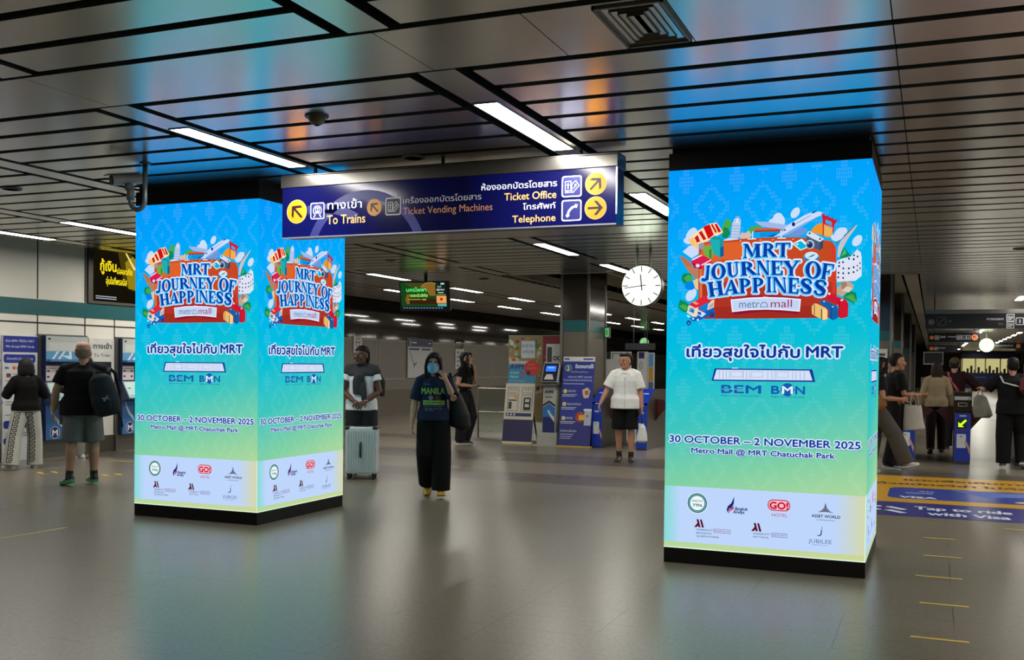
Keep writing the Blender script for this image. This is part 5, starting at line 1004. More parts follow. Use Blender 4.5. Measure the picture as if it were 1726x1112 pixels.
b = MB(lean((0, 0, 0.0), 0.63, 1.6, 0.26)); b.box(0, 0.62, 0, 1.21, -0.03, 0.0); b.box(0.03, 0.62, 1.21, 1.66, -0.028, -0.004); b.build('panel', M('panel_edge_white', (190, 186, 178), 0.5), t)
MB().tube([(0.1, 0.18, 1.0), (0.1, 0.62, 0.0)], 0.015).tube([(0.52, 0.18, 1.0), (0.52, 0.62, 0.0)], 0.015).build('prop', black_m, t)
b = MB(lean((0, -0.001, 0.0), 0.63, 1.6, 0.26)); b.mat(ink((34, 26, 78))).rect(0.0, 0.06, 0.62, 0.49, .001); b.mat(ink((212, 205, 190))).rect(0, 0.5, 0.62, 1.2, .001); b.mat(ink((200, 170, 50))).rect(0, 0.0, 0.62, 0.02, .001); b.mat(ink((205, 200, 185))).rect(0.0, 0.02, 0.62, 0.055, .001)
b.mat(ink((60, 60, 66)))
for x in (0.06, 0.36): b.line([(x, 0.66), (x + 0.22, 0.66), (x + 0.22, 1.13), (x, 1.13)], 0.008, .002, True)
b.text('เติมบัตร', 0.09, 1.07, 0.04, .002, width=0.16); b.text('เติมเงิน', 0.4, 1.07, 0.04, .002, width=0.14); b.rect(0.08, 0.86, 0.26, 0.885, .002); b.rect(0.08, 0.7, 0.15, 0.84, .002)
b.mat(ink((25, 25, 28))).rrect(0.40, 0.68, 0.55, 0.93, 0.02, .002); b.mat(ink((215, 210, 200))).rect(0.43, 0.84, 0.52, 0.9, .003); b.rect(0.43, 0.74, 0.52, 0.8, .003); b.mat(ink((210, 170, 50))).rect(0.2, 0.91, 0.28, 0.98, .003); b.mat(ink((130, 130, 126)))
for k in range(3): b.rect(0.08, 1.02 - k * 0.03, 0.24, 1.03 - k * 0.03, .002); b.rect(0.38, 1.02 - k * 0.03, 0.56, 1.03 - k * 0.03, .002)
b.mat(ink((30, 40, 100))).rect(0.04, 0.555, 0.58, 0.62, .002); b.mat(ink((215, 215, 215)))
for k in range(3): b.rect(0.06 + k * 0.07, 0.57, 0.10 + k * 0.07, 0.605, .003)
b.mat(ink((44, 134, 176))).rect(0.03, 1.22, 0.62, 1.6, .001); b.mat(ink((26, 34, 110))).text('AVM', 0.05, 1.50, 0.1, .002, width=0.3, off=0.006, shear=0.15); b.mat(ink((150, 215, 215))).text('สะดวก', 0.07, 1.40, 0.05, .002, width=0.18, off=.002); b.text('ง่ายมาก', 0.07, 1.32, 0.05, .002, width=0.18, off=.002); b.text('เติมเงินด้วยตัวเอง', 0.06, 1.25, 0.03, .002, width=0.34)
b.mat(ink((175, 50, 90))).text('2', 0.29, 1.33, 0.12, .002, off=0.006)
b.build('print', None, t)
b = MB(lean((0, -0.006, 0.0), 0.63, 1.6, 0.26)); b.mat(ink((188, 30, 34))).disc(0.52, 1.52, 0.155, .001); b.mat(ink((235, 120, 60))).text('ไม่มีค่า', 0.44, 1.57, 0.04, .002); b.text('ธรรมเนียม', 0.42, 1.5, 0.04, .002, width=0.2); b.mat(ink((30, 20, 40))).disc(0.46, 1.42, 0.045, .002); b.build('round_badge', None, t)
t = thing('card_value_machine', 'grey upright card machine with a lit blue screen between the two leaning boards', 'card machine', (-7.08, 18.45, 0))
gm = M('machine_grey', (172, 172, 164), 0.4)
b = MB(); b.box(0.0, 0.42, 0, 0.42, 0.03, 0.26); b.build('base', gm, t, bevel=0.01)
b = MB(); b.box(-0.08, 0.44, -0.05, 0.44, 0.0, 0.03); b.build('foot_plate', gm, t)
b = MB(Matrix(((0, 1, 0, 0.1), (1, 0, 0, 0.03), (0, 0, 1, 0), (0, 0, 0, 1))) @ Matrix.Rotation(rad(90), 4, 'X') @ Matrix.Identity(4)); 
b = MB(); b.add([(0.1, 0.02, 0.26), (0.38, 0.02, 0.26), (0.38, 0.36, 0.26), (0.1, 0.36, 0.26), (0.1, 0.06, 1.18), (0.34, 0.06, 1.18), (0.36, 0.30, 1.18), (0.1, 0.30, 1.18), (0.1, 0.05, 1.0), (0.36, 0.05, 1.0), (0.38, 0.34, 1.0), (0.1, 0.34, 1.0)], [(0, 3, 2, 1), (0, 1, 9, 8), (8, 9, 5, 4), (1, 2, 10, 9), (9, 10, 6, 5), (2, 3, 11, 10), (10, 11, 7, 6), (3, 0, 8, 11), (11, 8, 4, 7), (4, 5, 6, 7)]); b.build('column', gm, t, bevel=0.012)
b = MB(frame((0.1, 0.018, 0.26), (1, 0, 0), (0, 0.03, 0.74))); b.mat(ink((26, 36, 100))).rect(0.01, 0.0, 0.26, 0.3, .002); b.mat(ink((40, 110, 180))).poly([(0.01, 0.3), (0.26, 0.3), (0.26, 0.48), (0.135, 0.56), (0.01, 0.48)], .002); b.mat(ink((16, 18, 44))).poly([(0.01, 0.5), (0.135, 0.58), (0.26, 0.5), (0.26, 0.54), (0.135, 0.62), (0.01, 0.54)], .002)
b.mat(ink((200, 205, 210))).poly([(0.1, 0.42), (0.13, 0.44), (0.2, 0.34), (0.25, 0.3), (0.25, 0.2), (0.17, 0.3)], .003); b.mat(ink((30, 34, 46))).text('AVM', 0.04, 0.76, 0.055, .002, width=0.17, off=0.004, shear=0.15); b.rect(0.05, 0.68, 0.2, 0.695, .002); b.build('front_print', None, t)
R = Matrix.Rotation(rad(-24), 4, 'X'); b = MB(Matrix.Translation((0.23, 0.1, 1.42)) @ R); b.box(-0.16, 0.17, 0.0, 0.09, -0.2, 0.2); hd = b.build('monitor', M('monitor_white', (180, 182, 178), 0.4), t, bevel=0.01)
b = MB(b.T @ frame((0, -0.002, 0), (1, 0, 0), (0, 0, 1))); b.mat(ink((14, 18, 46))).rect(-0.145, -0.19, 0.155, 0.19); b.mat(E((40, 110, 240), 1.4)).rect(-0.1, 0.02, 0.11, 0.14, .001); b.mat(E((210, 230, 255), 1)).rect(-0.06, 0.09, 0.07, 0.105, .002); b.mat(ink((205, 205, 200))).poly([(-0.11, -0.15), (0.09, -0.15), (0.05, -0.04), (-0.07, -0.04)], .001); b.build('screen', None, hd)
b = MB(); b.box(0.0, 0.42, -0.06, 0.3, 1.17, 1.2); b.build('shelf', M('shelf_steel', (120, 124, 122), 0.3, 0.6), t, bevel=0.006)
t = thing('small_notice_stand', 'white notice sheet on a thin stand behind the grey card machine', 'notice', (-7.1, 18.98, 0))
b = MB(); b.box(0.0, 0.34, 0, 0.02, 1.2, 1.98); b.build('sheet', white_m, t); MB().tube([(0.17, 0.03, 0.01), (0.17, 0.03, 1.5)], 0.014).build('pole', steel_m, t); MB().tube([(0.17, 0.03, 0.0), (0.17, 0.03, 0.02)], 0.1, 20).build('foot', steel_m, t)
b = MB(frame((0, -0.002, 0), (1, 0, 0), (0, 0, 1))); b.mat(ink((60, 62, 66))).rect(0.02, 1.62, 0.12, 1.92); b.ring(0.19, 1.7, 0.025, 0.045, .001); b.ring(0.28, 1.7, 0.025, 0.045, .001); b.mat(ink((120, 160, 230))).rect(0.2, 1.24, 0.33, 1.32); b.build('print', None, t)
t = thing('banner_stand', 'tall blue banner stand numbered 3, in front of the granite column', 'banner stand', (-6.6, 18.34, 0))
b = MB(lean((0, 0, 0.03), 0.63, 1.7, 0.28)); b.box(0, 0.635, 0, 1.72, -0.006, 0.0); b.build('banner', M('banner_back', (60, 64, 90), 0.6), t); MB().box(-0.02, 0.66, -0.06, 0.06, 0, 0.035).build('base', M('banner_base', (186, 160, 70), 0.4), t, bevel=0.006)
MB().tube([(0.32, 0.06, 0.02), (0.32, 0.34, 1.68)], 0.012).build('pole', steel_m, t)
b = MB(lean((0, -0.001, 0.03), 0.63, 1.7, 0.28)); b.mat(ink((34, 46, 140))).rect(0, 0.0, 0.635, 1.63, .001); b.mat(ink((44, 44, 120))).rect(0, 0, 0.635, 0.5, .0014); b.mat(ink((206, 206, 206))).rect(0, 1.62, 0.635, 1.72, .001); b.mat(ink((40, 60, 150))).rect(0.02, 1.66, 0.12, 1.69, .002); b.rect(0.4, 1.66, 0.6, 1.69, .002)
b.mat(ink((120, 190, 130))).ring(0.11, 1.5, 0.055, 0.07, .002, n=8); b.mat(ink((225, 225, 150))).text('3', 0.085, 1.455, 0.085, .002, off=0.004); w4 = ink((215, 220, 235)); b.mat(w4).text('ขั้นตอนการใช้', 0.25, 1.5, 0.07, .002, width=0.36, off=0.003); b.mat(ink((200, 200, 90))).text('บัตร EMV แตะเข้าระบบ', 0.17, 1.41, 0.035, .002, width=0.34); b.mat(w4).text('เดินทาง MRT ทุกสาย', 0.12, 1.31, 0.04, .002, width=0.47); b.text('โดยแตะบัตรที่เครื่องอ่านบัตรหน้าประตู', 0.03, 1.25, 0.032, .002, width=0.57); b.rect(0.03, 1.19, 0.45, 1.2, .002)
for k, y in enumerate((1.05, 0.8, 0.53)):
    b.mat(ink((225, 215, 120))).disc(0.075, y, 0.04, .002, 16); b.mat(ink((40, 50, 120))).text(str(k + 1), 0.06, y - 0.022, 0.045, .003); b.mat(w4).text(('เตรียมบัตร', 'ก่อนแตะบัตรเข้าออก', 'แตะบัตร')[k], 0.13, y - 0.015, 0.045, .002, width=(.16, .28, .13)[k]); b.rect(0.02, y - 0.07, 0.32, y - 0.06, .002); b.rect(0.02, y - 0.1, 0.28, y - 0.09, .002)
b.mat(ink((205, 180, 160))).poly([(0.42, 1.08), (0.52, 1.13), (0.58, 1.06), (0.55, 0.93), (0.46, 0.92), (0.43, 1.0)], .002); b.mat(ink((150, 100, 50))).poly([(0.46, 1.05), (0.54, 1.08), (0.55, 1.0), (0.49, 0.97)], .003)
b.mat(ink((160, 60, 50))).disc(0.41, 0.56, 0.1, .002); b.mat(ink((220, 170, 60))).rrect(0.38, 0.5, 0.5, 0.6, 0.01, .003); b.mat(ink((170, 176, 186))).rect(0.49, 0.4, 0.63, 0.72, .003); b.mat(ink((225, 228, 230))).rect(0.47, 0.68, 0.63, 0.71, .004); b.mat(ink((60, 90, 170))).disc(0.55, 0.58, 0.02, .005); 
b.mat(w4).text('สอบถามเพิ่มเติม', 0.03, 0.27, 0.04, .002, width=0.32)
for k in range(3): b.rect(0.03, 0.22 - k * 0.04, 0.3 - k * 0.03, 0.228 - k * 0.04, .002)
b.build('print', None, t)
t = thing('glass_barrier', 'low glass barrier with steel rails behind the leaning boards', 'barrier', (-9.0, 19.95, 0))
for k in range(4): MB().tube([(0.0 + k * 0.9, 0, 0), (k * 0.9, 0, 1.05)], 0.025).build('post', steel_m, t)
for z in (1.05, 0.55): MB().tube([(0, 0, z), (2.25, 0, z)], 0.02).build('rail', steel_m, t)
glass = bpy.data.materials.new('clear_glass'); glass.use_nodes = True; pb = glass.node_tree.nodes['Principled BSDF']; pb.inputs['Transmission Weight'].default_value = 1.0; pb.inputs['Roughness'].default_value = 0.02; pb.inputs['Base Color'].default_value = (0.8, 0.92, 0.88, 1); pb.inputs['IOR'].default_value = 1.1
for k in range(3): MB().box(0.04 + k * 0.9, 0.86 + k * 0.9, -0.004, 0.004, 0.12, 1.0).build('pane', glass, t)

# ---------------------------------------------------------------- ticket gates
gb = M('gate_blue', (28, 58, 170), 0.3); flap_m = M('gate_flap_maroon', (66, 12, 16), 0.45); gs = M('gate_steel', (112, 106, 98), 0.35, 0.8)
def gate(x, y, w, label, kind, flaps):
    t = thing('ticket_gate', label, 'ticket gate', (x, y, 0), 0, 'ticket gates across the hall')
    L_ = 1.7
    pr = lambda x0, x1, P: MB().add([(x0, a, z) for a, z in P] + [(x1, a, z) for a, z in P], [tuple(range(len(P))), tuple(range(2 * len(P) - 1, len(P) - 1, -1))] + [(k, k + len(P), (k + 1) % len(P) + len(P), (k + 1) % len(P)) for k in range(len(P))])
    if kind == 'in':
        pr(0, w, [(0.02, 0.0), (0.02, 0.86), (0.48, 1.11), (L_, 1.11), (L_, 0)]).build('cabinet', gs, t)
        pr(0.0, w, [(0, 0.0), (0.0, 0.88), (0.02, 0.88), (0.02, 0.0)]).build('front_panel', gb, t)
        pr(-0.003, w + 0.003, [(0, 0.87), (0.48, 1.13), (0.6, 1.13), (0.6, 1.10), (0.48, 1.10), (0.0, 0.84)]).build('sloped_top', gb, t)
    else:
        pr(0, w, [(0.02, 0.0), (0.02, 0.84), (0.2, 0.86), (L_, 0.86), (L_, 0)]).build('cabinet', gs, t)
        pr(0.0, w, [(0, 0.05), (0.0, 0.84), (0.02, 0.84), (0.02, 0.05)]).build('front_panel', gb, t)
        pr(-0.02, w + 0.02, [(0.12, 0.86), (0.1, 1.06), (0.35, 1.18), (1.5, 1.18), (1.5, 0.86)]).build('reader_head', M('reader_dark', (46, 42, 36), 0.25, 0.6), t)
        b = MB(frame((0, 0.098, 0.86), (1, 0, 0), (0, -0.02, 0.2))); b.mat(ink((170, 165, 150))).line([(0.05, 0.1), (0.18, 0.1), (0.18, 0.15), (0.05, 0.15)], 0.012, .002, True); b.mat(ink((176, 180, 186))).rect(-0.01, 0.2, w + 0.01, 0.26, .001); b.build('reader_plate', None, t)
    b = MB(frame((0, -0.002, 0), (1, 0, 0), (0, 0, 1))); b.mat(ink((210, 214, 222))).rrect(0.03, 0.27, w * 0.72, 0.5, 0.01); b.mat(ink((60, 60, 80))).disc(w * 0.4, 0.46, 0.012, .001, 8); b.mat(ink((206, 160, 130))).poly([(w * 0.62, 0.36), (w * 0.8, 0.28), (w * 0.95, 0.16), (w * 0.98, 0.26), (w * 0.8, 0.36), (w * 0.7, 0.4)], .002)
    if kind == 'in': b.mat(ink((205, 215, 235))).text('VISA', 0.05, 0.68, 0.035, .001, width=0.09, off=0.002); b.mat(ink((190, 205, 240))).rect(0.06, 0.84, 0.14, 0.855, .001)
    else:
        b.mat(ink((205, 215, 235))).rect(0.07, 0.79, 0.17, 0.81, .001)
        z = 0.002; c = (w * 0.45, 0.66); b.mat(ink((6, 26, 20))).rrect(c[0] - 0.075, c[1] - 0.07, c[0] + 0.075, c[1] + 0.09, 0.01, .001); b.mat(E((200, 255, 40), 1.3)); b.line([(c[0] + 0.05, c[1] + 0.06), (c[0] - 0.02, c[1] - 0.01)], 0.035, z); b.poly([(c[0] - 0.055, c[1] - 0.045), (c[0] + 0.03, c[1] - 0.045), (c[0] - 0.055, c[1] + 0.04)], z)
        b.mat(ink((150, 60, 60))).rect(0.03, 0.56, w - 0.05, 0.568, .001)
    b.build('front_labels', None, t)
    if kind == 'in':
        b = MB(frame((0.0, -0.004, 0.87), (1, 0, 0), (0, 0.48, 0.26))); b.mat(ink((205, 215, 235))).rect(0.05, 0.34, w - 0.05, 0.37, .004); b.build('top_label', None, t)
    b = MB(); b.box(0.02, w - 0.02, -0.01, L_, 0, 0.04); b.build('plinth', M('gate_plinth', (40, 40, 44), 0.5), t)
    for sx in flaps:
        x0 = w if sx > 0 else 0.0; P = [(0.0, 0.94), (0.0, 0.52), (0.06 * sx, 0.6), (0.16 * sx, 0.72), (0.29 * sx, 0.86), (0.16 * sx, 0.925)]
        F = frame((x0, 0.62, 0), (1, 0, 0), (0, 0, 1)); b = MB(F); b.prism(P, -0.012, 0.012); b.build('flap', flap_m, t)
    return t
gate(-5.98, 18.5, 0.2, 'blue fronted ticket gate beside the blue banner stand', 'in', (1,))
gate(-5.08, 18.4, 0.2, 'blue fronted ticket gate behind the white bag of the man in shorts', 'in', (1,))
gate(-0.52, 18.45, 0.24, 'ticket gate hidden behind the walkers next to the right display pillar', 'out', (1,))
gate(0.34, 18.4, 0.24, 'ticket gate with a lit green arrow and dark red flaps', 'out', (-1, 1))
gate(1.28, 18.4, 0.24, 'ticket gate at the frame edge, right of the big man in black', 'out', (-1,))
t = thing('glass_screen', 'glass screen carrying paper sheets behind the ticket gates', 'screen', (-6.55, 20.75, 0))
MB().box(0, 1.9, 0, 0.012, 0.1, 1.3).build('pane', glass, t)
for x in (0.0, 0.95, 1.9): MB().box(x - 0.02, x + 0.02, -0.01, 0.03, 0, 1.32).build('post', steel_m, t)
t = thing('framed_notice', 'white framed notice standing behind the head of the man in the white shirt', 'notice', (-6.26, 20.6, 0)); b = MB(); b.box(0, 0.44, 0, 0.03, 1.2, 1.86); b.build('sheet', white_m, t); b = MB(frame((0, -.002, 0), (1, 0, 0), (0, 0, 1))); b.mat(ink((120, 124, 128))).line([(0.04, 1.24), (0.4, 1.24), (0.4, 1.82), (0.04, 1.82)], 0.02, .001, True); b.build('border', None, t); MB().box(0.2, 0.24, 0.0, 0.03, 0, 1.2).box(0.05, 0.4, -0.12, 0.15, 0, 0.02).build('stand', steel_m, t)
tag(MB().box(-6.4, -6.02, 20.52, 20.535, 1.26, 1.7).build('paper_sheet', white_m), 'blank white sheet behind the shoulder of the man in the white shirt', 'paper')['kind'] = 'thing'
t = thing('information_stand', 'tall white stand with a purple top, right of the man in the white shirt', 'information stand', (-5.66, 20.5, 0)); b = MB(); b.box(0, 0.22, 0, 0.05, 0.0, 1.86); b.build('panel', white_m, t); b = MB(frame((0, -.002, 0), (1, 0, 0), (0, 0, 1))); b.mat(ink((40, 34, 100))).rect(0.03, 1.72, 0.15, 1.85); b.mat(ink((90, 92, 96))).ring(0.08, 1.58, 0.02, 0.03, .001, e0=0.07, e1=0.08); b.text('Visit', 0.04, 1.4, 0.03, .001); b.mat(ink((190, 60, 40))).rect(0.02, 1.2, 0.15, 1.27, .001); b.build('print', None, t)
t = thing('leaflet_stand', 'narrow stand of coloured pictures next to the tall white stand', 'information stand', (-5.42, 20.48, 0)); b = MB(); b.box(0, 0.12, 0, 0.05, 0.0, 1.84); b.build('panel', white_m, t); b = MB(frame((0, -.002, 0), (1, 0, 0), (0, 0, 1))); b.mat(ink((90, 150, 205))).rect(0.01, 1.55, 0.11, 1.82); b.mat(ink((190, 145, 60))).rect(0.01, 1.25, 0.11, 1.54); b.mat(ink((80, 100, 150))).rect(0.01, 0.9, 0.11, 1.24); b.build('print', None, t)
t = thing('hanging_notice', 'dark unlit direction sign far behind the man in the white shirt', 'sign', (-10.4, 36.0, 2.16)); MB().box(0, 1.1, 0, 0.15, 0, 0.24).build('panel', MATS['sign_case_dark'], t); MB().tube([(0.3, 0.07, 0.24), (0.3, 0.07, CZ - 2.1)], 0.02).tube([(0.8, 0.07, 0.24), (0.8, 0.07, CZ - 2.1)], 0.02).build('hanger', MATS['hanger_black'], t)
t = thing('exit_sign', 'small green exit sign on the side of the granite column', 'exit sign', (-6.12, 19.7, 2.12)); MB().box(0, 0.1, 0, 0.08, 0, 0.22).build('case', M('exit_case', (60, 80, 60), 0.4), t); b = MB(frame((0.0, -0.003, 0), (1, 0, 0), (0, 0, 1))); b.mat(E((110, 200, 120), .7)).rect(0.01, 0.02, 0.09, 0.2); b.mat(E((20, 90, 40), .7)).rect(0.035, 0.06, 0.055, 0.16, .001); b.build('face', None, t)

# ---------------------------------------------------------------- beyond the gates
t = thing('monitor_stand', 'dark monitor with a white rim on a pole beyond the gates', 'monitor', (-0.26, 30.0, 0)); MB().box(0, 0.5, 0, 0.06, 1.7, 2.04).build('casing', M('monitor_rim', (150, 150, 148), 0.4), t); b = MB(frame((0, -.003, 0), (1, 0, 0), (0, 0, 1))); b.mat(ink((12, 12, 14))).rect(0.02, 1.73, 0.48, 2.02); b.build('screen', None, t); MB().tube([(0.25, 0.08, 0), (0.25, 0.08, 1.75)], 0.03).build('pole', steel_m, t); MB().box(-0.05, 0.4, -0.1, 0.3, 0, 1.35).build('cabinet', M('cabinet_grey', (96, 96, 92), 0.4, 0.4), t, bevel=0.02)
t = thing('service_counter', 'distant lit service counter with a dark blue fascia at the end of the corridor', 'counter', (2.3, 100.0, 0))
MB().box(0, 4.4, 0, 1.2, 2.62, 3.5).build('fascia', M('counter_blue', (26, 30, 96), 0.4), t); MB().box(0, 4.6, -0.3, 0.6, 0.0, 1.35).build('counter', M('counter_front', (36, 50, 104), 0.35), t)
MB(frame((0, 1.1, 0), (1, 0, 0), (0, 0, 1))).mat(E((214, 205, 140), 0.75, True)).rect(0, 1.35, 4.4, 2.62).build('lit_back_wall', None, t)
for x in (0.0, 1.1, 1.9, 3.1, 4.3): MB().box(x, x + 0.1, -0.05, 0.05, 1.35, 2.62).build('mullion', M('mullion', (210, 205, 170), 0.4), t)
b = MB()
for k in range(14): x = 0.15 + k * 0.3; b.box(x, x + 0.18, 0.7, 0.9, 1.35, 1.5 + 0.6 * ((k * 7) % 5) / 5)
b.build('shelf_goods', M('goods_dark', (70, 62, 40), 0.6), t)
MB(frame((0, -0.32, 0), (1, 0, 0), (0, 0, 1))).mat(ink((110, 130, 170))).rect(0.2, 0.9, 2.0, 1.0).rect(2.4, 0.9, 4.0, 1.0).build('stripe', None, t)
t = thing('dark_notice_panel', 'dark panel with steel post right of the distant counter', 'panel', (5.6, 78.0, 0)); MB().box(0, 1.7, 0, 0.15, 2.0, 2.75).build('panel', black_m, t); MB().box(1.75, 1.9, 0, 0.1, 0, 3.2).build('post', steel_m, t); MB().box(0.1, 0.2, 0.02, 0.1, 0, 2.0).build('leg', steel_m, t)

# ---------------------------------------------------------------- markings on the floor
yel = M('yellow_tape', (188, 158, 60), 0.5, var=0.15, scale=20)
TG = 'yellow tape marks on the floor'
def tape(x0, x1, y, w, label, dx=0): tag(MB().add([(x0, y - w / 2, 0.0015), (x1, y - w / 2 + dx, 0.0015), (x1, y + w / 2 + dx, 0.0015), (x0, y + w / 2, 0.0015)], [(0, 1, 2, 3)]).build('floor_tape', yel), label, 'floor mark', TG)
for k, (x0, x1, y) in enumerate(((-0.1, 0.215, 6.36), (-0.06, 0.24, 7.315), (-0.1, 0.225, 8.27), (-0.05, 0.24, 9.2), (-0.06, 0.21, 10.18))):
    tape(x0, x1, y, 0.04, ('yellow tape mark nearest the viewer, right of the right display pillar', 'second yellow tape mark counted from the viewer, right of the display pillar', 'third yellow tape mark counted from the viewer, right of the display pillar', 'fourth yellow tape mark counted from the viewer, right of the display pillar', 'fifth and farthest yellow tape mark of the line beside the display pillar')[k])
tape(0.67, 0.97, 9.19, 0.04, 'yellow tape mark cut by the frame edge, nearer one'); tape(0.66, 0.96, 11.09, 0.035, 'yellow tape mark at the frame edge just before the navy floor sticker')
tag(MB().add([(-7.46, 6.2, .0015), (-7.42, 6.2, .0015), (-7.38, 7.17, .0015), (-7.42, 7.17, .0015)], [(0, 1, 2, 3)]).build('floor_tape', yel), 'long yellow tape line on the floor at lower left of the left display pillar', 'floor mark', TG)
for x0, x1, y, lb in ((-10.75, -10.45, 19.2, 'short yellow tape mark behind the masked woman, farther left'), (-9.5, -9.2, 17.45, 'yellow tape mark just left of the masked woman at knee height'), (-9.5, -9.3, 19.25, 'short yellow tape mark between the masked woman and the woman in black'), (-11.75, -11.3, 12.25, 'yellow tape mark against the left edge of the left display pillar')): tape(x0, x1, y, 0.06, lb, 0.03)
def footprints(x, y, rz, label):
    b = MB(Matrix.Translation((x, y, 0.0015)) @ Matrix.Rotation(rz, 4, 'Z'))
    for s_ in (-1, 1): b.poly([(s_ * 0.09 + 0.045 * math.cos(rad(k * 30)) * (1.0 if 0 < k < 6 else 0.75), 0.13 * math.sin(rad(k * 30))) for k in range(12)])
    b.rect(-0.16, -0.2, 0.16, -0.17); tag(b.build('floor_footprints', yel), label, 'floor mark', 'yellow footprint stickers')
footprints(-11.25, 10.55, rad(60), 'yellow footprint sticker between the bob-haired person and the man with the backpack'); footprints(-10.3, 10.75, rad(60), 'yellow footprint sticker right of the shoes of the man with the backpack')
t = thing('floor_sticker', 'large yellow and navy card payment sticker on the floor before the right gates', 'floor sticker', (0, 0, 0))
MB().add([(-1.75, 12.78, .0015), (2.3, 12.78, .0015), (2.3, 15.95, .0015), (-1.75, 15.95, .0015)], [(0, 1, 2, 3)]).build('yellow_field', M('sticker_yellow', (196, 146, 34), 0.3, var=0.1), t)
MB().add([(-1.75, 11.58, .0015), (2.3, 11.58, .0015), (2.3, 12.775, .0015), (-1.75, 12.775, .0015)], [(0, 1, 2, 3)]).build('navy_field', M('sticker_navy', (34, 40, 122), 0.3, var=0.08), t)
b = MB(Matrix.Translation((0, 0, 0.0022))); b.mat(M('sticker_blue', (40, 62, 150), 0.3)); b.rrect(-0.5, 13.15, 2.1, 14.4, 0.2); b.mat(ink((70, 96, 176))).poly([(0.25, 14.3), (0.6, 13.7), (1.4, 14.0), (1.5, 14.3)], .0002); b.mat(ink((214, 218, 230))).text('VISA', -0.36, 13.25, 0.16, .0004, width=0.42, off=0.01); b.mat(ink((150, 160, 200))).rect(-0.3, 13.75, 0.02, 13.82, .0004); b.mat(ink((214, 218, 230))).text('AIS', -0.15, 13.95, 0.1, .0004); b.mat(ink((205, 160, 130))).poly([(0.9, 13.3), (1.2, 13.2), (2.0, 13.2), (2.0, 13.5), (1.2, 13.5), (0.95, 13.4)], .0005); b.build('card_picture', None, t)
b = MB(Matrix.Translation((0, 0, 0.0022))); b.mat(ink((205, 210, 225))).text('Tap to ride', -0.17, 12.2, 0.26, .0, width=0.98, off=0.008); b.text('with Visa', -0.03, 11.78, 0.26, .0, width=0.8, off=0.008)
for k in (0, 1): b.line([(-0.75, 11.92 + k * 0.28), (-0.48, 12.06 + k * 0.28), (-0.3, 11.85 + k * 0.28)], 0.09, .0)
b.mat(ink((60, 40, 14))).text('แตะเพื่อเดินทาง', -0.35, 15.32, 0.22, .0, width=1.6, off=0.012); b.text('ด้วยบัตรวีซ่า ไม่ต้องซื้อตั๋ว', -0.7, 14.75, 0.22, .0, width=2.6, off=0.012); b.build('lettering', None, t)
# ---------------------------------------------------------------- people
def fuse(mb, name, mm, parent, voxel=0.009, smooth=4, extra=None, mats=None):
    """grow one continuous skin over overlapping shapes"""
    me = bpy.data.meshes.new(name); me.from_pydata([tuple(v) for v in mb.v], [], mb.f)
    bm = bmesh.new(); bm.from_mesh(me); bmesh.ops.recalc_face_normals(bm, faces=bm.faces); bm.to_mesh(me); bm.free()
    o = bpy.data.objects.new(name, me); COL.objects.link(o)
    r = o.modifiers.new('r', 'REMESH'); r.mode = 'VOXEL'; r.voxel_size = voxel; r.use_smooth_shade = True
    if smooth: s_ = o.modifiers.new('s', 'SMOOTH'); s_.iterations = smooth; s_.factor = 0.5
    dg = bpy.context.evaluated_depsgraph_get(); ev = o.evaluated_get(dg); nm = bpy.data.meshes.new_from_object(ev)
    bpy.data.objects.remove(o); bpy.data.meshes.remove(me)
    if extra is not None and extra.v:
        bm = bmesh.new(); bm.from_mesh(nm); e = bpy.data.meshes.new('e'); e.from_pydata([tuple(v) for v in extra.v], [], extra.f); bm.from_mesh(e); bm.to_mesh(nm); bm.free(); bpy.data.meshes.remove(e)
    nm.polygons.foreach_set('use_smooth', [True] * len(nm.polygons)); nm.materials.clear(); nm.materials.append(mm); nm.name = name
    q = bpy.data.objects.new(name, nm); COL.objects.link(q); q.parent = parent
    return q
def unit(v): return V(v).normalized()
HEAD = [(-.118, .066, .030, .020), (-.110, .084, .006, .038), (-.092, .092, -.02, .050), (-.065, .094, -.05, .058), (-.035, .092, -.075, .064), (0, .087, -.09, .070), (.03, .092, -.098, .074), (.06, .086, -.1, .075), (.085, .068, -.09, .067), (.105, .038, -.064, .05), (.116, .008, -.03, .024)]
def head_ring(z, f, bk, rx, g=1.0, n=20):
    cy = (f + bk) / 2; ry = (f - bk) / 2
    return [V((rx * g * math.cos(2 * math.pi * k / n), cy + ry * g * math.sin(2 * math.pi * k / n), z)) for k in range(n)]
def hand(mb, w, d, lat, palm, k, curl=25, spread=0.1):
    """palm, four bent fingers of unequal length and a thumb from the side of the palm"""
    d, lat, palm = unit(d), unit(lat), unit(palm)
    mb.tube([w - d * .02 * k, w + d * .02 * k, w + d * .055 * k, w + d * .092 * k], [.023 * k, .032 * k, .040 * k, .038 * k], 12, ry=[.020 * k, .018 * k, .015 * k, .011 * k], side=lat)
    for i, L in enumerate((.070, .082, .076, .058)):
        p = w + d * (.088 - .004 * abs(i - 1.3)) * k + lat * (.030 - .0205 * i) * k; dd = (d + lat * spread * (1.5 - i)).normalized(); pts = [p - dd * .01 * k]; a = 0
        for sgm in (.44, .32, .24):
            a += rad(curl * (1 + .1 * i)); q = dd * math.cos(a) + palm * math.sin(a); p = p + q * L * sgm * k; pts.append(p)
        mb.tube(pts, [.0095 * k, .0088 * k, .0078 * k, .0055 * k], 8)
    p = w + d * .028 * k + lat * .030 * k; q1 = (d * .65 + lat * .7 + palm * .25).normalized(); q2 = (d * .9 + lat * .25 + palm * .35).normalized()
    mb.tube([p - lat * .012 * k, p + q1 * .035 * k, p + q1 * .035 * k + q2 * .03 * k], [.0125 * k, .0105 * k, .007 * k], 8)
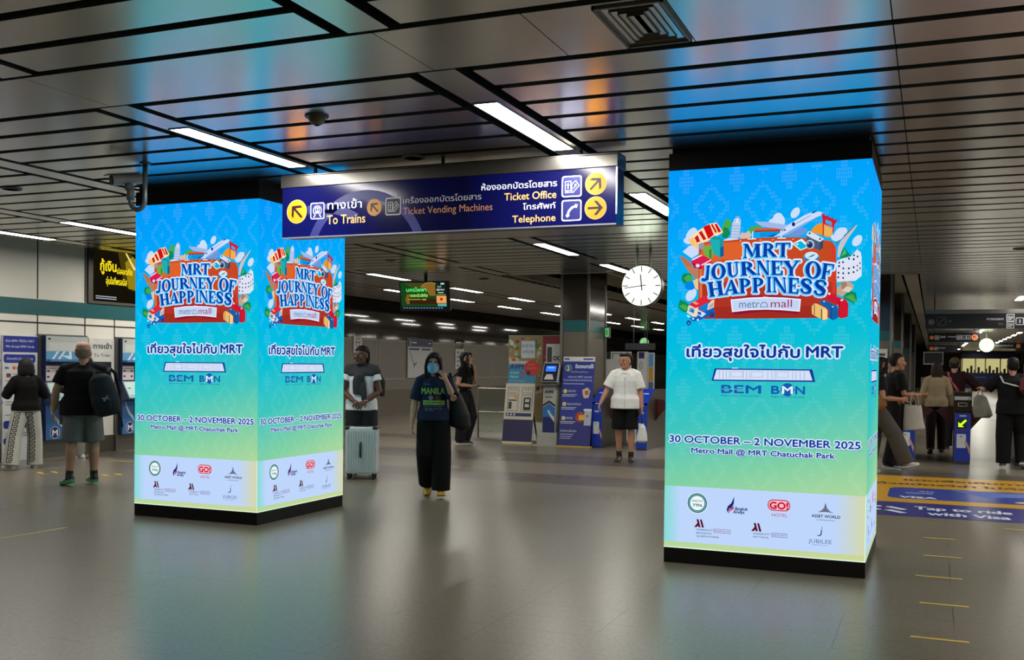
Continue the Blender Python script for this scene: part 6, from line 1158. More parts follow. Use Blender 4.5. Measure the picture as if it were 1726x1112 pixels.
def person(label, loc, rz, H, pose, look, group=None):
    t = thing('person', label, 'person', (loc[0], loc[1], 0), rz, group)
    k = H / 1.7; fem = look.get('fem', False); gx, gy = look.get('girth', (1, 1)); skin = M('skin_%d_%d_%d' % look['skin'], look['skin'], 0.5, var=0.06, scale=30)
    ln, sd = pose.get('lean', (0, 0)); u = unit((math.sin(rad(sd)), math.sin(rad(ln)), 1))
    J = {}; hw = (.082 if fem else .085) * k; tw = rad(pose.get('hip_twist', 0)); sw = (.152 if fem else .172) * k * (1 + (gx - 1) * .4); st = rad(pose.get('twist', 0))
    J['neck0'] = u * .495 * k; J['neck1'] = u * .560 * k + V((0, .018 * k, 0)); J['head'] = J['neck1'] + V((0, .012 * k, .088 * k))
    for s, n in ((-1, 'L'), (1, 'R')):
        J['hip' + n] = V((s * hw * math.cos(tw), s * hw * math.sin(tw), 0)); f, o = pose.get('th' + n, (0, 2)); a, o2 = pose.get('sh' + n, (0, 0))
        J['knee' + n] = J['hip' + n] + unit((s * math.tan(rad(o)), math.tan(rad(f)), -1)) * .425 * k
        dv = V((s * math.sin(rad(o2)), math.sin(rad(a)), -math.cos(rad(a)))).normalized(); J['ank' + n] = J['knee' + n] + dv * .415 * k
        J['sho' + n] = u * .455 * k + V((s * sw * math.cos(st), s * sw * math.sin(st), 0))
        J['elb' + n] = J['sho' + n] + unit(pose.get('ua' + n, (s * .15, 0, -1))) * .285 * k
        J['wri' + n] = J['elb' + n] + unit(pose.get('fa' + n, (s * .05, .15, -1))) * .25 * k
    # shoes first: they decide how high the pelvis stands
    shoe = {}; zmin = 9
    for s, n in ((-1, 'L'), (1, 'R')):
        yaw, pit = pose.get('ft' + n, (6, 0)); fd = V((s * math.sin(rad(yaw)) * math.cos(rad(pit)), math.cos(rad(yaw)) * math.cos(rad(pit)), -math.sin(rad(pit)))); lat = V((math.cos(rad(yaw)), -s * math.sin(rad(yaw)), 0)); upv = lat.cross(fd); A = J['ank' + n]
        P = lambda a, h, A=A, fd=fd, upv=upv: A + fd * a * k + upv * h * k
        # profile along the foot: (along, sole height, half width, height)
        prof = [(-.075, -.072, .020, .035), (-.06, -.075, .034, .055), (-.01, -.075, .038, .06), (.05, -.075, .041, .042), (.11, -.075, .047, .03), (.155, -.075, .041, .025), (.185, -.072, .022, .018)]
        shoe[n] = (prof, P, lat, upv, fd)
        for a, h, w, q in prof: zmin = min(zmin, P(a, h - .004).z)
    dz = V((0, 0, -zmin))
    for q in J: J[q] = J[q] + dz
    t['pelvis'] = -zmin; del t['pelvis']
    # body: one continuous surface
    b = MB(); S = lambda a: J['hipL'] * .5 + J['hipR'] * .5 + u * a * k; side = V((math.cos(st), math.sin(st), 0)); cw = .9 if fem else 1.0
    b.tube([S(-.09), S(-.04), S(.03), S(.13), S(.24), S(.34), S(.42), S(.47), S(.505)], [.10 * k * gx, .150 * k * gx, .155 * k * gx, .128 * k * gx, .142 * k * cw * gx, .158 * k * cw * gx, .15 * k * cw * gx, .10 * k, .06 * k], 18, ry=[.07 * k * gy, .105 * k * gy, .11 * k * gy, .095 * k * gy, .108 * k * gy, .115 * k * gy, .098 * k * gy, .075 * k, .058 * k], side=side)
    for s_, n in ((-1, 'L'), (1, 'R')): b.tube([J['neck0'] + u * .005 * k, J['neck0'].lerp(J['sho' + n], .4) - u * .012 * k, J['neck0'].lerp(J['sho' + n], .8) - u * .02 * k], [.046 * k, .044 * k, .04 * k], 10)
    b.tube([J['neck0'] - u * .04 * k, J['neck0'] + u * .03 * k, J['neck1'] + u * .03 * k], [.062 * k, .053 * k, .053 * k], 14)
    yw, pt = pose.get('head', (0, 0)); HM = Matrix.Translation(J['head']) @ Matrix.Rotation(rad(yw), 4, 'Z') @ Matrix.Rotation(rad(-pt), 4, 'X') @ Matrix.Scale(k * look.get('head', 1.06), 4)
    hb = MB(HM); hb.rings([head_ring(*r) for r in HEAD]); hb.tube([(0, .088, .022), (0, .104, -.008), (0, .117, -.030), (0, .100, -.044)], [.009, .012, .015, .010], 8); hb.ball((0, .088, -.066), .022, .012, .012); hb.ball((0, .086, -.104), .02, .013, .013)
    for s in (-1, 1): hb.ball((s * .074, -.004, -.012), .011, .021, .032); hb.ball((s * .04, .076, -.03), .026, .018, .026)
    b.v += hb.v; n0 = len(b.v) - len(hb.v); b.f += [tuple(i + n0 for i in f) for f in hb.f]
    hands = MB()
    for s, n in ((-1, 'L'), (1, 'R')):
        lg = look.get('leg', 1.0); H_, K_, A_ = J['hip' + n], J['knee' + n], J['ank' + n]
        b.tube([H_ + V((0, 0, .03 * k)), H_.lerp(K_, .3), H_.lerp(K_, .7), K_, K_.lerp(A_, .3) + V((0, -.012 * k, 0)), K_.lerp(A_, .65), A_, A_ - V((0, 0, .03 * k))], [x * k * lg for x in (.085, .085, .066, .055, .057, .045, .036, .036)], 14)
        SH, EL, WR = J['sho' + n], J['elb' + n], J['wri' + n]; am = look.get('arm', 1.0)
        b.tube([SH - V((s * .05 * k, 0, -.005)), SH, SH.lerp(EL, .35), EL, EL.lerp(WR, .3), EL.lerp(WR, .7), WR, WR + (WR - EL).normalized() * .02 * k], [x * k * am for x in (.05, .054, .049, .039, .041, .033, .026, .024)], 12)
        d = (WR - EL).normalized(); pl = pose.get('palm' + n, (-s, 0, 0)); pl = V(pl); pl = (pl - d * pl.dot(d)).normalized(); lat = d.cross(pl) * (1 if n == 'L' else -1)
        if 'thumb' + n in pose and lat.dot(V(pose['thumb' + n])) < 0: lat = -lat
        hd = pose.get('hd' + n); d2 = unit(hd) if hd else d
        hand(hands, WR, d2, lat, pl, k * .95, pose.get('curl' + n, 22)); J['hand' + n] = WR + d2 * .09 * k; J['dir' + n] = d2; J['palm' + n] = pl
    fuse(b, 'body', skin, t, 0.0085, 3, hands)
    # face
    for s in (-1, 1):
        e = MB(HM); e.ball((s * .031, .083, -.004), .0135, .008, .0075); eo = e.build('eye', M('eye_white', (200, 196, 190), 0.3), t, smooth=True)
        e = MB(HM); e.ball((s * .031, .0885, -.004), .0065, .004, .0065); e.build('iris', M('iris_dark', (22, 14, 10), 0.2), eo, smooth=True)
        e = MB(HM); e.tube([(s * .016, .0945, .014), (s * .032, .094, .019), (s * .05, .080, .013)], [.003, .004, .002], 6); e.build('eyebrow', M('brow_dark', (26, 20, 17), 0.8), t)
    e = MB(HM); e.tube([(-.022, .090, -.066), (-.008, .1005, -.0645), (.008, .1005, -.0645), (.022, .090, -.066)], [.002, .005, .005, .002], 8, ry=[.003, .006, .006, .003]); e.build('mouth', M('lips_%d' % look['skin'][0], tuple(int(c * f) for c, f in zip(look['skin'], (.82, .6, .6))), 0.45), t, smooth=True)
    # hair
    hr = look.get('hair', ('short', (20, 17, 15)))
    hm = M('hair_%d_%d_%d' % hr[1], hr[1], 0.62, var=0.35, scale=40, spec=0.25, bump=0.4); h = MB(HM)
    style = hr[0]
    cap_ = [(-.06, -.03, -.082, .052), (-.03, -.012, -.1, .070), (0, -.004, -.108, .079), (.03, .02, -.113, .083), (.055, .088, -.115, .085), (.075, .092, -.112, .082), (.095, .074, -.1, .072), (.115, .045, -.075, .054), (.127, .012, -.036, .028)]
    if style == 'bald': cap_ = [(-.05, -.04, -.088, .055), (-.02, -.02, -.098, .071), (.01, -.015, -.1045, .0765), (.035, -.02, -.106, .077), (.05, -.04, -.104, .07)]
    if style in ('short', 'parted'): cap_[3:8] = [(.03, .012, -.113, .081), (.052, .040, -.114, .083), (.076, .088, -.111, .081), (.097, .078, -.098, .072), (.114, .048, -.074, .054)]
    h.rings([head_ring(*r) for r in cap_])
    L = {'bob': .11, 'long': .26, 'xlong': .36}.get(style)
    if L:
        ring = lambda z, w, f, bk: head_ring(z, f, bk, w)
        h.rings([ring(-.10 - L, .088, .0, -.085), ring(-.05 - L * .8, .1, .012, -.112), ring(-.06, .094, .016, -.118), ring(-.01, .090, .022, -.118), ring(.05, .088, .045, -.116), ring(.09, .07, .03, -.1)] if L > .2 else [ring(-.122, .086, .0, -.09), ring(-.100, .108, .022, -.125), ring(-.06, .112, .03, -.132), ring(-.01, .104, .03, -.130), ring(.05, .095, .045, -.122), ring(.09, .074, .03, -.104)])
        for s in (-1, 1): h.tube([(s * .03, .092, .088), (s * .066, .068, .045), (s * .083, .045, -.03), (s * .09, .03, -.06 - L * .6)], [.016, .02, .022, .014], 8)
    if style == 'tied': h.ball((0, -.115, -.02), .045, .04, .05); h.tube([(0, -.13, -.02), (.03, -.16, -.07), (.04, -.15, -.14)], [.035, .034, .012], 10)
    if style == 'parted':
        h.tube([(-.06, .06, .085), (.0, .090, .094), (.065, .066, .075)], [.016, .022, .014], 8); h.ball((.0, .02, .1), .066, .066, .028)
    fuse(h, 'hair', hm, t, 0.008, 3)
    J['u'] = u
    # clothes
    def sleeve(b, n, fr, r0, r1):
        u = J['u']; am_ = look.get('arm', 1.0)
        SH, EL, WR = J['sho' + n], J['elb' + n], J['wri' + n]; s = -1 if n == 'L' else 1
        if fr <= 1: b.tube([J['neck0'].lerp(SH, .12) - u * .012 * k, J['neck0'].lerp(SH, .68) - u * .004 * k, SH + (EL - SH) * .03, SH.lerp(EL, fr * .6), SH.lerp(EL, fr)], [.058 * k, .067 * k, .070 * k * am_, (.35 * r0 + .65 * r1) * k, r1 * k], 14)
        else: b.tube([J['neck0'].lerp(SH, .12) - u * .012 * k, J['neck0'].lerp(SH, .68) - u * .004 * k, SH + (EL - SH) * .03, SH.lerp(EL, .5), EL, EL.lerp(WR, .4), EL.lerp(WR, fr - 1)], [.058 * k, .067 * k, .070 * k * am_, r0 * .92 * k, (r0 + r1) / 2 * k, r1 * k * 1.05, r1 * k], 14)
    tp = look['top']; c = tp['col']; mt = M('cloth_%d_%d_%d' % c, c, 0.85, var=0.14, scale=11, bump=tp.get('bump', 0.5), spec=0.2); fx = tp.get('fit', .014) * k; hem = tp.get('hem', -.06); hf = tp.get('flare', 0.0) * k
    b = MB()
    zs = [hem, hem + .03, .06, .13, .24, .34, .42, .468, .497]; rx = [.168, .168, .162, .142, .148, .160, .150, .108, .070]; ry = [.115, .115, .112, .103, .112, .118, .103, .084, .068]
    b.tube([S(z) for z in zs], [r * k * (gx if i < 7 else 1) * (cw if 3 < i < 7 else 1) + fx + (hf if i < 3 else hf * .4 if i == 3 else 0) for i, r in enumerate(rx)], 22, ry=[r * k * (gy if i < 7 else 1) + fx + (hf if i < 3 else hf * .4 if i == 3 else 0) for i, r in enumerate(ry)], side=side)
    for n in 'LR': sleeve(b, n, tp.get('sleeve', .6), tp.get('r0', .066), tp.get('r1', .064))
    J['top'] = fuse(b, tp.get('name', 'shirt'), mt, t, 0.009, 3)
    bt = look['bottom']; c = bt['col']; mt = M('cloth_%d_%d_%d' % c, c, 0.85, var=0.14, scale=9, bump=bt.get('bump', 0.4), spec=0.2); b = MB(); fr = bt.get('len', 1.0); w = bt.get('w', (.105, .085, .075, .07))
    b.tube([S(-.11), S(-.06), S(0), S(.07), S(bt.get('waist', .12))], [.12 * k * gx, .158 * k * gx + .008, .162 * k * gx + .006, .145 * k * gx, .135 * k * gx], 20, ry=[.09 * k * gy, .114 * k * gy, .116 * k * gy, .105 * k * gy, .1 * k * gy], side=V((math.cos(tw), math.sin(tw), 0)))
    for n in 'LR':
        H_, K_, A_ = J['hip' + n], J['knee' + n], J['ank' + n]
        pts = [H_ + V((0, 0, .03 * k)), H_.lerp(K_, .18), H_.lerp(K_, .5), K_]; rr = [min(w[0], .098) * k * gx, w[0] * k, (w[0] + w[1]) / 2 * k, w[1] * k]
        if fr > .55:
            e = min(1.0, (fr - .5) / .5); pts += [K_.lerp(A_, .5 * e), K_.lerp(A_, e * 1.06)]; rr += [w[2] * k, w[3] * k]
        else: pts = [H_ + V((0, 0, .03 * k)), H_.lerp(K_, .2), H_.lerp(K_, fr), H_.lerp(K_, fr * 2)]; rr = [min(w[0], .096) * k * gx, w[0] * k, w[1] * k, w[2] * k]
        b.tube(pts, rr, 16)
    J['bottom'] = fuse(b, bt.get('name', 'trousers'), mt, t, 0.009, 3)
    sole_h = look.get('sole_h', .014); sh = look.get('shoes', ((30, 30, 32), (200, 200, 200)))
    for n in 'LR':
        prof, P, lat, upv, fd = shoe[n]; b = MB(); rs = []; rs2 = []
        for a, h_, w_, q in prof:
            c0 = P(a, h_) + dz; rs.append([c0 + lat * (w_ * k * math.cos(2 * math.pi * i / 14)) + upv * (max(-.2 * q, q * math.sin(2 * math.pi * i / 14)) + q * .55) * k for i in range(14)])
            rs2.append([c0 + lat * (w_ * 1.06 * k * x) + upv * y * k for x, y in ((-1, -.004), (1, -.004), (1.03, sole_h), (-1.03, sole_h))])
        b.rings(rs)
        if sh[0] is not None and not look.get('sandals'): b.tube([P(-.035, -.045) + dz, P(-.015, .015) + dz], [.044 * k, .043 * k], 14)
        so = fuse(b, 'shoe' if not look.get('sandals') else 'sandal', M('shoe_%d_%d_%d' % sh[0], sh[0], 0.5, var=0.1), t, 0.006, 2)
        e = MB(); e.rings(rs2); e.build('sole', M('sole_%d_%d_%d' % sh[1], sh[1], 0.6), so)
        if 'socks' in look: b = MB(); A_ = J['ank' + n]; K_ = J['knee' + n]; b.tube([A_ - V((0, 0, .04 * k)), A_, A_.lerp(K_, .16)], [.043 * k, .043 * k, .046 * k], 14); b.build('sock', M('sock_dark', look['socks'], 0.9), t, smooth=True)
    J['HM'] = HM; J['root'] = t; J['k'] = k; J['S'] = lambda a: S(a) + dz * 0; J['u'] = u; J['side'] = side
    W = Matrix.Translation((loc[0], loc[1], 0)) @ Matrix.Rotation(rz, 4, 'Z'); J['W'] = W
    return J
def print_on(J, obj_, mb, z_off=0.004):
    """press flat lettering (x, z in front of the chest) onto the cloth"""
    me = obj_.data; bv = BVHTree.FromPolygons([v.co[:] for v in me.vertices], [p.vertices[:] for p in me.polygons])
    for i, v in enumerate(mb.v):
        h, nrm, _, _ = bv.ray_cast(V((v.x, 1.0, v.z)), V((0, -1, 0)))
        if h is not None: mb.v[i] = V((v.x, h.y + z_off + v.y, v.z))
    return mb
def glasses(J, col=(20, 18, 18), dark=False):
    b = MB(J['HM'])
    for s in (-1, 1):
        b.tube([(s * .032 + .023 * math.cos(rad(a)), .103 - .004 * abs(math.cos(rad(a))), -.004 + .017 * math.sin(rad(a))) for a in range(0, 361, 30)], .002, 6); b.tube([(s * .055, .097, 0), (s * .076, .02, .002)], .002, 6)
    b.tube([(-.01, .106, 0), (.01, .106, 0)], .002, 6); b.build('glasses', M('glasses_frame', col, 0.3), J['root'])
def bag_loft(name, label, cat, pts, rx, ry, side, col, matname, W, straps=(), strap_r=0.012, parts=None):
    t = thing(name, label, cat); t.matrix_world = W
    mm = M(matname, col, 0.7, var=0.15, bump=0.4, scale=14, spec=0.25)
    b = MB(); b.tube(pts, rx, 22, ry=ry, side=side); fuse(b, 'pouch', mm, t, 0.009, 6)
    for st in straps: MB().tube(st, strap_r, 8, ry=strap_r * .35).build('strap', mm, t, smooth=True)
    return t

BLACK, DARK = (13, 12, 13), (24, 24, 27)
# 1 bob-haired person at the card board
J = person('person with a black bob, black sweater and white trousers with black key pattern', (-11.91, 10.79), rad(62), 1.58,
    dict(thL=(-4, 13), shL=(-6, 8), thR=(5, 7), shR=(2, 0), ftL=(25, 0), ftR=(10, 0), uaL=(-.5, .15, -1), faL=(.25, .8, .25), uaR=(.5, .1, -1), faR=(-.2, .85, .2), head=(0, -8)),
    dict(skin=(170, 125, 100), fem=True, hair=('bob', (30, 27, 27)), top=dict(col=BLACK, sleeve=1.9, fit=.03, flare=.02, r0=.085, r1=.06, hem=-.02, name='sweater'), bottom=dict(col=(196, 196, 188), w=(.118, .108, .112, .115)), shoes=((214, 214, 210), (200, 200, 198))))
b = MB(J['HM']); b.tube([(math.cos(rad(a)) * .084, -.03 + math.sin(rad(a)) * .075, -.142 + .02 * math.sin(rad(a))) for a in range(0, 361, 30)], .014, 8, cap=False); b.build('collar', M('collar_white', (205, 200, 194), 0.8), J['root'], smooth=True)
def key_pattern(J, n, ang, col):
    """black meander running down a trouser leg"""
    me = J['bottom'].data; bv = BVHTree.FromPolygons([v.co[:] for v in me.vertices], [p.vertices[:] for p in me.polygons]); k = J['k']
    H_, K_, A_ = J['hip' + n], J['knee' + n], J['ank' + n]; b = MB(); d = V((math.cos(rad(ang)), math.sin(rad(ang)), 0)); q = V((-d.y, d.x, 0))
    def P(s_, x):
        c = H_.lerp(K_, s_ * 2) if s_ < .5 else K_.lerp(A_, (s_ - .5) * 2)
        h, nr, _, _ = bv.ray_cast(c + q * x + d * .5, -d); return (h + d * .003) if h is not None else None
    def strip(a, c, wd):
        N = 3
        for i in range(N):
            s0, x0 = a[0] + (c[0] - a[0]) * i / N, a[1] + (c[1] - a[1]) * i / N; s1, x1 = a[0] + (c[0] - a[0]) * (i + 1) / N, a[1] + (c[1] - a[1]) * (i + 1) / N
            if abs(a[0] - c[0]) > abs(a[1] - c[1]) * .5 and a[1] == c[1]: ps = [P(s0, x0 - wd), P(s1, x1 - wd), P(s1, x1 + wd), P(s0, x0 + wd)]
            else: ds = wd / .84; ps = [P(s0 - ds, x0), P(s0 + ds, x0), P(s1 + ds, x1), P(s1 - ds, x1)]
            if all(p is not None for p in ps): b.add(ps, [(0, 1, 2, 3)])
    s_ = .06; w = .034
    while s_ < .95:
        h = .075
        for a, c in (((s_, -w), (s_ + h, -w)), ((s_, -w), (s_, w)), ((s_, w), (s_ + h * .6, w)), ((s_ + h * .6, w), (s_ + h * .6, -w * .1)), ((s_ + h * .6, -w * .1), (s_ + h * .3, -w * .1)), ((s_ + h, -w), (s_ + h, w))): strip(a, c, .0055)
        s_ += h
    b.build('key_pattern', M('key_black', col, 0.7), J['bottom'])
key_pattern(J, 'L', -120, (20, 20, 22)); key_pattern(J, 'R', -125, (20, 20, 22))

# 2 man with the backpack
J = person('person with cropped grey hair, black T-shirt, grey shorts and green-soled shoes', (-9.78, 9.72), rad(42), 1.76,
    dict(thL=(-2, 5), shL=(-10, 3), thR=(3, 5), shR=(0, 0), ftL=(34, 12), ftR=(-20, 0), uaL=(-.42, 0, -1), faL=(-.12, .22, -1), uaR=(.4, .1, -1), faR=(.0, .8, -.3), head=(-4, -6)),
    dict(skin=(176, 132, 108), girth=(1.22, 1.42), arm=1.15, leg=1.12, hair=('bald', (146, 116, 98)), top=dict(col=BLACK, sleeve=.72, fit=.03, flare=.03, r0=.09, r1=.088, hem=-.1), bottom=dict(col=(104, 106, 108), len=.5, w=(.125, .125, .122, .12), name='shorts'), shoes=((20, 20, 22), (62, 150, 100)), socks=(20, 20, 20), sole_h=.034, head=1.14))
k = J['k']; zp = J['S'](0).z
t = thing('backpack', 'dark grey backpack hanging off the shoulder of the person in grey shorts', 'backpack'); t.matrix_world = J['W'] @ Matrix.Translation((.25, -.33, J['shoR'].z - .31)) @ Matrix.Rotation(rad(-14), 4, 'Y') @ Matrix.Rotation(rad(-18), 4, 'Z')
bm_ = M('backpack_grey', (34, 39, 46), 0.75, var=0.2, bump=0.3, scale=20, spec=0.2); b = MB()
b.tube([(0, 0, -.27), (0, 0, -.24), (0, -.01, -.1), (0, 0, .08), (0, .01, .2), (0, .02, .25)], [.09, .15, .17, .16, .13, .07], 22, ry=[.05, .09, .12, .115, .09, .05], side=(1, 0, 0)); body_ = fuse(b, 'pack', bm_, t, 0.009, 5)
b = MB(); b.tube([(0, -.1, -.2), (0, -.12, -.08), (0, -.115, .0)], [.09, .12, .1], 16, ry=[.03, .04, .03], side=(1, 0, 0)); fuse(b, 'front_pocket', bm_, t, 0.009, 4)
b = MB(frame((.07, -.163, -.05), (1, 0, 0), (0, 0, 1)) @ Matrix.Rotation(rad(18), 4, 'Z')); b.mat(M('logo_silver', (160, 164, 168), 0.4)); b.ring(0, .024, .014, .022, 0, a0=195, a1=345, n=12, e0=.014, e1=.022); b.ring(0, -.024, .014, .022, 0, a0=15, a1=165, n=12, e0=.014, e1=.022); b.rect(-.034, -.026, -.02, -.004); b.rect(.02, -.026, .034, -.004); b.rect(-.034, .004, -.02, .026); b.rect(.02, .004, .034, .026); b.rect(-.02, -.006, .02, .006); b.build('logo', None, t)
MB().tube([(.03, .05, .24), (.02, .0, .29), (-.03, .0, .29), (-.03, .05, .24)], .009, 8).build('grab_handle', bm_, t, smooth=True)
for x in (-.09, .09): MB().tube([(x, .07, .22), (x, .16, .30), (x, .30, .22), (x, .30, .0), (x, .14, -.2)], .022, 8, ry=.006, side=(1, 0, 0)).build('shoulder_strap', bm_, t, smooth=True)
MB().tube([(.12, -.02, -.25), (.14, -.03, -.36), (.13, -.03, -.44)], .012, 8, ry=.004).build('strap_end', bm_, t)

# 3 person at the machine, hidden behind him
J = person('person with long black hair and black jacket, mostly hidden behind the backpack', (-12.3, 12.3), rad(80), 1.62,
    dict(thL=(0, 4), thR=(2, 4), ftL=(20, 0), ftR=(5, 0), uaL=(-.3, .3, -1), faL=(0, .9, .1), uaR=(.4, .3, -1), faR=(0, .9, .0), head=(0, -12)),
    dict(skin=(176, 130, 104), fem=True, hair=('long', (14, 13, 14)), top=dict(col=(18, 18, 20), sleeve=1.9, fit=.03, r0=.08, r1=.06, hem=-.1, name='jacket'), bottom=dict(col=(140, 138, 132), w=(.1, .08, .07, .06)), shoes=((205, 195, 195), (190, 180, 180))))
b = MB(); b.tube([J['shoR'] + V((.02, -.03, .07)), J['shoR'].lerp(J['elbR'], .5) + V((.07, -.04, .02)), J['elbR'] + V((.07, -.03, .0))], .012, 8); b.build('sleeve_stripe', M('stripe_white', (190, 190, 190), .7), J['root'], smooth=True)

# 4 woman with the suitcase
J = person('person in white T-shirt with grey cardigan knotted on the shoulders, beside a suitcase', (-7.30, 12.26), rad(203), 1.80,
    dict(thL=(2, 3), thR=(-2, 3), ftL=(14, 0), ftR=(14, 0), uaL=(-.28, .12, -1), faL=(.62, .62, -.48), uaR=(.28, .12, -1), faR=(-.62, .62, -.48), palmL=(0, -1, -.2), palmR=(0, -1, -.2), curlL=30, curlR=30, head=(-26, -3)),
    dict(skin=(92, 60, 46), fem=True, girth=(1.1, 1.1), arm=1.05, hair=('tied', (15, 13, 13)), top=dict(col=(228, 230, 233), sleeve=.5, fit=.016, flare=.01, r0=.07, r1=.072, hem=-.06), bottom=dict(col=(42, 43, 47), w=(.125, .118, .115, .11)), shoes=((200, 200, 198), (206, 206, 204))))
glasses(J, (60, 50, 46))
k = J['k']; b = MB(); n0 = J['neck0']; S = J['S']
b.tube([S(.385), S(.41), S(.45), S(.485), S(.52)], [.20 * k, .21 * k, .20 * k, .15 * k, .085 * k], 24, ry=[.138 * k, .146 * k, .130 * k, .104 * k, .08 * k], side=(1, 0, 0))
for n in 'LR': b.tube([J['neck0'], J['neck0'].lerp(J['sho' + n], .6), J['sho' + n], J['sho' + n].lerp(J['elb' + n], .16), J['sho' + n].lerp(J['elb' + n], .24)], [.07 * k, .08 * k, .088 * k, .086 * k, .07 * k], 14)
b.tube([n0 + V((-.01, .13, -.05)), n0 + V((.01, .165, -.12)), n0 + V((.03, .16, -.2)), n0 + V((.045, .15, -.30)), n0 + V((.05, .15, -.37))], [.05 * k, .07 * k, .075 * k, .06 * k, .045 * k], 14, ry=[.03 * k, .045 * k, .035 * k, .026 * k, .02 * k], side=(1, 0, 0)); b.tube([n0 + V((.02, .14, -.12)), n0 + V((-.03, .165, -.24)), n0 + V((-.05, .165, -.36)), n0 + V((-.055, .16, -.45))], [.055 * k, .055 * k, .045 * k, .034 * k], 12, ry=[.03 * k, .026 * k, .022 * k, .018 * k], side=(1, 0, 0)); b.ball(n0 + V((.0, .165, -.11)), .06 * k, .04 * k, .045 * k)
b.tube([n0 + V((0, -.1, -.02)), n0 + V((0, -.16, -.2)), n0 + V((0, -.165, -.42))], [.15 * k, .2 * k, .19 * k], 16, ry=[.05 * k, .035 * k, .03 * k], side=(1, 0, 0)); b.tube([n0 + V((-.20, -.02, -.09)), n0 + V((-.27, -.06, -.2)), n0 + V((-.275, -.08, -.40))], [.06 * k, .05 * k, .035 * k], 12)
fuse(b, 'cardigan', M('cardigan_grey', (66, 65, 68), 0.9, var=0.15, bump=0.6, scale=18, spec=.1), J['root'], 0.01, 4)
w = J['wriL']; MB().tube([w + V((.03 * math.cos(rad(a)), .03 * math.sin(rad(a)), .004)) for a in range(0, 361, 30)], .005, 6, cap=False).build('wristwatch', M('watch_gold', (150, 120, 70), .3, .8), J['root'])
# suitcase
t = thing('suitcase', 'white ribbed hard suitcase with black wheels next to the left display pillar', 'suitcase', (-7.10, 11.95, 0), rad(22))
wm = M('suitcase_shell', (205, 212, 218), 0.35, var=0.05); bk = M('suitcase_black', (16, 16, 18), 0.5)
MB().box(-.215, .215, -.13, .13, .075, .70).build('shell', wm, t, bevel=.03)
for i in range(11): MB().tube([(-.17 + i * .034, -.131, .13), (-.17 + i * .034, -.134, .14), (-.17 + i * .034, -.134, .64), (-.17 + i * .034, -.131, .65)], .007, 8).build('rib', wm, t)
for x in (-1, 1):
    MB().box(x * .185 - .035, x * .185 + .035, -.136, .136, .665, .708).build('corner_guard', bk if False else M('suitcase_corner', (30, 32, 34), .4), t, bevel=.02)
    for y in (-.09, .09): b = MB(); b.tube([(x * .165 - .014, y, .032), (x * .165 + .014, y, .032)], .032, 16); b.box(x * .165 - .02, x * .165 + .02, y - .03, y + .03, .045, .085); b.build('wheel', bk, t)
MB().tube([(0, -.145, .30), (0, -.165, .34), (0, -.165, .46), (0, -.145, .50)], .012, 10).build('side_handle', bk, t, smooth=True)
b = MB(); b.box(-.09, .09, -.03, .03, .70, .712); b.build('top_handle', bk, t, bevel=.006)
MB().box(-.216, .216, -.004, .004, .08, .704).build('zip_seam', bk, t)

# 5 woman with the mask
J = person('person in light blue face mask, navy printed T-shirt and wide black trousers', (-5.39, 10.68), rad(205), 1.66,
    dict(thL=(7, 3), shL=(2, -1), thR=(3, 1), shR=(-30, -3), ftL=(4, 0), ftR=(4, 34), uaL=(-.32, .52, -.8), faL=(.42, .24, 1), palmL=(.6, -.7, .1), curlL=24, uaR=(.27, -.05, -1), faR=(.12, .22, -1), curlR=24, head=(-6, -2)),
    dict(skin=(190, 142, 116), fem=True, hair=('long', (22, 16, 14)), top=dict(col=(30, 38, 62), sleeve=.88, fit=.02, flare=.012, r0=.074, r1=.08, hem=-.03), bottom=dict(col=(12, 11, 11), w=(.118, .115, .115, .112), waist=.13), shoes=((192, 150, 40), (120, 90, 34))))
b = MB(J['HM']); b.rings([[V(p) for p in r] for r in ([(-.066, .066, -.012), (-.03, .104, .0), (0, .126, .004), (.03, .104, .0), (.066, .066, -.012)], [(-.070, .058, -.05), (-.034, .112, -.05), (0, .128, -.05), (.034, .112, -.05), (.070, .058, -.05)], [(-.062, .052, -.09), (-.03, .098, -.105), (0, .112, -.118), (.03, .098, -.105), (.062, .052, -.09)])][::-1])
b.f = [f for f in b.f if len(f) == 4]; mk = b.build('face_mask', M('mask_blue', (122, 178, 206), .8), J['root'], smooth=True)
for s in (-1, 1): MB(J['HM']).tube([(s * .066, .062, -.02), (s * .08, .01, -.01)], .0025, 6).tube([(s * .064, .052, -.08), (s * .08, .01, -.02)], .0025, 6).build('ear_loop', M('loop_white', (190, 200, 205), .8), mk)
glasses(J)
tp = J['top']; z0 = J['S'](0).z; b = MB(Matrix(((-1, 0, 0, 0), (0, 0, 1, 0), (0, 1, 0, 0), (0, 0, 0, 1)))); lg = M('print_lime', (150, 190, 80), .7); gy_ = M('print_grey', (118, 124, 132), .7)
b.mat(gy_).text('The Great', -.12, z0 + .385, .02, 0, width=.09, shear=.3); b.mat(lg).text('MANILA', -.14, z0 + .28, .075, 0, width=.27, off=.002); [b.rect(-.12 + q * .0125, z0 + .155 + r * .0125, -.1075 + q * .0125, z0 + .1675 + r * .0125) for q in range(20) for r in range(4)]; b.mat(gy_).disc(-.03, z0 + .235, .028, 0, 14); b.mat(M('print_brown', (70, 50, 44), .7)).disc(.05, z0 + .235, .034, 0, 14)
b.mat(M('print_navy', (22, 28, 46), .7)).text('PHILIPPINES', -.11, z0 + .165, .03, .003, width=.23); b.mat(gy_).text('PEARL OF THE ORIENT', -.11, z0 + .13, .014, 0, width=.22); b.text('SEAS', -.1, z0 + .105, .014, 0, width=.2); b.mat(M('print_white', (190, 192, 196), .7)).text('MANILA PRINT', -.1, z0 + .09, .006, 0, width=.1)
print_on(J, tp, b).build('chest_print', None, J['root'])
S_ = J['shoL']; hx = -.24
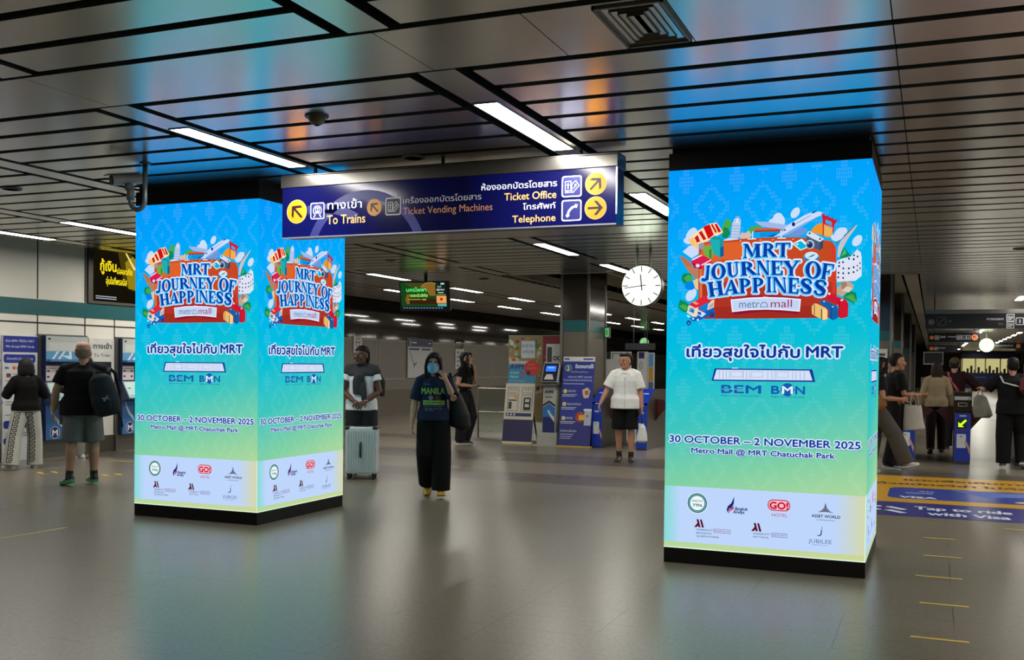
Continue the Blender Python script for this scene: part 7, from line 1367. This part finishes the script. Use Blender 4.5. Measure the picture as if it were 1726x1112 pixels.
bag_loft('shoulder_bag', 'large black shoulder bag of the masked woman, hanging at her hip', 'bag', [(-.245, -.09, z0 + .30), (-.255, -.09, z0 + .22), (-.30, -.09, z0 + .02), (-.315, -.09, z0 - .10), (-.30, -.09, z0 - .14)], [.05, .085, .125, .125, .08], [.10, .14, .18, .17, .11], (1, 0, 0), (20, 20, 21), 'bag_black', J['W'], [[(-.27, .04, z0 + .26), (-.215, .06, z0 + .42), (-.185, .0, z0 + .52), (-.21, -.1, z0 + .42), (-.26, -.18, z0 + .26)]], .016)

# 6 woman in black with phone
J = person('person in black with long black hair looking at a phone, seen from the side', (-8.38, 17.92), rad(-88), 1.78,
    dict(thL=(16, 2), shL=(-18, 0), ftL=(2, 20), thR=(-2, 2), shR=(-3, 0), ftR=(4, 0), uaL=(-.2, .45, -1), faL=(.45, .2, 1), palmL=(.3, -1, 0), uaR=(.2, -.15, -1), faR=(-.35, 1, -.1), palmR=(-.4, 0, 1), curlR=40, head=(0, -14)),
    dict(skin=(186, 142, 118), fem=True, hair=('xlong', (13, 12, 13)), top=dict(col=(15, 13, 14), sleeve=.5, fit=.01, r0=.062, r1=.062, hem=.06), bottom=dict(col=(28, 28, 32), w=(.112, .1, .1, .1), waist=.13), shoes=((40, 38, 40), (216, 214, 210))))
b = MB(); c = J['S'](.085); b.tube([c + V((.145 * J['k'] * math.cos(rad(a)), .115 * J['k'] * math.sin(rad(a)), 0)) for a in range(0, 361, 20)], .018, 8, ry=.006, cap=False); b.build('belt', M('belt_cream', (178, 168, 150), .6), J['root'], smooth=True)
h = J['handR']; t = thing('phone', 'dark mobile phone in the hand of the woman in black', 'phone'); t.matrix_world = J['W'] @ Matrix.Translation(h + V((-.01, .02, .03))) @ Matrix.Rotation(rad(-35), 4, 'X'); MB().box(-.037, .037, -.075, .075, -.004, .004).build('case', black_m, t, bevel=.003); MB(Matrix.Translation((0, 0, .0045))).mat(E((70, 80, 100), .4)).rect(-.033, -.07, .033, .07).build('screen', None, t)
z0 = J['S'](0).z
bag_loft('shoulder_bag', 'black slouchy shoulder bag behind the woman with the phone', 'bag', [(.10, -.30, z0 + .2), (.10, -.31, z0 + .12), (.10, -.32, z0 - .02), (.10, -.30, z0 - .09)], [.03, .07, .08, .05], [.10, .17, .19, .12], (1, 0, 0), (22, 21, 22), 'bag_black', J['W'], [[(.1, -.22, z0 + .15), (.15, -.1, z0 + .4), (.15, .0, z0 + .52), (.1, -.12, z0 + .4), (.1, -.4, z0 + .14)]], .014)
t = thing('key_charm', 'small yellow toy charm on the belt of the woman with the phone', 'charm'); t.matrix_world = J['W'] @ Matrix.Translation((.19, -.05, z0 + .06)); b = MB(); b.ball((0, 0, .03), .022); b.ball((0, 0, 0), .027, .022, .03); b.ball((.02, 0, -.02), .012); b.ball((-.02, 0, -.02), .012); fuse(b, 'figure', M('charm_yellow', (205, 160, 40), .5), t, .004, 2); MB().tube([(0, 0, .05), (0, .02, .1)], .004, 6).build('cord', black_m, t)

# 7 man in the white shirt
J = person('person in glasses, white short-sleeved shirt and black shorts, walking near the ticket gates', (-4.63, 16.08), rad(193), 1.76,
    dict(thL=(4, 2), shL=(0, 0), thR=(-2, 2), shR=(-9, -1), ftL=(4, 0), ftR=(10, 8), uaL=(-.22, -.06, -1), faL=(-.10, .18, -1), curlL=45, uaR=(.46, .06, -1), faR=(.42, .42, -1), palmR=(-1, 0, -.2), curlR=30, head=(-38, 0)),
    dict(skin=(186, 132, 104), girth=(1.0, 1.0), hair=('parted', (30, 23, 20)), top=dict(col=(236, 236, 233), sleeve=.84, fit=.038, flare=.028, r0=.082, r1=.09, hem=-.1, bump=.8), bottom=dict(col=(17, 17, 19), len=.5, w=(.115, .115, .112, .11), name='shorts'), shoes=((66, 42, 32), (40, 26, 20)), socks=(18, 16, 16)))
glasses(J, (60, 44, 36)); k = J['k']; sm_ = M('shirt_white_trim', (232, 232, 229), .8)
for s in (-1, 1):
    n0 = J['neck0']; b = MB(); b.add([n0 + V((s * .064, -.05, .062)), n0 + V((s * .070, .045, .045)), n0 + V((s * .062, .150, -.055)), n0 + V((s * .012, .115, .0)), n0 + V((s * .098, -.05, .018)), n0 + V((s * .105, .055, -.005))], [(0, 1, 5, 4), (1, 3, 2, 5)]); b.build('collar', sm_, J['root'])
bv_ = MB(Matrix(((-1, 0, 0, 0), (0, 0, 1, 0), (0, 1, 0, 0), (0, 0, 0, 1)))); z0 = J['S'](0).z; pm_ = M('shirt_shadow_seam', (150, 148, 142), .8); bv_.mat(pm_)
for q in range(12): bv_.rect(-.004, z0 - .12 + q * .042, .0, z0 - .12 + q * .042 + .042)
bv_.rect(.05, z0 + .33, .15, z0 + .336); print_on(J, J['top'], bv_, .003).build('placket_seam', None, J['root'])
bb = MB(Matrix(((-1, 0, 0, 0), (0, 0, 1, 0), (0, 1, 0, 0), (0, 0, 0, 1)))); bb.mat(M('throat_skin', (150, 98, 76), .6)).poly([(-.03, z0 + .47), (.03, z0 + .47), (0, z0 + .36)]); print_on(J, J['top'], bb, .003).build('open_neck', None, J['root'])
w = J['wriL']; MB().tube([w + V((.029 * math.cos(rad(a)), .029 * math.sin(rad(a)), .01)) for a in range(0, 361, 30)], .006, 6, cap=False).build('wristwatch', steel_m, J['root'])
h = J['handL']; wb = M('plastic_white', (228, 228, 226), .4, var=.08, bump=.6, scale=12)
t = thing('carrier_bag', 'white plastic carrier bag held by the man in black shorts', 'bag'); t.matrix_world = J['W'] @ Matrix.Translation(h + V((0, .0, -.06)))
b = MB(); b.tube([(0, 0, -.12), (0, 0, -.18), (0, 0, -.30), (0, 0, -.40), (0, 0, -.43)], [.02, .06, .085, .095, .05], 16, ry=[.02, .04, .055, .06, .03], side=(1, 0, 0)); fuse(b, 'sack', wb, t, .008, 4)
for y in (-.015, .015): MB().tube([(0, y, -.13), (0, y * 1.5, -.05), (0, y, .03)], .008, 8).build('handle', M('bag_handle_black', (30, 30, 34), .6), t, smooth=True)
t = thing('wallet', 'dark red wallet in the hand of the man in the white shirt', 'wallet'); t.matrix_world = J['W'] @ Matrix.Translation(h + V((.045, .03, .0))); MB().box(-.015, .015, -.06, .06, -.045, .045).build('cover', M('wallet_red', (72, 20, 22), .5), t, bevel=.006)

# 8-12 people at the right-hand gates
J = person('person in wide grey trousers striding past the right display pillar', (-.78, 16.25), rad(-78), 1.74,
    dict(lean=(3, 0), thR=(34, 2), shR=(22, 0), ftR=(0, -10), thL=(-3, 2), shL=(-10, 0), ftL=(0, 4), uaL=(-.2, .1, -1), faL=(.2, .9, -.1), uaR=(.25, .1, -1), faR=(-.2, 1, -.05), head=(0, -10)),
    dict(skin=(160, 116, 92), fem=True, hair=('bob', (18, 16, 15)), top=dict(col=(19, 19, 21), sleeve=.6, fit=.02, r0=.074, r1=.074, hem=0.0), bottom=dict(col=(74, 70, 66), w=(.118, .115, .118, .118), waist=.13), shoes=((196, 194, 190), (206, 204, 200))))
z0 = J['S'](0).z
bag_loft('shoulder_bag', 'tan shoulder bag under the arm of the striding person in grey trousers', 'bag', [(.20, -.12, z0 + .24), (.21, -.12, z0 + .17), (.22, -.1, z0 + .05), (.21, -.1, z0 + .0)], [.04, .06, .07, .04], [.16, .21, .22, .14], (1, 0, 0), (128, 88, 46), 'bag_tan', J['W'], [[(.2, .06, z0 + .2), (.19, .0, z0 + .4), (.17, -.05, z0 + .54), (.19, -.15, z0 + .4), (.2, -.28, z0 + .2)]], .016)
J = person('person with short black hair and black T-shirt, facing sideways, white tote on forearm', (-.55, 16.95), rad(-66), 1.79,
    dict(thL=(10, 2), shL=(0, 0), thR=(-4, 2), shR=(-12, 0), ftR=(4, 10), uaL=(-.2, .2, -1), faL=(.2, .9, -.2), uaR=(.12, .18, -1), faR=(-.05, 1, -.02), palmR=(-.5, 0, .9), curlR=35, head=(-4, 0)),
    dict(skin=(168, 118, 92), hair=('short', (16, 14, 14)), top=dict(col=(16, 15, 16), sleeve=.78, fit=.02, r0=.084, r1=.086, hem=-.08), bottom=dict(col=(20, 18, 20), w=(.112, .1, .095, .09)), shoes=((40, 44, 60), (190, 190, 190))))
g_ = J['elbR'].lerp(J['wriR'], .55); t = thing('tote_bag', 'white cloth tote hanging from the forearm of the person in black', 'bag'); t.matrix_world = J['W'] @ Matrix.Translation(g_)
b = MB(); b.tube([(0, 0, -.16), (0, 0, -.2), (0, .01, -.42), (0, .03, -.53), (0, .03, -.55)], [.05, .055, .07, .075, .05], 18, ry=[.13, .14, .16, .17, .14], side=(1, 0, 0)); fuse(b, 'sack', M('tote_white', (170, 166, 158), .85, bump=.5, var=.1), t, .009, 3)
for x in (-.045, .045): MB().tube([(x, -.07, -.17), (x, -.05, -.03), (x * .5, 0, .042), (x, .05, -.03), (x, .07, -.17)], .009, 8).build('handle', MATS['tote_white'], t, smooth=True)
J = person('person with very long dark hair and a beige sweater, walking away beyond the gates', (.06, 20.5), rad(2), 1.68,
    dict(thL=(-8, 2), shL=(-14, 0), ftL=(2, 14), thR=(8, 2), shR=(0, 0), uaL=(-.3, 0, -1), faL=(-.05, .5, -1), uaR=(.3, 0, -1), faR=(.05, .5, -1)),
    dict(skin=(176, 132, 106), fem=True, hair=('xlong', (34, 20, 17)), top=dict(col=(140, 124, 96), sleeve=1.9, fit=.026, flare=.012, r0=.08, r1=.058, hem=-.06, name='sweater'), bottom=dict(col=(30, 17, 18), w=(.11, .09, .08, .07)), shoes=((18, 17, 18), (18, 17, 18))))
J = person('person in an olive cap and dark maroon shirt with a pink strap, beyond the gates', (.38, 21.9), rad(-4), 1.80,
    dict(thL=(4, 3), shL=(-2, 0), thR=(-4, 3), shR=(-8, 0), uaL=(-.3, .1, -1), faL=(.2, .7, -.4), uaR=(.85, .1, -.75), faR=(-.3, .8, -.3)),
    dict(skin=(166, 120, 96), girth=(1.08, 1.1), hair=('short', (30, 26, 22)), top=dict(col=(38, 15, 20), sleeve=1.5, fit=.03, r0=.1, r1=.075, hem=-.08), bottom=dict(col=(28, 26, 26), w=(.115, .1, .095, .09)), shoes=((30, 28, 28), (60, 58, 56))))
b = MB(J['HM']); b.rings([head_ring(*r) for r in ((.02, .100, -.116, .086), (.05, .102, -.118, .088), (.09, .085, -.108, .078), (.12, .05, -.07, .05), (.134, .01, -.03, .02))]); b.tube([(0, .09, .025), (0, .15, .018), (0, .175, .012)], [.07, .055, .03], 12, ry=[.008, .006, .004], side=(1, 0, 0)); fuse(b, 'cap', M('cap_olive', (70, 66, 38), .85, bump=.3), J['root'], .008, 3)
t = thing('sling_bag', 'sling bag with a pink strap across the back of the person in the olive cap', 'bag'); t.matrix_world = J['W']; u0 = J['S'](0).z
b = MB(); b.tube([(-.11, -.05, u0 + .54), (-.06, -.155, u0 + .42), (.05, -.165, u0 + .22), (.13, -.14, u0 + .08)], .022, 8, ry=.008); b.build('strap', M('strap_pink', (170, 74, 86), .7), t, smooth=True); b = MB(); b.tube([(.13, -.16, u0 + .1), (.15, -.17, u0 - .04)], [.09, .08], 14, ry=[.05, .05], side=(1, 0, 0)); fuse(b, 'pouch', M('sling_navy', (22, 26, 48), .7), t, .01, 4)
J = person('big person in black seen from behind with a white shoulder strap, stepping through the gates', (1.16, 18.0), rad(-6), 1.74,
    dict(thL=(-2, 3), shL=(-3, 0), ftL=(10, 0), thR=(12, 8), shR=(-16, 3), ftR=(8, 20), uaL=(-.85, .25, -.8), faL=(-.25, .9, .1), palmL=(0, 0, -1), curlL=50, uaR=(.4, .1, -1), faR=(.1, .8, -.2), head=(8, -4)),
    dict(skin=(160, 112, 90), girth=(1.2, 1.25), hair=('short', (17, 15, 15)), top=dict(col=(16, 16, 19), sleeve=.85, fit=.03, r0=.096, r1=.094, hem=-.1), bottom=dict(col=(14, 14, 15), w=(.13, .118, .11, .105)), shoes=((120, 118, 116), (206, 204, 200))))
u0 = J['S'](0).z; t = thing('shoulder_bag', 'red bag with a white strap on the back of the big person in black', 'bag'); t.matrix_world = J['W']
b = MB(); b.tube([(.2, -.2, u0 + .50), (.22, -.22, u0 + .42), (.22, -.23, u0 + .28), (.21, -.22, u0 + .22)], [.07, .11, .12, .07], 18, ry=[.05, .09, .1, .05], side=(1, 0, 0)); fuse(b, 'pouch', M('bag_red', (92, 16, 24), .6, bump=.3), t, .01, 4)
MB().tube([(-.175, .02, u0 + .50), (-.17, -.06, u0 + .50), (-.12, -.18, u0 + .40), (.1, -.22, u0 + .34)], .016, 8, ry=.006).build('strap', M('strap_white', (176, 176, 172), .7), t, smooth=True)
h = J['handL']; t = thing('carrier_bag', 'translucent pale carrier bag in the hand of the big person in black', 'bag'); t.matrix_world = J['W'] @ Matrix.Translation(h + V((0, .02, -.02)))
b = MB(); b.tube([(0, 0, -.1), (0, 0, -.14), (.02, 0, -.32), (.05, 0, -.46), (.05, 0, -.48)], [.06, .1, .14, .15, .1], 18, ry=[.02, .035, .05, .05, .03], side=(1, 0, 0)); fuse(b, 'sack', M('plastic_pale', (136, 134, 124), .4, bump=.5), t, .009, 4)
for x in (-.02, .02): MB().tube([(x * 2, 0, -.11), (x, 0, -.04), (0, 0, .02)], .007, 8).build('handle', MATS['plastic_pale'], t, smooth=True)
